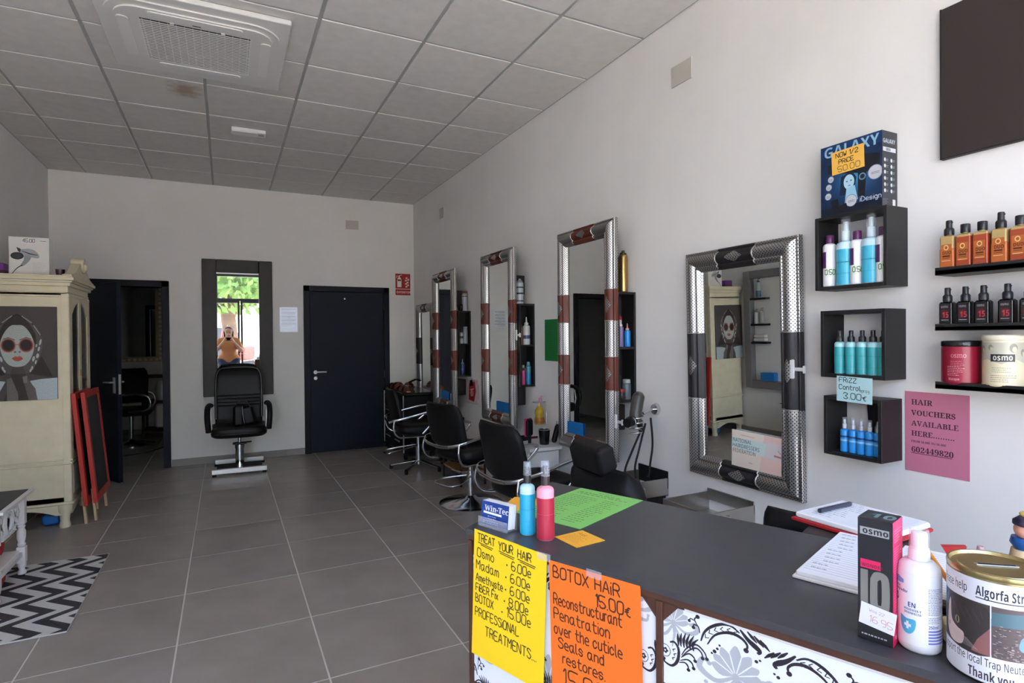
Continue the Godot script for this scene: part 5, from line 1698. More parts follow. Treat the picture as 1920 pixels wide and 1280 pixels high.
func build_product_wall() -> void:
	cube_shelf("largest black cube shelf, below the blue hairdryer box", 1.251, 1.535, 1.611, 1.903)
	cube_shelf("middle black cube shelf holding turquoise spray bottles", 1.258, 1.512, 1.264, 1.528)
	cube_shelf("smallest black cube shelf holding bright blue bottles", 1.272, 1.500, 0.957, 1.19)
	# bottles in the large cube
	var pc := Canvas.new(96, 64, rgb(224, 238, 214))
	pc.hand("0.50", 6, 48, 34, rgb(30, 46, 40), 5.0, GLYPHS, 0.9)
	var price := printed(pc)
	var dA := [1.497, 1.433, 1.384, 1.333, 1.286]
	for k in 5:
		if k % 2 == 0:
			var b := bottle("shampoo_bottle", "white bottle with a purple cap, %s in the largest cube shelf" % ["leftmost", "", "middle", "", "rightmost"][k], "white and purple bottles", W(2.185, 1.625, dA[k]), 0.025, 0.178, rgb(238, 238, 240), "cap", rgb(86, 28, 84), [])
			part(b, "purple_panel", MB.new().sector(Vector3.ZERO, 0.0257, -2.9, -1.5, 0.075, 0.14), matof(rgb(92, 38, 96)))
			part(b, "price_label", MB.new().sector(Vector3.ZERO, 0.0259, -1.75, -0.1, 0.04, 0.075), price)
		else:
			bottle("spray_bottle", "tall turquoise and white bottle, %s of two in the largest cube shelf" % ["", "left", "", "right"][k], "tall turquoise bottles", W(2.19, 1.625, dA[k]), 0.033, 0.178, rgb(196, 228, 240), "clear", rgb(210, 226, 234), [[0.02, 0.8, rgb(70, 184, 214), "liquid"], [0.50, 0.525, rgb(30, 84, 104)], [0.26, 0.275, rgb(36, 110, 130)]])
	for k in 5:
		bottle("spray_bottle", "turquoise spray bottle with a dark top, %s in the middle cube shelf" % ORD5[k], "turquoise bottles in the middle cube", W(2.19, 1.278, [1.459, 1.413, 1.369, 1.328, 1.289][k]), 0.0195, 0.13, rgb(172, 222, 226), "spray", rgb(38, 38, 42), [[0.02, 0.82, rgb(62, 172, 178), "liquid"], [0.545, 0.56, rgb(24, 96, 104)], [0.22, 0.232, rgb(28, 110, 116)]])
	for k in 5:
		bottle("small_spray_bottle", "small bright blue bottle, %s in the smallest cube shelf" % ORD5[k], "bright blue bottles in the smallest cube", W(2.19, 0.971, [1.44, 1.406, 1.374, 1.341, 1.309][k]), 0.0155, 0.092, rgb(46, 150, 224), "clear", rgb(206, 206, 208), [[0.62, 0.7, rgb(16, 62, 116)], [0.46, 0.54, rgb(150, 200, 232)]])
	# card stuck in the smallest cube
	var tg := thing("black_ribbon", "black ribbon hanging inside the smallest cube shelf", "ribbon", W(2.262, 1.05, 1.375), -PI / 2)
	part(tg, "ribbon", MB.new().extrude(PackedVector2Array([Vector2(-0.02, 0.12), Vector2(-0.014, 0.03), Vector2(-0.004, -0.06), Vector2(0.004, -0.06), Vector2(0.008, 0.02), Vector2(0.024, 0.05), Vector2(0.02, 0.12)]), 0.0, 0.003), M("black_leather"))
	# price note hanging between two cubes
	var fc := Canvas.new(280, 200, rgb(186, 222, 224))
	var ink := rgb(28, 34, 40)
	fc.hand("FRiZZ", 20, 46, 34, ink, 5, GLYPHS, 1.1)
	fc.hand("Control", 20, 104, 36, ink, 5, GLYPHS, 1.0)
	fc.hand("spray", 186, 112, 24, ink, 2.4, GLYPHS, 0.85)
	fc.hand("3.00$", 56, 176, 46, ink, 5.5, GLYPHS, 1.1)
	var fr := thing("price_note", "pale blue handwritten 3.00 price note between two cube shelves", "price note", W(2.143, 1.222, 1.372), -PI / 2)
	fr.rotation = Vector3(0.03, -PI / 2, -0.03)
	sheet(fr, "card", 0.138, 0.098, printed(fc), M("paper_mint"))
	galaxy_box()
	# floating shelves
	var sh := [["upper", 1.631, 1.657], ["middle", 1.444, 1.467], ["lowest", 1.248, 1.272]]
	for s in sh:
		var o := thing("floating_shelf", "%s long black floating shelf beside the cube shelves" % s[0], "shelf", W(XR, s[1], 0.0), 0.0, "black floating shelves")
		part(o, "board", MB.new().rbox(Vector3(-0.06, (s[2] - s[1]) / 2 - 0.004, -0.65), Vector3(0.12, s[2] - s[1] - 0.008, 0.90), 0.002), M("black_shelf"))
		part(o, "front_lip", MB.new().rbox(Vector3(-0.1175, (s[2] - s[1]) / 2, -0.65), Vector3(0.005, s[2] - s[1], 0.90), 0.001), M("black_shelf"))
	var am := mk("amber_glass", rgb(192, 100, 40), 0.12)
	am.clearcoat_enabled = true
	am.clearcoat = 0.6
	var gd := mk("gold_glass", rgb(186, 156, 98), 0.12)
	gd.clearcoat_enabled = true
	gd.clearcoat = 0.6
	var rd := mk("russet_glass", rgb(166, 68, 34), 0.12)
	rd.clearcoat_enabled = true
	rd.clearcoat = 0.6
	var lc := Canvas.new(64, 96, rgb(180, 96, 44))
	lc.ell(32, 18, 15, 15, rgb(226, 190, 120))
	lc.ell(32, 18, 9, 9, rgb(170, 84, 30))
	lc.word("DUO", 9, 56, 25, rgb(60, 34, 20), "Droid Sans", true)
	lc.rect(10, 62, 44, 8, rgb(70, 40, 24))
	lc.rect(10, 76, 44, 3, rgb(70, 40, 24))
	lc.rect(6, 90, 52, 3, rgb(236, 206, 140))
	var lab := printed(lc, 0.3)
	var yA := 1.6495
	var list := [1.08, 1.032, 0.984, 0.934, 0.884, 0.83, 0.776, 0.72, 0.662]
	for k in list.size():
		var spray := k == 0 or k == 3 or k == 6
		var lvl := 0.62 if spray else 0.9
		var b := bottle("oil_bottle", "amber oil bottle with a %s, %s on the upper shelf" % ["black sprayer" if spray else "black cap", ROW[k]], "amber oil bottles", W(2.205, yA, list[k]), 0.022, 0.122, "gold_glass", "spray" if spray else "cap", rgb(30, 28, 30), [[0.03, lvl, "amber_glass" if spray else "russet_glass", "liquid"]], 0.018, PI / 2)
		part(b, "label", label_quad(-0.0192, 0.016, 0.028, 0.086), lab)
	var dc := Canvas.new(64, 96, rgb(30, 26, 28))
	dc.word("osmo", 8, 22, 18, rgb(200, 196, 196))
	dc.rect(10, 34, 44, 40, rgb(84, 20, 28))
	dc.word("15", 14, 72, 40, rgb(190, 60, 70), "Droid Sans", true)
	dc.rect(8, 82, 48, 3, rgb(180, 176, 176))
	var dl := printed(dc, 0.35)
	var yB := 1.46
	list = [1.085, 1.032, 0.981, 0.917, 0.862, 0.805, 0.75, 0.695]
	for k in list.size():
		var b := bottle("black_spray_bottle", "black spray bottle with a red label, %s on the middle shelf" % ROW[k], "black spray bottles", W(2.205, yB, list[k]), 0.021, 0.086, "black_gloss", "spray", rgb(32, 31, 36), [], 0.017, PI / 2)
		part(b, "label", label_quad(-0.0176, 0.015, 0.012, 0.076), dl)
	# big jars
	var rc := Canvas.new(512, 256, rgb(150, 26, 52))
	rc.word("osmo", 150, 70, 50, rgb(210, 150, 160), "Droid Serif")
	rc.fine(150, 96, 110, 3, 14, rgb(206, 150, 160), 5, 3)
	rc.fine(120, 136, 150, 6, 13, rgb(220, 190, 196), 7, 3)
	rc.word("Masque", 130, 240, 26, rgb(226, 196, 200))
	var j1 := thing("hair_mask_jar", "large crimson jar with a black lid on the lowest floating shelf", "jar", W(2.205, 1.265, 1.045))
	part(j1, "body", MB.new().lathe(Vector3.ZERO, [Vector2(0, 0), Vector2(0.048, 0), Vector2(0.0525, 0.005), Vector2(0.054, 0.128), Vector2(0, 0.128)], 32), matof(rgb(150, 26, 52)))
	part(j1, "label", MB.new().sector(Vector3.ZERO, 0.0545, -2.6, 0.6, 0.008, 0.12, 24), printed(rc, 0.3))
	part(j1, "lid", MB.new().lathe(Vector3(0, 0.126, 0), [Vector2(0.0545, 0), Vector2(0.0555, 0.002), Vector2(0.0555, 0.016), Vector2(0.053, 0.019), Vector2(0, 0.019)], 32), M("black_gloss"))
	var oc := Canvas.new(512, 256, rgb(226, 214, 178))
	oc.poly([Vector2(0, 0), Vector2(512, 0), Vector2(512, 110), Vector2(420, 120), Vector2(330, 96), Vector2(240, 130), Vector2(120, 100), Vector2(0, 118)], rgb(190, 186, 166))
	for q in [[60, 40, 30], [150, 30, 22], [330, 34, 34], [420, 60, 26], [260, 92, 18], [480, 30, 20]]:
		oc.ell(q[0], q[1], q[2], q[2] * 0.8, rgb(140, 140, 128))
		oc.ell(q[0] + 8, q[1] + 8, q[2] * 0.6, q[2] * 0.5, rgb(206, 198, 172))
	oc.rect(150, 70, 190, 44, rgb(30, 30, 32))
	oc.word("osmo", 168, 106, 48, rgb(226, 222, 206), "Droid Sans", true, 1.25)
	oc.fine(160, 150, 190, 3, 12, rgb(110, 140, 120), 3, 3)
	oc.fine(150, 196, 210, 4, 12, rgb(120, 112, 90), 4, 3)
	var j2 := thing("conditioner_tub", "large cream tub on the lowest floating shelf", "jar", W(2.205, 1.265, 0.928))
	part(j2, "body", MB.new().lathe(Vector3.ZERO, [Vector2(0, 0), Vector2(0.047, 0), Vector2(0.051, 0.004), Vector2(0.053, 0.15), Vector2(0, 0.15)], 32), matof(rgb(228, 217, 184)))
	part(j2, "label", MB.new().sector(Vector3.ZERO, 0.0536, -2.7, 0.4, 0.006, 0.14, 24), printed(oc, 0.35))
	part(j2, "lid", MB.new().lathe(Vector3(0, 0.146, 0), [Vector2(0.054, 0), Vector2(0.0555, 0.002), Vector2(0.0555, 0.014), Vector2(0.052, 0.018), Vector2(0, 0.018)], 32), matof(rgb(226, 218, 194)))
	# pink voucher notice
	var kc := Canvas.new(420, 590, rgb(200, 120, 146))
	var k2 := rgb(58, 26, 44)
	kc.word("HAIR", 42, 96, 54, k2, "Droid Serif", true)
	kc.word("VOUCHERS", 42, 174, 52, rgb(36, 16, 28), "Droid Serif", true)
	kc.word("AVAILABLE", 42, 252, 52, k2, "Droid Serif", true)
	kc.word("HERE.........", 42, 326, 52, k2, "Droid Serif", true)
	kc.word("FROM 10.00E TO 50.00E", 42, 374, 20, k2, "Droid Serif", true)
	kc.word("602449820", 42, 446, 56, rgb(36, 16, 28), "Droid Serif", true)
	kc.rect(42, 452, 270, 4, k2)
	var pk := thing("voucher_notice", "pink HAIR VOUCHERS AVAILABLE HERE notice on the wall", "notice", W(XR - 0.002, 1.073, 1.157), -PI / 2)
	sheet(pk, "sheet", 0.208, 0.295, printed(kc), M("paper_pink"))
	# large dark panel high on the wall
	var bp := thing("dark_wall_panel", "large plain dark brown panel high on the wall above the shelves", "panel", W(XR, 2.045, 0.75), -PI / 2)
	part(bp, "board", MB.new().rbox(Vector3(0, 0.262, 0.01), Vector3(0.766, 0.523, 0.02), 0.002), M("panel_brown") if mats.has("panel_brown") else mk("panel_brown", rgb(52, 44, 42), 0.3))
	part(bp, "edge_trim", MB.new().rbox(Vector3(-0.381, 0.262, 0.0105), Vector3(0.006, 0.525, 0.021), 0.001).rbox(Vector3(0, 0.002, 0.0105), Vector3(0.766, 0.006, 0.021), 0.001), M("black_frame"))

# upright label on the face that looks along -z of a turned bottle
func label_quad(z: float, hw: float, y0: float, y1: float) -> MB:
	return MB.new().quad(Vector3(hw, y0, z), Vector3(-hw, y0, z), Vector3(-hw, y1, z), Vector3(hw, y1, z))

func galaxy_box() -> void:
	var c := Canvas.new(340, 400, rgb(16, 40, 74))
	for k in 14:
		var t := k / 13.0
		c.ell(190, 210, 190 * (1.0 - t) + 10, 170 * (1.0 - t) + 10, rgb(18, 46, 84).lerp(rgb(70, 160, 214), t * t))
	c.rect(0, 0, 340, 60, rgb(16, 56, 104))
	c.rect(0, 350, 340, 50, rgb(14, 26, 46))
	c.word("GALAXY", 18, 66, 78, rgb(150, 190, 214), "Droid Sans", true, 1.05)
	# the printed hairdryer
	c.poly([Vector2(40, 110), Vector2(250, 96), Vector2(330, 112), Vector2(332, 186), Vector2(250, 196), Vector2(44, 156)], rgb(20, 24, 34))
	c.poly([Vector2(214, 180), Vector2(262, 180), Vector2(250, 320), Vector2(214, 320)], rgb(24, 28, 40))
	c.ell(238, 214, 19, 19, rgb(120, 160, 180))
	c.ell(238, 214, 13, 13, rgb(30, 40, 54))
	# the printed model's head
	c.poly([Vector2(120, 190), Vector2(180, 170), Vector2(206, 210), Vector2(190, 300), Vector2(110, 290)], rgb(24, 40, 66))
	c.ell(164, 226, 30, 40, rgb(176, 214, 232))
	c.poly([Vector2(150, 258), Vector2(196, 250), Vector2(214, 330), Vector2(140, 336)], rgb(150, 200, 224))
	c.ell(153, 222, 5, 3, rgb(40, 60, 90))
	c.ell(176, 220, 5, 3, rgb(40, 60, 90))
	c.ell(166, 246, 8, 3, rgb(120, 120, 150))
	for q in [[60, 190, 16], [48, 232, 16], [44, 282, 17], [176, 330, 30], [306, 208, 36]]:
		c.ell(q[0], q[1], q[2] + 3, q[2] + 3, rgb(110, 130, 170))
		c.ell(q[0], q[1], q[2], q[2], rgb(196, 200, 206))
		c.rect(q[0] - q[2] * 0.6, q[1] - 2, q[2] * 1.2, 3, rgb(120, 130, 140))
		c.rect(q[0] - q[2] * 0.6, q[1] + 5, q[2] * 1.2, 3, rgb(120, 130, 140))
	c.poly([Vector2(60, 310), Vector2(100, 304), Vector2(112, 360), Vector2(64, 366)], rgb(16, 20, 30))
	c.poly([Vector2(112, 344), Vector2(150, 338), Vector2(156, 380), Vector2(114, 384)], rgb(16, 20, 30))
	c.hand("iDesign", 226, 346, 24, rgb(226, 230, 236), 3.0, GLYPHS, 1.1)
	var front := printed(c, 0.3)
	var s := Canvas.new(140, 400, rgb(40, 44, 54))
	s.word("GALAXY", 8, 62, 30, rgb(190, 200, 210), "Droid Sans", true)
	s.rect(8, 84, 118, 22, rgb(200, 204, 210))
	s.word("3800", 34, 102, 20, rgb(40, 44, 54), "Droid Sans", true)
	for r in 6:
		for q in 2:
			s.ell(26 + q * 60, 150 + r * 32, 9, 10, rgb(200, 204, 208))
			s.rect(40 + q * 60, 146 + r * 32, 16, 3, rgb(150, 156, 164))
			s.rect(40 + q * 60, 153 + r * 32, 12, 3, rgb(150, 156, 164))
	s.fine(8, 352, 50, 5, 8, rgb(150, 156, 164), 4, 2)
	s.rect(96, 352, 26, 36, rgb(214, 216, 218))
	var side := printed(s, 0.3)
	var o := thing("hairdryer_box", "blue printed hairdryer box on top of the largest cube shelf", "box", W(2.229, 1.903, 1.41), -PI / 2)
	var w := 0.243
	var h := 0.288
	var dp := 0.094
	part(o, "carton", MB.new().rbox(Vector3(0, h / 2, 0), Vector3(w, h, dp), 0.002), matof(rgb(26, 34, 50)))
	part(o, "front_print", MB.new().quad(Vector3(-w / 2, 0.001, dp / 2 + 0.0006), Vector3(w / 2, 0.001, dp / 2 + 0.0006), Vector3(w / 2, h - 0.001, dp / 2 + 0.0006), Vector3(-w / 2, h - 0.001, dp / 2 + 0.0006)), front)
	part(o, "side_print", MB.new().quad(Vector3(w / 2 + 0.0006, 0.001, dp / 2), Vector3(w / 2 + 0.0006, 0.001, -dp / 2), Vector3(w / 2 + 0.0006, h - 0.001, -dp / 2), Vector3(w / 2 + 0.0006, h - 0.001, dp / 2)), side)
	var n := Canvas.new(240, 170, rgb(246, 190, 84))
	var ink := rgb(40, 30, 20)
	n.hand("NOW 1/2", 34, 48, 32, ink, 5, GLYPHS, 1.0)
	n.hand("PRiCE", 54, 98, 30, ink, 5, GLYPHS, 1.0)
	n.hand("50.00", 46, 156, 40, ink, 3.4, GLYPHS, 1.1)
	var nt := thing("half_price_note", "orange NOW 1/2 PRICE 50.00 note on the blue hairdryer box", "price note", W(2.1795, 2.115, 1.418), -PI / 2)
	nt.rotation = Vector3(0, -PI / 2, 0.03)
	sheet(nt, "note", 0.13, 0.09, printed(n), M("paper_amber"))

# ---------------------------------------------------------------- reception counter

const CTURN := -1.18355

# a point on the counter: s along its front, n back from its front edge, y above the floor
func C(s: float, n: float, y := CTOP) -> Vector3:
	return Vector3(0.512 + 0.37765 * s + 0.92595 * n, y, -(1.27 - 0.92595 * s + 0.37765 * n))

func damask(seed_: int) -> Canvas:
	var c := Canvas.new(1000, 760, rgb(229, 233, 240), 1)
	var G := rgb(176, 180, 184)
	var K := rgb(34, 28, 38)
	for q in [[270, 190, 1.0], [740, 250, 1.05], [40, 60, 0.7], [470, 560, 1.1], [960, 620, 1.0], [30, 520, 1.0], [880, 20, 0.8]]:
		grey_flower(c, q[0], q[1], q[2], G)
	for q in [[0, 0, 1.0, 1], [420, 30, 1.0, -1], [640, 420, 1.0, 1], [190, 430, 1.0, -1], [-250, 330, 1.0, 1], [900, 60, 1.0, 1], [-200, 620, 1.0, -1]]:
		black_sprig(c, q[0] + (seed_ * 37) % 50, q[1], q[2], q[3], K)
	return c

func grey_flower(c: Canvas, x: float, y: float, k: float, col: Color) -> void:
	var o := Vector2(x, y)
	var bg := rgb(229, 233, 240)
	# leafy crown of pointed lobes
	for a in [-1.35, -0.95, -0.5, 0.0, 0.5, 0.95, 1.35]:
		var d := Vector2(sin(a), -cos(a))
		var s := Vector2(d.y, -d.x)
		var l := (118.0 - absf(a) * 22.0) * k
		c.poly(Canvas.smooth([o, o + d * l * 0.45 + s * 24 * k, o + d * l * 0.75 + s * 20 * k, o + d * l, o + d * l * 0.8 - s * 16 * k, o + d * l * 0.4 - s * 22 * k, o], 4), col)
	for a in [-1.15, -0.72, -0.25, 0.25, 0.72, 1.15]:
		var d := Vector2(sin(a), -cos(a))
		c.swash([o + d * 12 * k, o + d * 58 * k, o + d * 96 * k], 3 * k, 5 * k, 2, bg)
	for sg in [-1, 1]:
		c.swash([o + Vector2(sg * 10, 10) * k, o + Vector2(sg * 70, 44) * k, o + Vector2(sg * 128, 16) * k, o + Vector2(sg * 118, -24) * k, o + Vector2(sg * 94, -14) * k], 10 * k, 26 * k, 6, col, 9 * k)
		c.swash([o + Vector2(sg * 4, 20) * k, o + Vector2(sg * 44, 84) * k, o + Vector2(sg * 96, 92) * k, o + Vector2(sg * 106, 64) * k], 12 * k, 20 * k, 6, col, 8 * k)
	c.swash([o, o + Vector2(6, 70) * k, o + Vector2(-8, 150) * k], 26 * k, 16 * k, 4, col)

func black_sprig(c: Canvas, x: float, y: float, k: float, sg: int, col: Color) -> void:
	var P := func(px: float, py: float) -> Vector2:
		return Vector2(x + (px if sg > 0 else 330 - px) * k, y + py * k)
	# double arch with chevrons between
	c.swash([P.call(146, 100), P.call(158, 62), P.call(184, 30), P.call(222, 6), P.call(256, 2), P.call(284, 18)], 5, 12, 5, col)
	c.swash([P.call(170, 104), P.call(194, 62), P.call(226, 38), P.call(260, 28), P.call(292, 36), P.call(310, 56), P.call(306, 76)], 4, 13, 6, col, 9)
	for q in [[164, 78, 0.9], [178, 56, 0.7], [198, 38, 0.5], [220, 26, 0.25], [244, 20, 0.05], [268, 22, -0.2]]:
		var d := Vector2(cos(q[2]), -sin(q[2])) * 8.0
		var e := Vector2(-d.y, d.x)
		c.line([P.call(q[0], q[1]) + (d + e), P.call(q[0], q[1]) - d * 0.4, P.call(q[0], q[1]) + (d - e)], 3.0, col)
	# thick leaf leaving the arch
	c.swash([P.call(286, 4), P.call(314, 34), P.call(350, 60), P.call(344, 74)], 6, 20, 8, col)
	for q in [[330, 10], [352, 18], [372, 26]]:
		c.swash([P.call(q[0] - 20, q[1] - 8), P.call(q[0] - 4, q[1] + 8), P.call(q[0] + 12, q[1] + 24)], 4, 12, 3, col)
	# plume
	for q in [[60, 116, 56, 104], [70, 118, 72, 96], [82, 116, 88, 90], [94, 112, 104, 88], [106, 108, 120, 90], [118, 104, 136, 98]]:
		c.swash([P.call(q[0], 152), P.call(q[1] * 0.0 + q[0] - 2, 124), P.call(q[2], q[3])], 4, 11, 2, col)
	# fan of tendrils with round ends
	for q in [[[72, 186], [92, 150], [128, 122], [158, 140], [168, 164]], [[74, 190], [100, 156], [128, 136], [148, 148], [152, 168]], [[70, 196], [98, 170], [118, 176], [124, 190]], [[66, 210], [94, 196], [112, 204], [118, 222]], [[62, 220], [84, 212], [96, 222], [98, 236]]]:
		var pts := []
		for p in q:
			pts.append(P.call(p[0], p[1]))
		c.swash(pts, 3, 7, 4, col, 7)
	# curled scroll with the little flower
	c.swash([P.call(26, 150), P.call(44, 144), P.call(60, 168), P.call(56, 214), P.call(34, 244), P.call(6, 240), P.call(0, 226)], 6, 12, 5, col, 8)
	for k2 in 20:
		var a := TAU * k2 / 20.0
		var b := TAU * (k2 + 1) / 20.0
		c.line([P.call(6 + cos(a) * 21, 190 + sin(a) * 25), P.call(6 + cos(b) * 21, 190 + sin(b) * 25)], 2.4, col)
	for k2 in 5:
		var a := TAU * k2 / 5.0
		var q: Vector2 = P.call(6 + cos(a) * 8, 190 + sin(a) * 8)
		c.ell(q.x, q.y, 5, 5, col, 0, 12)
	for q in [[38, 176], [42, 194], [36, 212]]:
		c.swash([P.call(q[0] + 10, q[1] - 6), P.call(q[0], q[1]), P.call(q[0] + 4, q[1] + 8)], 2, 5, 1, col)
	# upper hooks and dots
	c.swash([P.call(142, 70), P.call(136, 46), P.call(120, 44), P.call(118, 56)], 3, 6, 4, col, 7)
	c.swash([P.call(134, 44), P.call(122, 22), P.call(134, 8)], 3, 5, 4, col, 8)
	c.swash([P.call(126, 28), P.call(108, 24), P.call(102, 34)], 3, 5, 3, col, 6)
	for q in [[196, 122, 7], [206, 108, 5], [186, 132, 4], [214, 92, 4], [340, 104, 6], [352, 96, 4]]:
		var e: Vector2 = P.call(q[0], q[1])
		c.ell(e.x, e.y, q[2], q[2], col, 0, 12)

func build_counter() -> void:
	var o := thing("reception_counter", "reception counter with black and white damask panels and a grey top", "counter", C(0, 0, 0), CTURN)
	var L := 1.5
	var dp := 0.474
	var top := MB.new()
	top.T = Transform3D(Basis(Vector3.RIGHT, -PI / 2), Vector3(0, CTOP - 0.012, 0))
	top.extrude(PackedVector2Array([Vector2(-0.004, -0.004), Vector2(L, -0.004), Vector2(L, dp), Vector2(-0.11, dp)]), 0.0, 0.012)
	part(o, "worktop", top, M("counter_top"))
	var br := M("brown_wood")
	part(o, "top_board", MB.new().rbox(Vector3(L / 2, CTOP - 0.019, -dp / 2), Vector3(L, 0.014, dp), 0.002), br)
	for k in 4:
		var x := [0.006, 0.495, 0.99, L - 0.006][k] as float
		part(o, "upright", MB.new().rbox(Vector3(x, (CTOP - 0.026) / 2, -dp / 2), Vector3(0.013, CTOP - 0.026, dp), 0.0015), br)
	for y in [0.255, 0.61]:
		part(o, "shelf_rail", MB.new().rbox(Vector3(L / 2, y, -dp / 2), Vector3(L - 0.02, 0.013, dp - 0.004), 0.0015), br)
	part(o, "plinth", MB.new().rbox(Vector3(L / 2, 0.03, -dp / 2), Vector3(L - 0.02, 0.06, dp - 0.03), 0.002), br)
	var dm := [printed(damask(0), 0.45), printed(damask(1), 0.45)]
	for k in 3:
		var x0 := [0.013, 0.502, 0.997][k] as float
		var x1 := [0.488, 0.983, L - 0.013][k] as float
		for r in 3:
			var y0 := [0.617, 0.262, 0.062][r] as float
			var y1 := [CTOP - 0.027, 0.603, 0.248][r] as float
			var pn := part(o, "damask_board", MB.new().rbox(Vector3((x0 + x1) / 2, (y0 + y1) / 2, -0.012), Vector3(x1 - x0, y1 - y0, 0.012), 0.001), M("white_gloss"))
			var v1 := clampf((y1 - y0) / 0.36, 0.3, 1.0)
			# the wallpaper stops short of the upper corners
			var cut := 0.035
			var poly := PackedVector2Array([Vector2(x0, y0), Vector2(x1, y0), Vector2(x1, y1 - cut), Vector2(x1 - cut * 0.8, y1 - 0.004), Vector2(x0 + cut * 0.8, y1 - 0.004), Vector2(x0, y1 - cut)])
			var pm := MB.new()
			pm.T = Transform3D(Basis.IDENTITY, Vector3(0, 0, -0.0055))
			pm.extrude(poly, -0.0003, 0.0003)
			part(pn, "wallpaper", pm, dm[(k + r + 1) % 2])
			for gx in [x0 + 0.02, x1 - 0.02]:
				part(pn, "corner_gusset", MB.new().box(Vector3(gx, y1 - 0.02, -0.0057), Vector3(0.04, 0.04, 0.0006)), br)
	# desk on the staff side
	var dk := thing("staff_ledge", "narrow dark ledge on the staff side of the counter", "ledge", C(0, 0, 0), CTURN)
	part(dk, "desktop", MB.new().rbox(Vector3(0.71, CTOP - 0.016, -0.60), Vector3(0.2, 0.03, 0.25), 0.004), M("dark_wood"))
	for x in [0.63, 0.79]:
		part(dk, "leg_panel", MB.new().rbox(Vector3(x, 0.4745, -0.60), Vector3(0.03, 0.949, 0.23), 0.003), M("dark_wood"))
	# handwritten posters on its front
	var c := Canvas.new(430, 590, rgb(252, 212, 22))
	var ink := rgb(50, 44, 24)
	c.hand("TREAT", 24, 48, 34, ink, 5, GLYPHS, 0.72)
	c.hand("YOUR", 156, 52, 34, ink, 5, GLYPHS, 0.72)
	c.hand("HAIR", 270, 56, 34, ink, 5.0, GLYPHS, 0.8)
	for q in [[26, 56, 120], [44, 64, 114], [158, 60, 250], [166, 68, 246], [270, 64, 370], [284, 72, 366]]:
		c.line([Vector2(q[0], q[1]), Vector2(q[2], q[1] + 6)], 4, ink)
	c.hand("Osmo", 22, 122, 40, ink, 4.6, GLYPHS, 0.85)
	c.hand("Madam", 18, 180, 40, ink, 4.6, GLYPHS, 0.85)
	c.hand("Amethyste", 18, 236, 34, ink, 4.6, GLYPHS, 0.72)
	c.hand("FiBER Fix", 18, 284, 32, ink, 4.6, GLYPHS, 0.72)
	c.hand("BOTOX", 18, 336, 36, ink, 4.6, GLYPHS, 0.72)
	for q in [["6.00e", 124, 236], ["6.00e", 180, 232], ["6.00e", 236, 232], ["8.00e", 290, 226]]:
		c.hand(q[0], q[2], q[1], 38, ink, 4.6, GLYPHS, 0.82)
		c.ell(q[2] - 28, q[1] - 14, 4, 4, ink)
	c.hand("15.00e", 216, 340, 42, ink, 4.6, GLYPHS, 0.82)
	c.ell(186, 330, 4, 4, ink)
	c.hand("PROFESSiONAL", 18, 402, 38, ink, 4.6, GLYPHS, 0.7)
	c.hand("TREATMENTS....", 86, 474, 40, ink, 4.8, GLYPHS, 0.76)
	var yp := thing("treatment_price_poster", "yellow handwritten TREAT YOUR HAIR price poster on the counter front", "poster", C(0.128, -0.004, 0.833), CTURN)
	yp.rotation.z = -0.045
	sheet(yp, "sheet", 0.215, 0.297, printed(c), M("paper_yellow"))
	c = Canvas.new(430, 590, rgb(255, 118, 28))
	ink = rgb(74, 32, 16)
	c.hand("BOTOX HAiR", 22, 64, 44, ink, 6, GLYPHS, 0.92)
	c.hand("15.00$", 232, 128, 46, ink, 6, GLYPHS, 0.84)
	c.hand("Reconstructurant", 20, 176, 42, ink, 5.4, GLYPHS, 0.66)
	c.hand("Penatration", 20, 236, 42, ink, 5.4, GLYPHS, 0.82)
	c.hand("over the cuticle", 20, 296, 42, ink, 5.4, GLYPHS, 0.74)
	c.hand("Seals and", 40, 350, 40, ink, 5.4, GLYPHS, 0.86)
	c.hand("restores.", 60, 408, 40, ink, 5.4, GLYPHS, 0.9)
	c.hand("15.00$", 64, 500, 70, ink, 6, GLYPHS, 0.9)
	var op := thing("botox_price_poster", "orange handwritten BOTOX HAIR price poster on the counter front", "poster", C(0.357, -0.004, 0.822), CTURN)
	op.rotation.z = 0.02
	sheet(op, "sheet", 0.213, 0.297, printed(c), M("paper_orange"))
	for k in 2:
		var tp := thing("clear_tape", ["clear tape at the top corner of the yellow poster", "clear tape at the top of the orange poster"][k], "tape", C([0.235, 0.36][k], -0.0062, [0.972, 0.968][k]), CTURN, "tape strips on the posters")
		part(tp, "strip", MB.new().box(Vector3.ZERO, Vector3(0.035, 0.016, 0.0004)), M("clear_plastic"))

func flat_sheet(called: String, label: String, cat: String, s: float, n: float, turn: float, w: float, h: float, m: Material, back: Material, lift := 0.0012) -> Node3D:
	var o := thing(called, label, cat, C(s, n, CTOP + lift), CTURN + turn)
	o.basis = Basis(Vector3.UP, CTURN + turn) * Basis(Vector3.RIGHT, -PI / 2)
	sheet(o, "sheet", w, h, m, back)
	return o

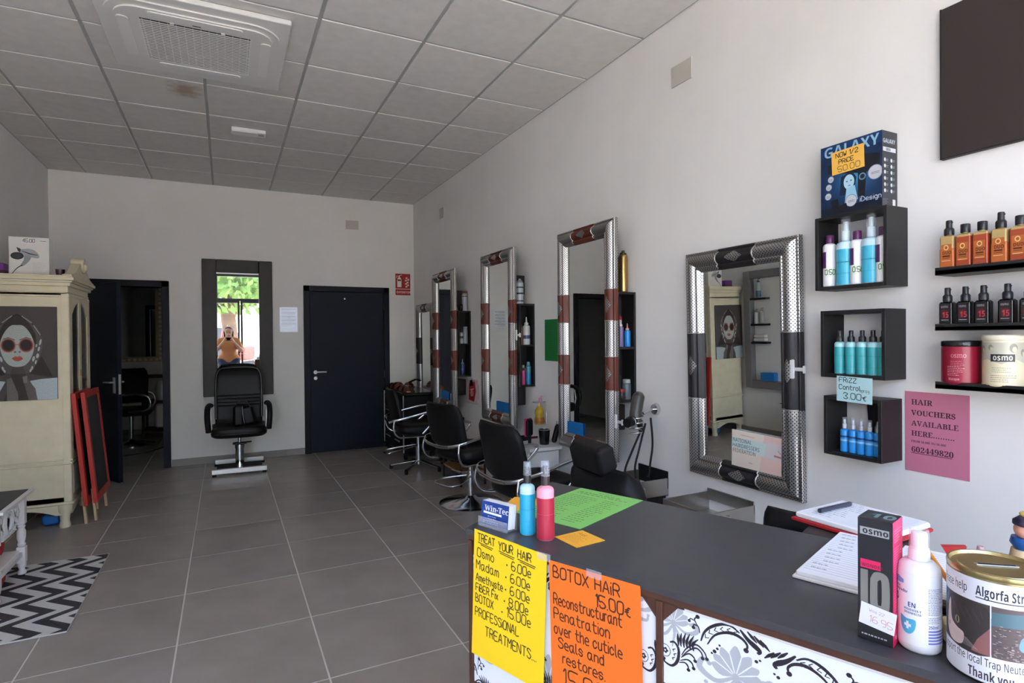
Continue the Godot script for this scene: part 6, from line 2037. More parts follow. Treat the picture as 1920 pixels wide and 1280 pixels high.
func build_counter_things() -> void:
	# two-phase spray bottles
	bottle("two_phase_bottle", "tall blue two-phase spray bottle on the counter corner", "two-phase sprays on the counter", C(0.133, 0.064), 0.0175, 0.118, rgb(188, 226, 238), "clear", rgb(40, 42, 46), [[0.02, 0.80, rgb(40, 170, 208), "liquid"], [0.50, 0.515, rgb(20, 84, 110)], [0.27, 0.28, rgb(20, 110, 140)]])
	bottle("two_phase_bottle", "tall pink two-phase spray bottle beside the blue one", "two-phase sprays on the counter", C(0.186, 0.064), 0.0195, 0.122, rgb(240, 160, 178), "clear", rgb(52, 40, 44), [[0.02, 0.78, rgb(176, 38, 62), "liquid"], [0.48, 0.49, rgb(250, 170, 196)]])
	# business cards in a clear stand
	var c := Canvas.new(360, 236, rgb(30, 62, 140))
	c.word("Win-Tec", 40, 92, 76, rgb(236, 240, 246), "Droid Serif", true)
	c.poly([Vector2(30, 100), Vector2(270, 104), Vector2(270, 126), Vector2(30, 122)], rgb(232, 236, 242))
	c.fine(90, 144, 140, 2, 22, rgb(200, 210, 232), 3, 6)
	c.fine(30, 196, 240, 2, 18, rgb(170, 184, 216), 5, 5)
	var cm := printed(c, 0.4)
	var st := thing("card_stand", "clear acrylic business card stand on the counter corner", "card stand", C(0.05, 0.05), CTURN)
	part(st, "front_lip", MB.new().rbox(Vector3(0, 0.012, 0.017), Vector3(0.094, 0.024, 0.002), 0.0006), M("clear_plastic"))
	part(st, "tray", MB.new().rbox(Vector3(0, 0.0015, 0), Vector3(0.094, 0.003, 0.036), 0.0008).rbox(Vector3(0, 0.03, -0.017), Vector3(0.094, 0.06, 0.002), 0.0006), M("clear_plastic"))
	for k in 6:
		var o := thing("business_card", "dark blue business card at the front of the clear stand" if k == 0 else "white edged business card, %s from the front in the clear stand" % ["", "second", "third", "fourth", "fifth", "last"][k], "business card", C(0.05, 0.05 - 0.012 + 0.0036 * k, CTOP + 0.004), CTURN, "business cards in the stand")
		o.basis = Basis(Vector3.UP, CTURN) * Basis(Vector3.RIGHT, -0.12)
		if k == 0:
			var sh := sheet(o, "card", 0.088, 0.055, cm, M("paper"), 0.0012)
			sh.position.y = 0.0285
		else:
			part(o, "card", MB.new().box(Vector3(0.001 * k, 0.0285, -0.0006), Vector3(0.088, 0.055, 0.0016)), M("paper"))
	# sheets lying on the counter
	c = Canvas.new(420, 594, rgb(142, 216, 110))
	var ink := rgb(40, 70, 34)
	c.fine(150, 30, 120, 1, 20, ink, 2, 5)
	c.fine(40, 62, 340, 2, 26, ink, 3, 7)
	for k in 15:
		c.fine(26, 140 + k * 28, 200, 1, 16, ink, 20 + k, 5)
		c.fine(262, 140 + k * 28, 120, 1, 16, ink, 60 + k, 5)
	flat_sheet("green_price_list", "laminated green price list lying on the counter", "price list", 0.107, 0.317, 0.0, 0.206, 0.306, printed(c, 0.3), M("paper_green"))
	flat_sheet("amber_sheet", "amber sheet of paper lying under the green price list", "paper", 0.005, 0.24, 0.35, 0.15, 0.12, M("paper_amber"), M("paper_amber"), 0.0001 + 0.001)
	c = Canvas.new(200, 200, rgb(250, 182, 56))
	c.hand("Ask", 30, 60, 30, rgb(190, 110, 20), 3, GLYPHS)
	c.fine(24, 80, 150, 6, 16, rgb(200, 120, 30), 7, 3)
	flat_sheet("amber_note", "small square amber note lying on the counter", "note", 0.246, 0.111, -0.29, 0.08, 0.08, printed(c), M("paper_amber"))
	# appointment book
	var bk := thing("appointment_book", "open appointment book lying on the counter behind the pink box", "book", C(0.80, 0.34), CTURN - 0.05)
	part(bk, "cover", MB.new().rbox(Vector3(0, 0.003, 0), Vector3(0.25, 0.006, 0.30), 0.002), M("card"))
	c = Canvas.new(420, 520, rgb(240, 241, 244), 1)
	for k in 22:
		c.line([Vector2(14, 30 + k * 22), Vector2(406, 30 + k * 22)], 1.6, rgb(150, 160, 180))
		if k % 2 == 0:
			c.hand("abn ecu rmn", 30 + (k * 37) % 60, 28 + k * 22, 14, rgb(70, 76, 96), 1.6, GLYPHS, 0.9)
	var pg := printed(c)
	for s in [-1, 1]:
		part(bk, "pages", MB.new().rbox(Vector3(s * 0.061, 0.010, 0), Vector3(0.118, 0.009, 0.288), 0.002), M("paper"))
		part(bk, "page_print", MB.new().quad(Vector3(s * 0.061 - 0.056, 0.0149, 0.138), Vector3(s * 0.061 + 0.056, 0.0149, 0.138), Vector3(s * 0.061 + 0.056, 0.0149, -0.138), Vector3(s * 0.061 - 0.056, 0.0149, -0.138)), pg)
	# notebook with a pen on the inner desk
	var nb := thing("ruled_notebook", "open ruled notebook with a red edge behind the counter", "notebook", C(0.705, 0.612, CTOP), CTURN - 0.35)
	part(nb, "cover", MB.new().rbox(Vector3(0, 0.004, 0), Vector3(0.22, 0.008, 0.2), 0.002), M("red_fabric"))
	part(nb, "pages", MB.new().rbox(Vector3(0, 0.014, -0.004), Vector3(0.21, 0.014, 0.19), 0.004), M("paper"))
	part(nb, "page_print", MB.new().quad(Vector3(-0.1, 0.0215, 0.085), Vector3(0.1, 0.0215, 0.085), Vector3(0.1, 0.0215, -0.095), Vector3(-0.1, 0.0215, -0.095)), pg)
	var pn := thing("ballpoint_pen", "dark ballpoint pen lying on the ruled notebook", "pen", C(0.648, 0.635, CTOP + 0.028), CTURN + 1.2)
	part(pn, "barrel", MB.new().cyl(Vector3(-0.06, 0.0, 0), Vector3(0.06, 0.0, 0), 0.0055, 0.0055, 10), matof(rgb(56, 58, 74)))
	part(pn, "tip", MB.new().cyl(Vector3(0.06, 0.0, 0), Vector3(0.075, 0.0, 0), 0.0055, 0.001, 10), M("chrome"))
	product_box()
	# white sanitiser spray
	var sn := thing("sanitiser_bottle", "white sanitiser spray bottle with a blue shield on the counter", "bottle", C(0.878, 0.06), 0.0)
	part(sn, "body", MB.new().lathe(Vector3.ZERO, [Vector2(0, 0), Vector2(0.023, 0), Vector2(0.0262, 0.004), Vector2(0.0268, 0.012), Vector2(0.0268, 0.112), Vector2(0.025, 0.121), Vector2(0.019, 0.127), Vector2(0.0125, 0.129), Vector2(0, 0.129)], 28), M("white_plastic"))
	part(sn, "collar", MB.new().lathe(Vector3(0, 0.129, 0), [Vector2(0.0135, 0), Vector2(0.0135, 0.012), Vector2(0.0115, 0.018), Vector2(0, 0.018)], 20), M("white_plastic"))
	part(sn, "spray_head", MB.new().lathe(Vector3(0, 0.143, 0), [Vector2(0.0105, 0), Vector2(0.0105, 0.02), Vector2(0.009, 0.025), Vector2(0, 0.026)], 18), M("white_plastic"))
	part(sn, "overcap", MB.new().lathe(Vector3(0, 0.145, 0), [Vector2(0.0125, 0), Vector2(0.0122, 0.025), Vector2(0.0112, 0.028), Vector2(0, 0.028)], 18), M("clear_plastic"))
	c = Canvas.new(400, 420, rgb(240, 241, 243))
	var bl := rgb(36, 64, 130)
	c.poly([Vector2(0, 40), Vector2(60, 30), Vector2(110, 44), Vector2(110, 66), Vector2(0, 76)], rgb(120, 170, 220))
	c.word("spray", 20, 96, 22, bl, "Droid Sans", true)
	c.word("limpiador", 26, 118, 24, bl, "Droid Sans", true)
	c.ell(40, 160, 20, 24, rgb(90, 80, 170))
	c.ell(46, 158, 9, 12, rgb(226, 226, 240))
	c.word("EN", 136, 196, 40, bl, "Droid Sans", true)
	c.word("HIGIENIZA Y", 112, 218, 18, bl, "Droid Sans", true)
	c.word("DESINFECTA", 114, 238, 18, bl, "Droid Sans", true)
	c.poly(Canvas.smooth([Vector2(84, 256), Vector2(130, 270), Vector2(186, 270), Vector2(182, 326), Vector2(150, 360), Vector2(108, 352), Vector2(86, 310), Vector2(84, 256)], 4), rgb(80, 180, 216))
	c.rect(128, 286, 16, 46, rgb(238, 244, 248))
	c.rect(113, 301, 46, 16, rgb(238, 244, 248))
	c.fine(262, 70, 130, 16, 10, rgb(130, 144, 180), 8, 4)
	c.fine(262, 240, 130, 4, 10, rgb(130, 144, 180), 9, 4)
	c.word("250ml", 262, 306, 26, rgb(90, 104, 150), "Droid Sans", true)
	for k in 5:
		c.rect(262, 316 + k * 18, 138, 10, rgb(120, 132, 200))
	part(sn, "label", MB.new().sector(Vector3.ZERO, 0.0271, -2.65, 0.35, 0.012, 0.112, 24), printed(c, 0.3))
	collection_tin()
	pen_pot()

func product_box() -> void:
	var c := Canvas.new(180, 700, rgb(34, 34, 38))
	c.rect(12, 50, 152, 44, rgb(170, 170, 170))
	c.word("osmo", 24, 86, 48, rgb(30, 30, 34), "Droid Sans", true, 1.1)
	c.poly([Vector2(14, 236), Vector2(120, 236), Vector2(120, 286), Vector2(14, 286)], rgb(226, 34, 96))
	c.word("WONDER", 20, 278, 26, rgb(120, 14, 50), "Droid Sans", true)
	c.rect(14, 296, 40, 216, rgb(134, 132, 126))
	c.poly(Canvas.smooth([Vector2(66, 340), Vector2(90, 298), Vector2(140, 298), Vector2(164, 340), Vector2(164, 490), Vector2(140, 524), Vector2(90, 524), Vector2(66, 490), Vector2(66, 340)], 4), rgb(134, 132, 126))
	c.poly(Canvas.smooth([Vector2(104, 350), Vector2(114, 338), Vector2(124, 350), Vector2(124, 470), Vector2(114, 482), Vector2(104, 470), Vector2(104, 350)], 3), rgb(34, 34, 38))
	c.word("LEAVE-IN", 16, 546, 30, rgb(236, 236, 236), "Droid Sans", true)
	c.word("TREATMENT", 16, 572, 28, rgb(236, 236, 236), "Droid Sans", true)
	c.rect(14, 582, 152, 3, rgb(200, 200, 200))
	c.rect(14, 594, 90, 10, rgb(170, 30, 76))
	c.fine(20, 664, 140, 1, 14, rgb(190, 190, 190), 4, 8)
	var front := printed(c, 0.35)
	var s := Canvas.new(200, 700, rgb(226, 30, 96))
	s.fine(30, 50, 150, 5, 16, rgb(246, 150, 184), 4, 6)
	s.fine(30, 150, 150, 26, 14, rgb(246, 150, 184), 5, 5)
	s.rect(30, 530, 120, 4, rgb(246, 170, 196))
	s.word("osmo", 50, 670, 40, rgb(246, 190, 206), "Droid Sans", true)
	var side := printed(s, 0.35)
	var t := Canvas.new(180, 200, rgb(34, 36, 38))
	t.word("10", 36, 150, 130, rgb(110, 140, 146), "Droid Sans", true)
	var top := printed(t, 0.35)
	var o := thing("treatment_box", "tall black and pink box marked 10 on the counter", "box", C(0.830, 0.056), CTURN - 0.12)
	var w := 0.045
	var d := 0.048
	var h := 0.182
	part(o, "carton", MB.new().rbox(Vector3(0, h / 2, 0), Vector3(w, h, d), 0.0012), matof(rgb(150, 28, 72)))
	part(o, "front_print", MB.new().quad(Vector3(-w / 2, 0.0006, d / 2 + 0.0004), Vector3(w / 2, 0.0006, d / 2 + 0.0004), Vector3(w / 2, h, d / 2 + 0.0004), Vector3(-w / 2, h, d / 2 + 0.0004)), front)
	part(o, "side_print", MB.new().quad(Vector3(w / 2 + 0.0004, 0.0006, d / 2), Vector3(w / 2 + 0.0004, 0.0006, -d / 2), Vector3(w / 2 + 0.0004, h, -d / 2), Vector3(w / 2 + 0.0004, h, d / 2)), side)
	part(o, "top_flap", MB.new().quad(Vector3(-w / 2, h + 0.0004, d / 2), Vector3(w / 2, h + 0.0004, d / 2), Vector3(w / 2, h + 0.0004, -d / 2), Vector3(-w / 2, h + 0.0004, -d / 2)), top)
	var n := Canvas.new(200, 140, rgb(236, 236, 244))
	n.hand("Was 22", 50, 44, 18, rgb(190, 160, 170), 2, GLYPHS)
	n.hand("16.95", 60, 110, 42, rgb(206, 130, 136), 3, GLYPHS, 0.95)
	var nt := thing("price_sticker", "white handwritten 16.95 price sticker on the pink box", "price note", C(0.8305, 0.030, CTOP + 0.038), CTURN - 0.12)
	nt.rotation.z = -0.12
	sheet(nt, "sticker", 0.046, 0.032, printed(n), M("paper"))

func collection_tin() -> void:
	var c := Canvas.new(900, 420, rgb(232, 234, 240), 1)
	var ink := rgb(44, 46, 56)
	c.word("Please help", 20, 66, 50, ink)
	var e := c.word("Algorfa Stray", 330, 66, 54, ink, "Droid Sans", true)
	c.rect(330, 74, e - 330, 4, ink)
	# photograph of a black and white cat, and one of a pond
	c.rect(14, 96, 400, 210, rgb(72, 66, 62))
	c.rect(14, 96, 90, 70, rgb(92, 116, 146))
	c.poly(Canvas.smooth([Vector2(60, 300), Vector2(80, 170), Vector2(130, 110), Vector2(300, 100), Vector2(414, 130), Vector2(414, 306), Vector2(60, 306)], 4), rgb(58, 52, 50))
	c.poly(Canvas.smooth([Vector2(100, 150), Vector2(126, 130), Vector2(136, 210), Vector2(190, 236), Vector2(250, 250), Vector2(230, 300), Vector2(130, 300), Vector2(80, 250), Vector2(100, 150)], 4), rgb(214, 192, 184))
	c.ell(196, 204, 20, 17, rgb(150, 150, 96))
	c.ell(196, 204, 7, 14, rgb(30, 28, 26))
	c.ell(112, 240, 14, 9, rgb(206, 150, 146))
	c.poly([Vector2(300, 306), Vector2(340, 250), Vector2(414, 190), Vector2(414, 306)], rgb(150, 100, 98))
	for k in 14:
		c.line([Vector2(150 + k * 9, 250 + k), Vector2(186 + k * 12, 296)], 1.5, rgb(190, 182, 176))
		c.line([Vector2(150 + k * 16, 120 + (k * 13) % 40), Vector2(166 + k * 16, 150 + (k * 13) % 40)], 2.5, rgb(84, 78, 74))
	c.rect(422, 96, 470, 210, rgb(96, 84, 82))
	c.poly([Vector2(422, 120), Vector2(892, 100), Vector2(892, 160), Vector2(422, 176)], rgb(84, 116, 124))
	var rng := RandomNumberGenerator.new()
	rng.seed = 12
	for k in 260:
		var x := rng.randf_range(424, 880)
		var y := rng.randf_range(170, 300)
		c.rect(x, y, rng.randf_range(8, 24), 3, [rgb(150, 134, 130), rgb(120, 84, 80), rgb(176, 160, 156), rgb(70, 62, 62)][k % 4])
	c.ell(660, 226, 80, 34, rgb(110, 150, 180))
	c.ell(600, 240, 26, 22, rgb(120, 160, 190))
	c.line([Vector2(690, 120), Vector2(690, 200)], 5, rgb(44, 52, 66))
	c.rect(414, 94, 7, 214, rgb(236, 236, 240))
	c.word("support the local Trap Neuter", 20, 352, 46, ink)
	c.word("Thank you", 280, 410, 54, rgb(60, 52, 60), "Droid Sans", true)
	var o := thing("collection_tin", "round cat charity collection tin with a gold lid on the counter", "tin", C(0.964, 0.055))
	var r := 0.0535
	var h := 0.142
	part(o, "body", MB.new().lathe(Vector3.ZERO, [Vector2(0, 0.001), Vector2(r * 0.96, 0.001), Vector2(r, 0.003), Vector2(r, h), Vector2(r * 0.98, h)], 40), M("tin_gold"))
	part(o, "label", MB.new().sector(Vector3.ZERO, r + 0.0006, -1.166 - 1.5, -1.166 + 1.5, 0.004, h - 0.006, 36), printed(c, 0.5))
	part(o, "label_back", MB.new().sector(Vector3.ZERO, r + 0.0005, -1.166 + 1.5, -1.166 + TAU - 1.5, 0.004, h - 0.006, 36), M("paper"))
	part(o, "lid", MB.new().lathe(Vector3(0, h, 0), [Vector2(r, -0.004), Vector2(r + 0.0015, 0), Vector2(r + 0.0005, 0.003), Vector2(r - 0.002, 0.003), Vector2(r - 0.004, -0.001), Vector2(r * 0.8, -0.001), Vector2(r * 0.78, 0.0005), Vector2(0, 0.0005)], 40), M("tin_gold"))
	var sl := MB.new()
	sl.T = Transform3D(Basis(Vector3.UP, CTURN + 0.5), Vector3(0, h + 0.0012, 0))
	sl.rbox(Vector3.ZERO, Vector3(0.05, 0.0016, 0.007), 0.0006)
	part(o, "coin_slot_rim", sl, M("brushed"))
	sl = MB.new()
	sl.T = Transform3D(Basis(Vector3.UP, CTURN + 0.5), Vector3(0, h + 0.0021, 0))
	sl.box(Vector3.ZERO, Vector3(0.044, 0.0004, 0.003))
	part(o, "coin_slot", sl, M("dark_void"))

func pen_pot() -> void:
	var pot := thing("pen_pot", "dark pen pot behind the collection tin", "pot", C(0.950, 0.225))
	part(pot, "cup", MB.new().lathe(Vector3.ZERO, [Vector2(0, 0), Vector2(0.04, 0), Vector2(0.044, 0.07), Vector2(0.041, 0.07), Vector2(0.037, 0.004), Vector2(0, 0.004)], 24), M("black_plastic"))
	part(pot, "rim", MB.new().lathe(Vector3(0, 0.068, 0), [Vector2(0.044, 0), Vector2(0.0455, 0.003), Vector2(0.041, 0.004)], 24), M("black_gloss"))
	# pencil resting on the tin side of the book
	var pc := thing("orange_pencil", "orange pencil leaning behind the sanitiser bottle", "pencil", C(0.945, 0.235, CTOP + 0.006), CTURN)
	var a := Vector3(-0.02, 0.0, 0.0)
	var b := Vector3(-0.10, 0.10, -0.05)
	part(pc, "barrel", MB.new().cyl(a, a.lerp(b, 0.9), 0.004, 0.004, 6), matof(rgb(232, 148, 40)))
	part(pc, "ferrule", MB.new().cyl(a.lerp(b, 0.9), a.lerp(b, 0.96), 0.0042, 0.0042, 10), M("brushed"))
	part(pc, "eraser", MB.new().cyl(a.lerp(b, 0.96), b, 0.004, 0.0036, 10), M("white_plastic"))
	var rd := thing("red_scissors", "red handled scissors standing in the pen pot", "scissors", C(0.914, 0.25, CTOP + 0.006), CTURN + 0.3)
	part(rd, "handle", MB.new().extrude(PackedVector2Array([Vector2(-0.026, 0.094), Vector2(0.008, 0.098), Vector2(0.004, 0.078), Vector2(-0.004, 0.06), Vector2(-0.012, 0.06), Vector2(-0.018, 0.08)]), -0.005, 0.005), matof(rgb(196, 34, 40)))
	part(rd, "blade", MB.new().rbox(Vector3(-0.008, 0.032, 0), Vector3(0.012, 0.06, 0.003), 0.001), M("chrome"))
	var pk := thing("pink_pen", "pale pink pen standing in the pen pot", "pen", C(0.938, 0.205, CTOP + 0.006), 0.0)
	part(pk, "barrel", MB.new().cyl(Vector3(0, 0, 0), Vector3(0.002, 0.09, 0.002), 0.004, 0.004, 10), M("clear_plastic"))
	part(pk, "cap", MB.new().cyl(Vector3(0.002, 0.09, 0.002), Vector3(0.003, 0.115, 0.003), 0.0052, 0.0045, 10), matof(rgb(206, 170, 176)))
	var fg := thing("peg_figure", "small painted wooden peg figure on a pen in the pot", "figurine", C(0.975, 0.205, CTOP + 0.006), CTURN)
	fg.rotation.z = -0.12
	part(fg, "stem", MB.new().cyl(Vector3.ZERO, Vector3(0, 0.103, 0), 0.004, 0.004, 10), M("pale_wood"))
	part(fg, "base", MB.new().cyl(Vector3(0, 0.100, 0), Vector3(0, 0.123, 0), 0.013, 0.012, 16), M("pale_wood"))
	part(fg, "skirt", MB.new().lathe(Vector3(0, 0.123, 0), [Vector2(0.008, 0), Vector2(0.015, 0.008), Vector2(0.014, 0.018), Vector2(0, 0.018)], 16), matof(rgb(30, 84, 150)))
	part(fg, "head", MB.new().ball(Vector3(0, 0.154, 0), Vector3(0.013, 0.014, 0.013)), matof(rgb(220, 160, 130)))
	part(fg, "cap", MB.new().lathe(Vector3(0, 0.160, 0), [Vector2(0.015, 0), Vector2(0.0155, 0.006), Vector2(0.008, 0.014), Vector2(0, 0.015)], 16), matof(rgb(40, 36, 64)))
	part(fg, "bobble", MB.new().ball(Vector3(0, 0.177, 0), Vector3(0.009, 0.005, 0.009), 12, 8), matof(rgb(214, 186, 96)))
	var bx := thing("cream_block", "small cream block beside the collection tin", "eraser", C(0.925, 0.115), CTURN + 0.2)
	part(bx, "block", MB.new().rbox(Vector3(0, 0.015, 0), Vector3(0.05, 0.03, 0.03), 0.004), matof(rgb(206, 194, 150)))
	part(bx, "mark", MB.new().box(Vector3(0.006, 0.018, 0.0152), Vector3(0.008, 0.014, 0.0006)), M("black_plastic"))
	var sp := thing("black_stapler", "black stapler lying behind the sanitiser bottle", "stapler", C(0.925, 0.165), CTURN + 0.15)
	part(sp, "base", MB.new().rbox(Vector3(0, 0.006, 0), Vector3(0.12, 0.012, 0.028), 0.003), M("black_plastic"))
	part(sp, "arm", MB.new().rbox(Vector3(0.004, 0.028, 0), Vector3(0.115, 0.018, 0.026), 0.006), M("black_gloss"))
	part(sp, "hinge", MB.new().rbox(Vector3(0.05, 0.018, 0), Vector3(0.02, 0.02, 0.028), 0.003), M("black_plastic"))

# ---------------------------------------------------------------- cream cabinet and what stands round it

func build_left_side() -> void:
	cabinet()
	portrait()
	# hairdryer carton on the cabinet
	var c := Canvas.new(256, 300, rgb(226, 224, 218))
	c.rect(4, 4, 248, 292, rgb(232, 230, 226))
	c.line([Vector2(200, 26), Vector2(236, 26)], 3, rgb(90, 90, 90))
	c.fine(150, 196, 90, 8, 12, rgb(204, 202, 200), 5, 3)
	c.poly(Canvas.smooth([Vector2(66, 98), Vector2(130, 90), Vector2(170, 108), Vector2(190, 136), Vector2(188, 160), Vector2(150, 158), Vector2(104, 140), Vector2(66, 122), Vector2(66, 98)], 4), rgb(170, 176, 180))
	c.poly([Vector2(48, 80), Vector2(76, 94), Vector2(72, 120), Vector2(58, 112)], rgb(56, 56, 60))
	c.swash([Vector2(80, 108), Vector2(130, 128), Vector2(182, 138)], 3, 9, 4, rgb(60, 62, 68))
	c.poly(Canvas.smooth([Vector2(96, 138), Vector2(140, 150), Vector2(120, 196), Vector2(86, 226), Vector2(74, 216), Vector2(92, 180), Vector2(96, 138)], 4), rgb(150, 158, 160))
	c.ell(52, 148, 42, 28, rgb(38, 40, 44))
	c.ell(52, 148, 30, 19, rgb(58, 60, 66))
	c.swash([Vector2(84, 218), Vector2(50, 244), Vector2(18, 288)], 8, 6, 4, rgb(40, 42, 46))
	c.rect(82, 6, 84, 46, rgb(238, 238, 236))
	c.hand("45.00", 88, 40, 26, rgb(80, 74, 72), 3.4, GLYPHS, 0.8)
	var o := thing("hairdryer_carton", "white carton printed with a silver hairdryer on top of the cabinet", "box", W(-1.345, 1.935, 5.66))
	part(o, "carton", MB.new().rbox(Vector3(0, 0.149, 0), Vector3(0.247, 0.298, 0.1), 0.002), matof(rgb(224, 222, 216)))
	part(o, "front_print", MB.new().quad(Vector3(-0.122, 0.001, 0.0506), Vector3(0.122, 0.001, 0.0506), Vector3(0.122, 0.297, 0.0506), Vector3(-0.122, 0.297, 0.0506)), printed(c, 0.4))
	o = thing("purple_box", "purple box on the cabinet left of the white carton", "box", W(-1.55, 1.935, 5.62))
	part(o, "box", MB.new().rbox(Vector3(0, 0.045, 0), Vector3(0.125, 0.09, 0.1), 0.004), M("purple_plastic"))
	part(o, "band", MB.new().rbox(Vector3(0, 0.022, 0), Vector3(0.127, 0.03, 0.102), 0.003), M("plum_plastic"))
	o = thing("plum_cup", "small dark plum cup on the cabinet right of the white carton", "cup", W(-1.165, 1.935, 5.66))
	part(o, "cup", MB.new().lathe(Vector3.ZERO, [Vector2(0, 0), Vector2(0.025, 0), Vector2(0.031, 0.062), Vector2(0.028, 0.062), Vector2(0.023, 0.004), Vector2(0, 0.004)], 20), M("plum_plastic"))
	part(o, "contents", MB.new().cyl(Vector3(0, 0.04, 0), Vector3(0, 0.05, 0), 0.027, 0.027, 16), M("purple_plastic"))
	# framed shelf recess on the left wall, seen in the opposite mirror
	o = thing("framed_wall_shelves", "grey framed wall recess with short black shelves beside the cabinet", "shelf", W(XL + 0.002, 1.36, 4.78), PI / 2)
	for s in [[-0.5, 0, 0.1, 1.5], [0.5, 0, 0.1, 1.5], [0, 0.7, 0.9, 0.1], [0, -0.7, 0.9, 0.1]]:
		part(o, "frame_board", MB.new().rbox(Vector3(s[0], s[1], 0.045), Vector3(s[2], s[3], 0.09), 0.004), matof(rgb(120, 118, 118)))
	part(o, "back_board", MB.new().box(Vector3(0, 0, 0.004), Vector3(0.9, 1.3, 0.006)), M("white_gloss"))
	# local x runs towards the back of the room here, so the shelves sit at its far end
	for y in [-0.17, 0.06, 0.39]:
		part(o, "shelf_board", MB.new().rbox(Vector3(0.33, y, 0.048), Vector3(0.24, 0.025, 0.082), 0.002), M("black_shelf"))
	var fg := "bottles in the framed wall recess"
	bottle("pump_bottle", "tall clear pump bottle on the top recess shelf", fg, W(XL + 0.055, 1.7635, 5.12), 0.03, 0.2, rgb(170, 176, 172), "pump", rgb(60, 62, 62), [[0.05, 0.45, rgb(40, 84, 104)]])
	bottle("lotion_bottle", "white pump bottle on the middle recess shelf", fg, W(XL + 0.055, 1.4335, 5.16), 0.028, 0.15, rgb(206, 206, 200), "pump", rgb(90, 90, 88))
	bottle("lotion_bottle", "grey pump bottle on the middle recess shelf", fg, W(XL + 0.055, 1.4335, 5.08), 0.028, 0.16, rgb(150, 152, 148), "pump", rgb(70, 70, 70))
	var tw := thing("folded_towels", "white folded towels on the lowest recess shelf", "towel", W(XL + 0.05, 1.2035, 5.11))
	part(tw, "towel", MB.new().rbox(Vector3(0, 0.025, 0), Vector3(0.075, 0.05, 0.18), 0.015), M("rug_white"))
	part(tw, "top_towel", MB.new().rbox(Vector3(0, 0.072, 0), Vector3(0.072, 0.045, 0.17), 0.015), M("rug_white"))
	var bb := thing("blue_carton", "bright blue carton in the bottom of the framed recess", "box", W(XL + 0.05, 0.711, 5.0))
	part(bb, "carton", MB.new().rbox(Vector3(0, 0.05, 0), Vector3(0.075, 0.1, 0.2), 0.003), M("blue_plastic"))
	part(bb, "flap", MB.new().rbox(Vector3(0, 0.102, 0.04), Vector3(0.07, 0.004, 0.1), 0.001), M("blue_plastic"))
	# folded red chalkboard leaning on the cabinet front
	o = thing("chalkboard_sign", "red framed folding chalkboard leaning against the cabinet", "chalkboard", W(-0.935, 0, 5.80), PI / 2)
	for k in 2:
		var fr := MB.new()
		var T := Transform3D(Basis(Vector3.RIGHT, -0.085 if k == 0 else -0.08), Vector3(0.0 if k == 0 else -0.075, 0.15, 0.0 if k == 0 else -0.05))
		fr.T = T
		var w := 0.56
		var h := 0.88
		fr.rbox(Vector3(-w / 2 + 0.025, h / 2, 0), Vector3(0.05, h, 0.03), 0.003)
		fr.rbox(Vector3(w / 2 - 0.025, h / 2, 0), Vector3(0.05, h, 0.03), 0.003)
		fr.rbox(Vector3(0, h - 0.025, 0), Vector3(w - 0.1, 0.05, 0.03), 0.003)
		fr.rbox(Vector3(0, 0.03, 0), Vector3(w - 0.1, 0.06, 0.03), 0.003)
		part(o, "frame", fr, M("red_paint"))
		var bd := MB.new()
		bd.T = T
		bd.box(Vector3(0, h / 2, 0), Vector3(w - 0.09, h - 0.09, 0.012))
		var bp := part(o, "slate", bd, M("blackboard"))
		if k == 0:
			var cc := Canvas.new(256, 420, rgb(44, 46, 48), 1)
			var rng := RandomNumberGenerator.new()
			rng.seed = 5
			for q in 60:
				var x := rng.randf_range(20, 220)
				var y := rng.randf_range(120, 400)
				cc.line([Vector2(x, y), Vector2(x + rng.randf_range(-30, 30), y + rng.randf_range(8, 30))], 3, rgb(60, 62, 64))
			var pr := MB.new()
			pr.T = T
			var hw := (w - 0.1) / 2
			pr.quad(Vector3(-hw, 0.06, 0.0065), Vector3(hw, 0.06, 0.0065), Vector3(hw, h - 0.05, 0.0065), Vector3(-hw, h - 0.05, 0.0065))
			part(bp, "chalk_marks", pr, printed(cc, 0.85))
		for s in [-1, 1]:
			var lg := MB.new()
			lg.T = T
			lg.rbox(Vector3(s * (w / 2 - 0.06), -0.02, -0.02), Vector3(0.035, 0.26, 0.018), 0.002)
			part(o, "leg", lg, M("pale_wood"))
	# blue box under the cabinet
	o = thing("blue_tub", "bright blue tub lying under the cream cabinet", "tub", W(-1.23, 0, 5.60), 0.15)
	part(o, "tub", MB.new().rbox(Vector3(0, 0.05, 0), Vector3(0.125, 0.098, 0.12), 0.028), M("blue_plastic"))
	part(o, "handle", MB.new().tube(curve([Vector3(-0.05, 0.09, 0.0), Vector3(-0.09, 0.1, 0.01), Vector3(-0.1, 0.08, 0.0)]), 0.006), matof(rgb(150, 90, 90)))
	rug()
	carved_table()

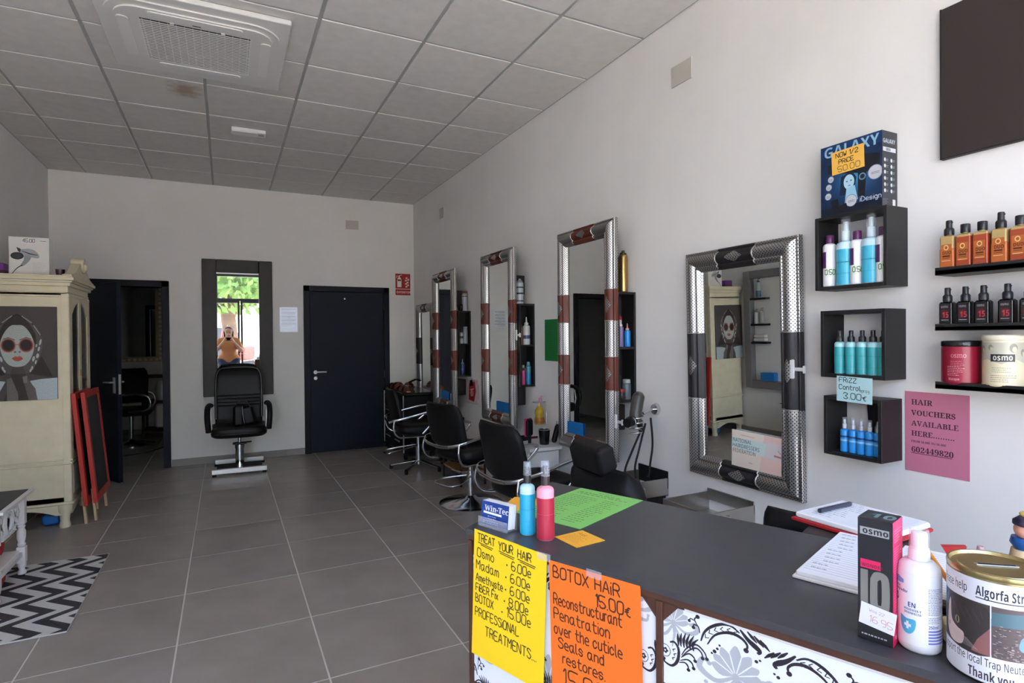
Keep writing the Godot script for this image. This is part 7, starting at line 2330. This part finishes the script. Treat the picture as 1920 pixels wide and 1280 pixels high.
func cabinet() -> void:
	# front looks along +x; near side looks at the camera
	var o := thing("cream_cabinet", "tall cream painted display cabinet with glazed doors and carved crest", "cabinet", W(XL + 0.02, 0, 5.45))
	var cp := M("cream_paint")
	var dx := 0.535
	var w := 0.72
	# local: x from 0 at the wall to dx at the front; z from 0 (near side) to -w
	part(o, "side_panel", MB.new().rbox(Vector3(dx / 2, 0.99, -0.012), Vector3(dx - 0.02, 1.62, 0.024), 0.003), cp)
	part(o, "side_panel", MB.new().rbox(Vector3(dx / 2, 0.99, -w + 0.012), Vector3(dx - 0.02, 1.62, 0.024), 0.003), cp)
	part(o, "back_panel", MB.new().rbox(Vector3(0.008, 0.99, -w / 2), Vector3(0.014, 1.62, w - 0.05), 0.002), cp)
	part(o, "inner_shelf", MB.new().rbox(Vector3(dx / 2, 0.9, -w / 2), Vector3(dx - 0.06, 0.018, w - 0.06), 0.002).rbox(Vector3(dx / 2, 1.3, -w / 2), Vector3(dx - 0.06, 0.018, w - 0.06), 0.002), M("dark_wood"))
	part(o, "plinth_board", MB.new().rbox(Vector3(dx / 2, 0.215, -w / 2), Vector3(dx, 0.05, w), 0.004), cp)
	part(o, "stile", MB.new().rbox(Vector3(dx - 0.02, 0.99, -0.02), Vector3(0.06, 1.62, 0.05), 0.012), cp)
	part(o, "stile", MB.new().rbox(Vector3(dx - 0.02, 0.99, -w + 0.02), Vector3(0.06, 1.62, 0.05), 0.012), cp)
	# mouldings round the side: waist and lower belt
	for y in [0.495, 0.52]:
		part(o, "waist_moulding", MB.new().rbox(Vector3(dx / 2 + 0.008, y, -w / 2), Vector3(dx + 0.016, 0.016 if y < 0.51 else 0.012, w + (0.024 if y < 0.51 else 0.012)), 0.005), cp)
	part(o, "belt_moulding", MB.new().rbox(Vector3(dx / 2 + 0.012, 0.19, -w / 2), Vector3(dx + 0.024, 0.022, w + 0.03), 0.008), cp)
	part(o, "frieze_moulding", MB.new().rbox(Vector3(dx / 2 + 0.006, 1.772, -w / 2), Vector3(dx + 0.012, 0.01, w + 0.012), 0.004), cp)
	# arched apron on the near side and front
	var ap := MB.new()
	ap.T = Transform3D(Basis.IDENTITY, Vector3(0, 0, 0))
	var poly := PackedVector2Array([Vector2(0.0, 0.2), Vector2(0.0, 0.10)])
	for k in 13:
		var t := k / 12.0
		poly.append(Vector2(0.07 + t * (dx - 0.16), 0.10 + 0.052 * sin(PI * t)))
	poly.append(Vector2(dx - 0.04, 0.10))
	poly.append(Vector2(dx - 0.01, 0.2))
	ap.extrude(poly, -0.022, 0.002)
	part(o, "apron", ap, cp)
	ap = MB.new()
	ap.T = Transform3D(Basis(Vector3.UP, PI / 2), Vector3(dx - 0.004, 0, 0))
	poly = PackedVector2Array([Vector2(0.04, 0.18), Vector2(0.04, 0.10)])
	for k in 13:
		var t := k / 12.0
		poly.append(Vector2(0.08 + t * (w - 0.16), 0.10 + 0.05 * sin(PI * t)))
	poly.append(Vector2(w - 0.04, 0.10))
	poly.append(Vector2(w - 0.04, 0.18))
	ap.extrude(poly, -0.02, 0.004)
	part(o, "apron", ap, cp)
	for q in [[dx - 0.045, -0.035], [dx - 0.045, -w + 0.035], [0.05, -0.035], [0.05, -w + 0.035]]:
		part(o, "foot", MB.new().lathe(Vector3(q[0], 0, q[1]), [Vector2(0, 0), Vector2(0.034, 0), Vector2(0.038, 0.012), Vector2(0.03, 0.05), Vector2(0.034, 0.09), Vector2(0.05, 0.13), Vector2(0.052, 0.18), Vector2(0, 0.18)], 20), cp)
	# cornice: stacked mouldings along both visible sides
	for q in [[0.006, 1.805, 0.012], [0.02, 1.865, 0.03], [0.034, 1.885, 0.018], [0.048, 1.905, 0.026], [0.038, 1.924, 0.018]]:
		var e: float = q[0]
		part(o, "cornice", MB.new().rbox(Vector3(dx / 2 + e / 2, q[1], -w / 2), Vector3(dx + e, q[2], w + 2 * e), 0.005), cp)
	# head board above the doors
	part(o, "frieze", MB.new().rbox(Vector3(dx / 2, 1.83, -w / 2), Vector3(dx, 0.1, w), 0.003), cp)
	# crest on the front
	var cr := MB.new()
	cr.T = Transform3D(Basis(Vector3.UP, PI / 2), Vector3(dx - 0.03, 0, 0))
	var top := PackedVector2Array()
	for k in 25:
		var t := k / 24.0
		top.append(Vector2(-0.02 + t * (w + 0.04), 1.935 + 0.135 * exp(-pow((t - 0.5) * 3.6, 2.0))))
	top.append(Vector2(w + 0.02, 1.88))
	top.append(Vector2(-0.02, 1.88))
	cr.extrude(top, 0.0, 0.06)
	part(o, "crest", cr, cp)
	part(o, "crest_scroll", MB.new().cyl(Vector3(dx - 0.04, 2.045, -w / 2), Vector3(dx + 0.045, 2.045, -w / 2), 0.06, 0.06, 24).ball(Vector3(dx + 0.045, 2.03, -w / 2), Vector3(0.02, 0.03, 0.03)), cp)
	# two glazed doors with arched heads
	for k in 2:
		var z0 := -0.045 - k * (w - 0.09) / 2
		var z1 := z0 - (w - 0.09) / 2 + 0.004
		var dr := MB.new()
		var s := 0.042
		dr.rbox(Vector3(dx, 1.145, z0 - s / 2), Vector3(0.018, 1.25, s), 0.005)
		dr.rbox(Vector3(dx, 1.145, z1 + s / 2), Vector3(0.018, 1.25, s), 0.005)
		dr.rbox(Vector3(dx, 0.55, (z0 + z1) / 2), Vector3(0.018, 0.06, absf(z1 - z0) - 2 * s), 0.005)
		var d := part(o, "door", dr, cp)
		var hd := MB.new()
		hd.T = Transform3D(Basis(Vector3.UP, PI / 2), Vector3(dx - 0.009, 0, 0))
		var ar := PackedVector2Array()
		var a := -z0 + s
		var b := -z1 - s
		for q in 11:
			var t := q / 10.0
			var rise := sin(t * PI / 2) if k == 0 else cos(t * PI / 2)
			ar.append(Vector2(lerpf(a, b, t), 1.64 + 0.1 * rise))
		ar.append(Vector2(b, 1.77))
		ar.append(Vector2(a, 1.77))
		hd.extrude(ar, 0.0, 0.018)
		part(d, "arched_rail", hd, cp)
		part(d, "pane", MB.new().box(Vector3(dx + 0.002, 1.17, (z0 + z1) / 2), Vector3(0.004, 1.2, absf(z1 - z0) - 2 * s + 0.01)), M("cabinet_glass"))
		var lz := z1 + 0.02 if k == 0 else z0 - 0.02
		part(d, "lock_plate", MB.new().rbox(Vector3(dx + 0.011, 1.17, lz), Vector3(0.004, 0.06, 0.02), 0.001), M("gold_metal"))
	part(o, "drawer_front", MB.new().rbox(Vector3(dx + 0.002, 0.36, -w / 2), Vector3(0.02, 0.22, w - 0.1), 0.006), cp)
	part(o, "back_lining", MB.new().box(Vector3(0.02, 1.14, -w / 2), Vector3(0.006, 1.26, w - 0.06)), M("dark_wood"))
	for z in [-0.028, -w + 0.028]:
		part(o, "side_lining", MB.new().box(Vector3(dx / 2 - 0.02, 1.14, z), Vector3(dx - 0.09, 1.26, 0.006)), M("dark_wood"))
	for k in 4:
		var b := thing("cabinet_bottle", "product bottle on the shelf inside the cream cabinet, %s" % ["lower left", "lower right", "upper left", "upper right"][k], "bottle", W(XL + 0.02 + 0.43, [0.91, 0.91, 1.31, 1.31][k], [5.62, 5.95, 5.62, 5.95][k]), 0.0, "bottles inside the cream cabinet")
		bottle_parts(b, 0.028, 0.17, [rgb(210, 208, 204), rgb(90, 92, 110), rgb(120, 60, 90), rgb(200, 196, 190)][k], "cap", rgb(40, 40, 44), [[0.3, 0.6, rgb(160, 160, 168)]])

func portrait() -> void:
	var w := 160.0 * 2.2
	var h := 176.0 * 2.2
	var c := Canvas.new(int(w), int(h), rgb(84, 76, 74))
	# points measured on the print, mirrored about the face
	var P := func(zx: float, zy: float) -> Vector2:
		return Vector2((zx / 6.4 + 53.0) * 2.2, (zy / 6.4 - 14.0) * 2.2)
	var mir := func(pts: Array) -> Array:
		var out := []
		for p in pts:
			out.append(Vector2(2.0 * P.call(178, 0).x - p.x, p.y))
		return out
	var L := func(list: Array) -> Array:
		var out := []
		for p in list:
			out.append(P.call(p[0], p[1]))
		return out
	var dark := rgb(56, 47, 44)
	var scarf: Array = L.call([[178, 165], [260, 205], [370, 280], [450, 380], [495, 480], [498, 560], [470, 680], [420, 790], [340, 880], [178, 900]])
	c.poly(Canvas.smooth(scarf, 4), rgb(96, 92, 90))
	c.poly(Canvas.smooth(mir.call(scarf), 4), rgb(96, 92, 90))
	# shawl point on the shoulder
	var shawl: Array = L.call([[480, 680], [560, 820], [625, 945], [500, 930], [330, 900], [380, 840]])
	c.poly(shawl, dark)
	c.poly(mir.call(shawl), dark)
	# coat
	var coat: Array = L.call([[330, 985], [480, 965], [690, 955], [690, 1290], [440, 1290], [400, 1100]])
	c.poly(coat, rgb(186, 200, 204))
	c.poly(mir.call(coat), rgb(186, 200, 204))
	# hair under the scarf
	var hair: Array = L.call([[178, 190], [270, 235], [350, 310], [410, 420], [420, 560], [390, 520], [330, 400], [270, 330], [178, 316]])
	c.poly(hair, rgb(60, 50, 46))
	c.poly(mir.call(hair), rgb(60, 50, 46))
	var band: Array = L.call([[178, 172], [280, 222], [380, 300], [390, 316], [280, 245], [178, 200]])
	c.poly(band, rgb(44, 36, 34))
	c.poly(mir.call(band), rgb(44, 36, 34))
	for q in [[240, 205, 360, 285], [390, 320, 470, 430]]:
		var hl: Array = L.call([[q[0], q[1]], [q[2], q[3]]])
		c.line(hl, 4.0, rgb(176, 172, 168))
		c.line(mir.call(hl), 4.0, rgb(176, 172, 168))
	# face
	var face: Array = L.call([[178, 312], [250, 318], [320, 380], [372, 470], [392, 560], [372, 660], [330, 740], [270, 795], [178, 818]])
	c.poly(Canvas.smooth(face, 4) + [P.call(178, 818)], rgb(186, 194, 188))
	c.poly(mir.call(Canvas.smooth(face, 4) + [P.call(178, 818)]), rgb(186, 194, 188))
	# neck and knot
	c.poly(L.call([[110, 812], [250, 812], [280, 900], [220, 960], [130, 960], [80, 900]]), rgb(86, 76, 72))
	c.poly(L.call([[90, 900], [280, 900], [260, 1000], [400, 1290], [190, 1290], [178, 1100], [160, 1290], [-40, 1290], [100, 1000]]), rgb(66, 56, 52))
	c.poly(L.call([[40, 960], [100, 940], [180, 1130], [180, 1290], [40, 1290]]), rgb(120, 114, 108))
	c.poly(L.call([[240, 950], [300, 960], [400, 1080], [430, 1290], [330, 1290]]), rgb(104, 98, 92))
	c.poly(L.call([[235, 930], [300, 920], [296, 1010], [250, 1010]]), rgb(136, 128, 122))
	# patterned edge of the scarf
	for q in [[470, 520, 14, 40], [450, 600, 14, 30], [432, 684, 18, 30], [380, 720, 16, 34], [408, 760, 12, 26], [360, 830, 14, 26], [340, 860, 12, 20], [420, 560, 10, 22]]:
		var e: Vector2 = P.call(q[0], q[1])
		c.ell(e.x, e.y, q[2] / 6.4 * 2.2, q[3] / 6.4 * 2.2, rgb(196, 198, 196), 0.3)
		var e2 := Vector2(2.0 * P.call(178, 0).x - e.x, e.y)
		c.ell(e2.x, e2.y, q[2] / 6.4 * 2.2, q[3] / 6.4 * 2.2, rgb(196, 198, 196), -0.3)
	for sg in [-1, 1]:
		var cx: float = 178.0 + sg * 112.0
		var g: Vector2 = P.call(cx, 555)
		var k := 2.2 / 6.4
		c.line([P.call(cx - sg * 80, 490), P.call(cx, 462), P.call(cx + sg * 60, 480)], 4.0, rgb(110, 112, 108))
		c.ell(g.x, g.y, 96 * k, 86 * k, rgb(186, 120, 110))
		c.ell(g.x, g.y, 82 * k, 74 * k, rgb(128, 48, 46))
		c.ell(g.x, g.y - 2 * k, 68 * k, 62 * k, rgb(48, 42, 42))
	c.line([P.call(150, 545), P.call(206, 545)], 3.0, rgb(170, 110, 104))
	c.ell(P.call(150, 634).x, P.call(150, 634).y, 5, 4, rgb(110, 116, 114))
	c.ell(P.call(206, 634).x, P.call(206, 634).y, 5, 4, rgb(110, 116, 114))
	c.poly(Canvas.smooth(L.call([[108, 712], [150, 684], [178, 692], [206, 684], [248, 712], [206, 742], [150, 742], [108, 712]]), 3), rgb(190, 96, 78))
	c.line(L.call([[116, 712], [240, 712]]), 2.0, rgb(150, 66, 56))
	c.grain(3, 0.08, 0.12)
	var o := thing("portrait_canvas", "canvas print of a woman in round sunglasses and headscarf on the cabinet side", "picture", W(-1.384, 1.342, 5.448))
	part(o, "canvas", MB.new().rbox(Vector3(0, 0, 0.006), Vector3(0.478, 0.70, 0.012), 0.002), matof(rgb(70, 64, 62)))
	part(o, "print", MB.new().quad(Vector3(-0.238, -0.349, 0.0125), Vector3(0.238, -0.349, 0.0125), Vector3(0.238, 0.349, 0.0125), Vector3(-0.238, 0.349, 0.0125)), printed(c, 0.7))

func rug() -> void:
	var o := thing("chevron_rug", "black and white chevron rug on the tiled floor", "rug", W(0, 0, 0))
	var x0 := -1.545
	var x1 := -0.715
	var d0 := 3.49
	var d1 := 4.64
	part(o, "base", MB.new().rbox(W((x0 + x1) / 2, 0.004, (d0 + d1) / 2), Vector3(x1 - x0, 0.006, d1 - d0), 0.002), M("rug_white"))
	# zigzag bands woven in dark yarn, running along the length
	var per := 0.262
	var amp := 0.158
	var pitch := 0.1505
	for k in range(-2, 7):
		var left := PackedVector2Array()
		var right := PackedVector2Array()
		for q in range(-3, 8):
			for o2 in [0.0, 0.58]:
				var bd: float = 4.468 - (q + o2) * per
				var xc := x1 - 0.148 - k * pitch + zig(bd + 1e-5, per) * amp
				left.append(Vector2(xc - 0.036, bd))
				right.append(Vector2(xc + 0.036, bd))
		right.reverse()
		var band := left + right
		var frame := PackedVector2Array([Vector2(x0 + 0.004, d0 + 0.008), Vector2(x1 - 0.002, d0 + 0.008), Vector2(x1 - 0.002, d1 - 0.008), Vector2(x0 + 0.004, d1 - 0.008)])
		for piece in Geometry2D.intersect_polygons(band, frame):
			var m := MB.new()
			m.T = Transform3D(Basis(Vector3.RIGHT, -PI / 2), Vector3.ZERO)
			m.extrude(piece, 0.0068, 0.0078)
			part(o, "zigzag_band", m, M("rug_dark"))
	for hd in [d0 + 0.004, d1 - 0.004]:
		part(o, "hem", MB.new().rbox(W((x0 + x1) / 2, 0.005, hd), Vector3(x1 - x0, 0.007, 0.008), 0.002), M("rug_white"))

func zig(d: float, per: float) -> float:
	var t := fposmod((4.468 - d) / per, 1.0)
	return t / 0.58 if t < 0.58 else (1.0 - t) / 0.42

func carved_table() -> void:
	var o := thing("carved_side_table", "small white carved table with a dark top by the rug", "table", W(-1.34, 0.0085, 4.22))
	var wt := M("white_gloss")
	part(o, "top", MB.new().rbox(Vector3(0, 0.505, 0), Vector3(0.54, 0.018, 0.56), 0.004), wt)
	part(o, "inset", MB.new().rbox(Vector3(0, 0.5155, 0), Vector3(0.49, 0.006, 0.51), 0.002), M("slate_top"))
	part(o, "top_moulding", MB.new().rbox(Vector3(0, 0.488, 0), Vector3(0.50, 0.018, 0.52), 0.006), wt)
	for sx in [-1, 1]:
		for sz in [-1, 1]:
			var p := Vector3(sx * 0.215, 0, sz * 0.225)
			part(o, "leg", MB.new().lathe(p + Vector3(0, 0.012, 0), [Vector2(0, 0), Vector2(0.02, 0), Vector2(0.024, 0.012), Vector2(0.014, 0.03), Vector2(0.022, 0.05), Vector2(0.024, 0.07), Vector2(0.0, 0.07)], 14).rbox(p + Vector3(0, 0.13, 0), Vector3(0.045, 0.1, 0.045), 0.004).lathe(p + Vector3(0, 0.18, 0), [Vector2(0.014, 0), Vector2(0.022, 0.012), Vector2(0.016, 0.024), Vector2(0.022, 0.05), Vector2(0.023, 0.09), Vector2(0.016, 0.11), Vector2(0.022, 0.122), Vector2(0.014, 0.134)], 14).rbox(p + Vector3(0, 0.40, 0), Vector3(0.045, 0.17, 0.045), 0.004), wt)
			part(o, "leg_pad", MB.new().cyl(p, p + Vector3(0, 0.012, 0), 0.014, 0.014, 10), M("rubber"))
	# pierced carved aprons: a ring of scrolls in each
	for side in 4:
		var T := Transform3D(Basis(Vector3.UP, side * PI / 2), Vector3.ZERO)
		var dist := 0.215 if side % 2 == 1 else 0.225
		var half := 0.19 if side % 2 == 1 else 0.185
		var m := MB.new()
		m.T = T
		m.rbox(Vector3(0, 0.472, dist), Vector3(half * 2, 0.016, 0.018), 0.003)
		m.rbox(Vector3(0, 0.315, dist), Vector3(half * 1.2, 0.012, 0.018), 0.003)
		var ring := []
		for k in 20:
			var a := TAU * k / 20
			ring.append(Vector3(cos(a) * 0.055, 0.393 + sin(a) * 0.055, dist))
		m.tube(ring, 0.009, 0.009, Vector3.BACK, 6, false, true)
		var ring2 := []
		for k in 24:
			var a := TAU * k / 24
			var r := 0.08 + 0.008 * cos(a * 8)
			ring2.append(Vector3(cos(a) * r, 0.393 + sin(a) * r * 0.95, dist))
		m.tube(ring2, 0.007, 0.007, Vector3.BACK, 6, false, true)
		for k in 8:
			var a := TAU * k / 8 + 0.2
			m.ball(Vector3(cos(a) * 0.067, 0.393 + sin(a) * 0.067, dist + 0.004), Vector3(0.009, 0.009, 0.008), 8, 6)
		for s in [-1, 1]:
			for q in [[0.135, 0.43], [0.135, 0.36], [0.165, 0.395], [0.105, 0.455], [0.1, 0.335]]:
				var sp := []
				for k in 14:
					var a := k * 0.6
					var r := 0.026 - 0.0016 * k
					sp.append(Vector3(s * (q[0] + cos(a) * r), q[1] + sin(a) * r, dist))
				m.tube(sp, 0.006, 0.006, Vector3.BACK, 6)
		part(o, "carved_apron", m, wt, "pierced carved scrollwork")
	for side in [[0, 0.225], [0, -0.225]]:
		part(o, "stretcher", MB.new().rbox(Vector3(0, 0.135, side[1]), Vector3(0.40, 0.03, 0.02), 0.003), wt)
	for sx in [-0.215, 0.215]:
		part(o, "stretcher", MB.new().rbox(Vector3(sx, 0.135, 0), Vector3(0.02, 0.03, 0.41), 0.003), wt)
	part(o, "lower_shelf", MB.new().rbox(Vector3(0, 0.155, 0), Vector3(0.42, 0.012, 0.43), 0.002), wt)
	var b := thing("red_basket", "round red basket on the lower shelf of the white carved table", "basket", W(-1.30, 0.170, 4.25))
	part(b, "basket", MB.new().lathe(Vector3.ZERO, [Vector2(0, 0), Vector2(0.11, 0), Vector2(0.14, 0.05), Vector2(0.145, 0.1), Vector2(0.13, 0.125), Vector2(0.12, 0.12), Vector2(0.1, 0.02), Vector2(0, 0.02)], 26), M("red_fabric"))
	part(b, "rim", MB.new().lathe(Vector3(0, 0.118, 0), [Vector2(0.132, 0), Vector2(0.138, 0.008), Vector2(0.128, 0.014), Vector2(0.118, 0.006)], 26), M("red_paint"))
	var b2 := thing("red_box", "low red box on the floor under the white carved table", "box", W(-1.32, 0.0085, 4.22), 0.1)
	part(b2, "box", MB.new().rbox(Vector3(0, 0.055, 0), Vector3(0.3, 0.11, 0.32), 0.012), M("red_fabric"))
	part(b2, "lid", MB.new().rbox(Vector3(0, 0.108, 0), Vector3(0.306, 0.012, 0.326), 0.004), M("red_paint"))

# ---------------------------------------------------------------- the photographer, seen in the end wall mirror

func build_person() -> void:
	var o := thing("person", "person in a tan top and jeans taking the photograph, seen in the mirror", "person", Vector3(0, 0, 0.42))
	# joints: x across, y up, z behind the camera; the person looks along -z
	var J := [
		# a, b, radius at a, radius at b
		[Vector3(0, 0.98, 0), Vector3(0, 1.22, 0.0), 0.155, 0.15],
		[Vector3(0, 1.22, 0), Vector3(0, 1.36, 0.01), 0.15, 0.13],
		[Vector3(-0.10, 1.38, 0.01), Vector3(0.10, 1.38, 0.01), 0.085, 0.085],
		[Vector3(-0.1, 0.95, 0), Vector3(0.1, 0.95, 0), 0.13, 0.13],
	]
	var arms := [
		[Vector3(-0.18, 1.38, 0.01), Vector3(-0.27, 1.16, -0.10), 0.058, 0.046],
		[Vector3(0.18, 1.38, 0.01), Vector3(0.27, 1.16, -0.10), 0.058, 0.046],
		[Vector3(-0.27, 1.16, -0.10), Vector3(-0.10, 1.38, -0.30), 0.042, 0.028],
		[Vector3(0.27, 1.16, -0.10), Vector3(0.10, 1.38, -0.30), 0.042, 0.028],
	]
	var legs := []
	for s in [-1, 1]:
		legs.append([Vector3(s * 0.1, 0.92, 0), Vector3(s * 0.11, 0.5, -0.01), 0.1, 0.065])
		legs.append([Vector3(s * 0.11, 0.5, -0.01), Vector3(s * 0.12, 0.1, 0.02), 0.062, 0.042])
		legs.append([Vector3(s * 0.12, 0.05, 0.02), Vector3(s * 0.13, 0.04, -0.14), 0.045, 0.038])
	var head := [
		[Vector3(0, 1.42, 0.0), Vector3(0, 1.5, -0.01), 0.058, 0.055],
		[Vector3(0, 1.53, -0.02), Vector3(0, 1.61, 0.0), 0.07, 0.095],
		[Vector3(0, 1.56, -0.1), Vector3(0, 1.535, -0.115), 0.014, 0.02],
	]
	# hands: palm, four fingers over the phone and the thumb below
	var hands := []
	for s in [-1, 1]:
		hands.append([Vector3(s * 0.10, 1.38, -0.30), Vector3(s * 0.075, 1.42, -0.36), 0.028, 0.03])
		for k in 4:
			var b := Vector3(s * (0.075 + 0.004 * k), 1.41 + 0.014 * k, -0.365)
			hands.append([b, b + Vector3(-s * 0.012, 0.004, -0.025), 0.009, 0.0085])
			hands.append([b + Vector3(-s * 0.012, 0.004, -0.025), b + Vector3(-s * (0.042 - 0.005 * k), 0.005, -0.022), 0.0085, 0.007])
		hands.append([Vector3(s * 0.085, 1.395, -0.34), Vector3(s * 0.055, 1.395, -0.372), 0.012, 0.009])
	var body := field_mesh(J + arms + legs + head, 0.024, 0.03)
	part(o, "body", body, M("skin"))
	part(o, "hands", field_mesh(hands, 0.008, 0.006), M("skin"))
	# clothing: the same skeleton, a little fuller
	var shirt := []
	for b in J:
		shirt.append([b[0], b[1], b[2] + 0.016, b[3] + 0.016])
	for k in 2:
		var b: Array = arms[k]
		shirt.append([b[0], b[0].lerp(b[1], 0.75), b[2] + 0.018, b[3] + 0.02])
	part(o, "top", field_mesh(shirt, 0.024, 0.03), M("tan_cloth"))
	var jeans := []
	for b in legs:
		if b[1].y > 0.07:
			jeans.append([b[0], b[1], b[2] + 0.014, b[3] + 0.016])
	jeans.append([Vector3(-0.1, 0.93, 0), Vector3(0.1, 0.93, 0), 0.15, 0.15])
	part(o, "jeans", field_mesh(jeans, 0.024, 0.02), M("denim"))
	part(o, "hair", field_mesh([[Vector3(0, 1.63, 0.03), Vector3(0, 1.6, 0.05), 0.1, 0.1], [Vector3(0, 1.58, 0.07), Vector3(0, 1.46, 0.09), 0.085, 0.06], [Vector3(-0.085, 1.6, 0.0), Vector3(-0.08, 1.5, 0.03), 0.03, 0.03], [Vector3(0.085, 1.6, 0.0), Vector3(0.08, 1.5, 0.03), 0.03, 0.03]], 0.02, 0.03), M("hair_dark"))
	var face := MB.new()
	for s in [-1, 1]:
		face.ball(Vector3(s * 0.034, 1.585, -0.088), Vector3(0.012, 0.007, 0.008), 10, 6)
	face.ball(Vector3(0, 1.50, -0.088), Vector3(0.024, 0.006, 0.008), 10, 6)
	part(o, "eyes_and_mouth", face, M("hair_dark"))
	for s in [-1, 1]:
		part(o, "shoe", MB.new().rbox(Vector3(s * 0.128, 0.045, -0.06), Vector3(0.1, 0.09, 0.27), 0.035), M("white_plastic"))
	var ph := thing("mobile_phone", "black mobile phone held up by the photographer", "phone", Vector3(0, 1.432, 0.035))
	part(ph, "body", MB.new().rbox(Vector3(0, 0, 0), Vector3(0.15, 0.073, 0.009), 0.004), M("black_gloss"))
	part(ph, "screen", MB.new().box(Vector3(0, 0, 0.0047), Vector3(0.14, 0.066, 0.0004)), M("dark_void"))

# surface of a set of tapered bones blended together (surface nets)
func field_mesh(bones: Array, cell: float, blend: float) -> MB:
	var lo := Vector3.INF
	var hi := -Vector3.INF
	for b in bones:
		var r := maxf(b[2], b[3]) + blend + cell * 1.5
		lo = lo.min(b[0] - Vector3.ONE * r).min(b[1] - Vector3.ONE * r)
		hi = hi.max(b[0] + Vector3.ONE * r).max(b[1] + Vector3.ONE * r)
	var nx := int(ceil((hi.x - lo.x) / cell)) + 1
	var ny := int(ceil((hi.y - lo.y) / cell)) + 1
	var nz := int(ceil((hi.z - lo.z) / cell)) + 1
	var f := PackedFloat32Array()
	f.resize(nx * ny * nz)
	f.fill(0.0)
	# smooth minimum by summing exponentials
	var k := 3.0 / blend
	for b in bones:
		var A: Vector3 = b[0]
		var B: Vector3 = b[1]
		var ra: float = b[2]
		var rb: float = b[3]
		var reach := maxf(ra, rb) + blend * 1.5 + cell * 2.0
		var l: Vector3 = (A.min(B) - Vector3.ONE * reach - lo) / cell
		var h: Vector3 = (A.max(B) + Vector3.ONE * reach - lo) / cell
		var ab := B - A
		var dd := maxf(ab.length_squared(), 1e-9)
		for z in range(maxi(0, int(l.z)), mini(nz, int(h.z) + 2)):
			for y in range(maxi(0, int(l.y)), mini(ny, int(h.y) + 2)):
				for x in range(maxi(0, int(l.x)), mini(nx, int(h.x) + 2)):
					var p := lo + Vector3(x, y, z) * cell
					var t := clampf((p - A).dot(ab) / dd, 0.0, 1.0)
					var dist := p.distance_to(A + ab * t) - lerpf(ra, rb, t)
					if dist < reach:
						f[(z * ny + y) * nx + x] += exp(-k * dist)
	# inside where the sum is above one
	var idx := {}
	var pts := PackedVector3Array()
	var nrm := PackedVector3Array()
	var val := func(x: int, y: int, z: int) -> float:
		return log(maxf(f[(z * ny + y) * nx + x], 1e-6)) / k
	for z in nz - 1:
		for y in ny - 1:
			for x in nx - 1:
				var base := (z * ny + y) * nx + x
				var c0 := f[base] > 1.0
				if (f[base + 1] > 1.0) == c0 and (f[base + nx] > 1.0) == c0 and (f[base + nx + 1] > 1.0) == c0 and (f[base + nx * ny] > 1.0) == c0 and (f[base + nx * ny + 1] > 1.0) == c0 and (f[base + nx * ny + nx] > 1.0) == c0 and (f[base + nx * ny + nx + 1] > 1.0) == c0:
					continue
				var v := []
				for q in 8:
					v.append(val.call(x + (q & 1), y + ((q >> 1) & 1), z + (q >> 2)))
				var sum := Vector3.ZERO
				var n := 0
				for e in [[0, 1], [2, 3], [4, 5], [6, 7], [0, 2], [1, 3], [4, 6], [5, 7], [0, 4], [1, 5], [2, 6], [3, 7]]:
					var va: float = v[e[0]]
					var vb: float = v[e[1]]
					if (va > 0.0) != (vb > 0.0):
						var t := va / (va - vb)
						var pa := Vector3(e[0] & 1, (e[0] >> 1) & 1, e[0] >> 2)
						var pb := Vector3(e[1] & 1, (e[1] >> 1) & 1, e[1] >> 2)
						sum += pa.lerp(pb, t)
						n += 1
				var g := Vector3(v[0] + v[2] + v[4] + v[6] - v[1] - v[3] - v[5] - v[7], v[0] + v[1] + v[4] + v[5] - v[2] - v[3] - v[6] - v[7], v[0] + v[1] + v[2] + v[3] - v[4] - v[5] - v[6] - v[7])
				idx[base] = pts.size()
				pts.append(lo + (Vector3(x, y, z) + sum / maxf(n, 1.0)) * cell)
				nrm.append(g.normalized())
	var mb := MB.new()
	var sx := 1
	var sy := nx
	var sz := nx * ny
	for base in idx:
		for e in [[sx, sy, sz], [sy, sz, sx], [sz, sx, sy]]:
			# edge from the cell corner along e[0], shared by cells behind it along e[1] and e[2]
			var a: int = base
			if base + e[0] >= f.size() or (f[a] > 1.0) == (f[a + e[0]] > 1.0):
				continue
			var q1 = idx.get(base - e[1])
			var q2 = idx.get(base - e[1] - e[2])
			var q3 = idx.get(base - e[2])
			if q1 == null or q2 == null or q3 == null:
				continue
			var q0: int = idx[base]
			mb.quadn(pts[q0], pts[q1], pts[q2], pts[q3], nrm[q0], nrm[q1], nrm[q2], nrm[q3])
	return mb
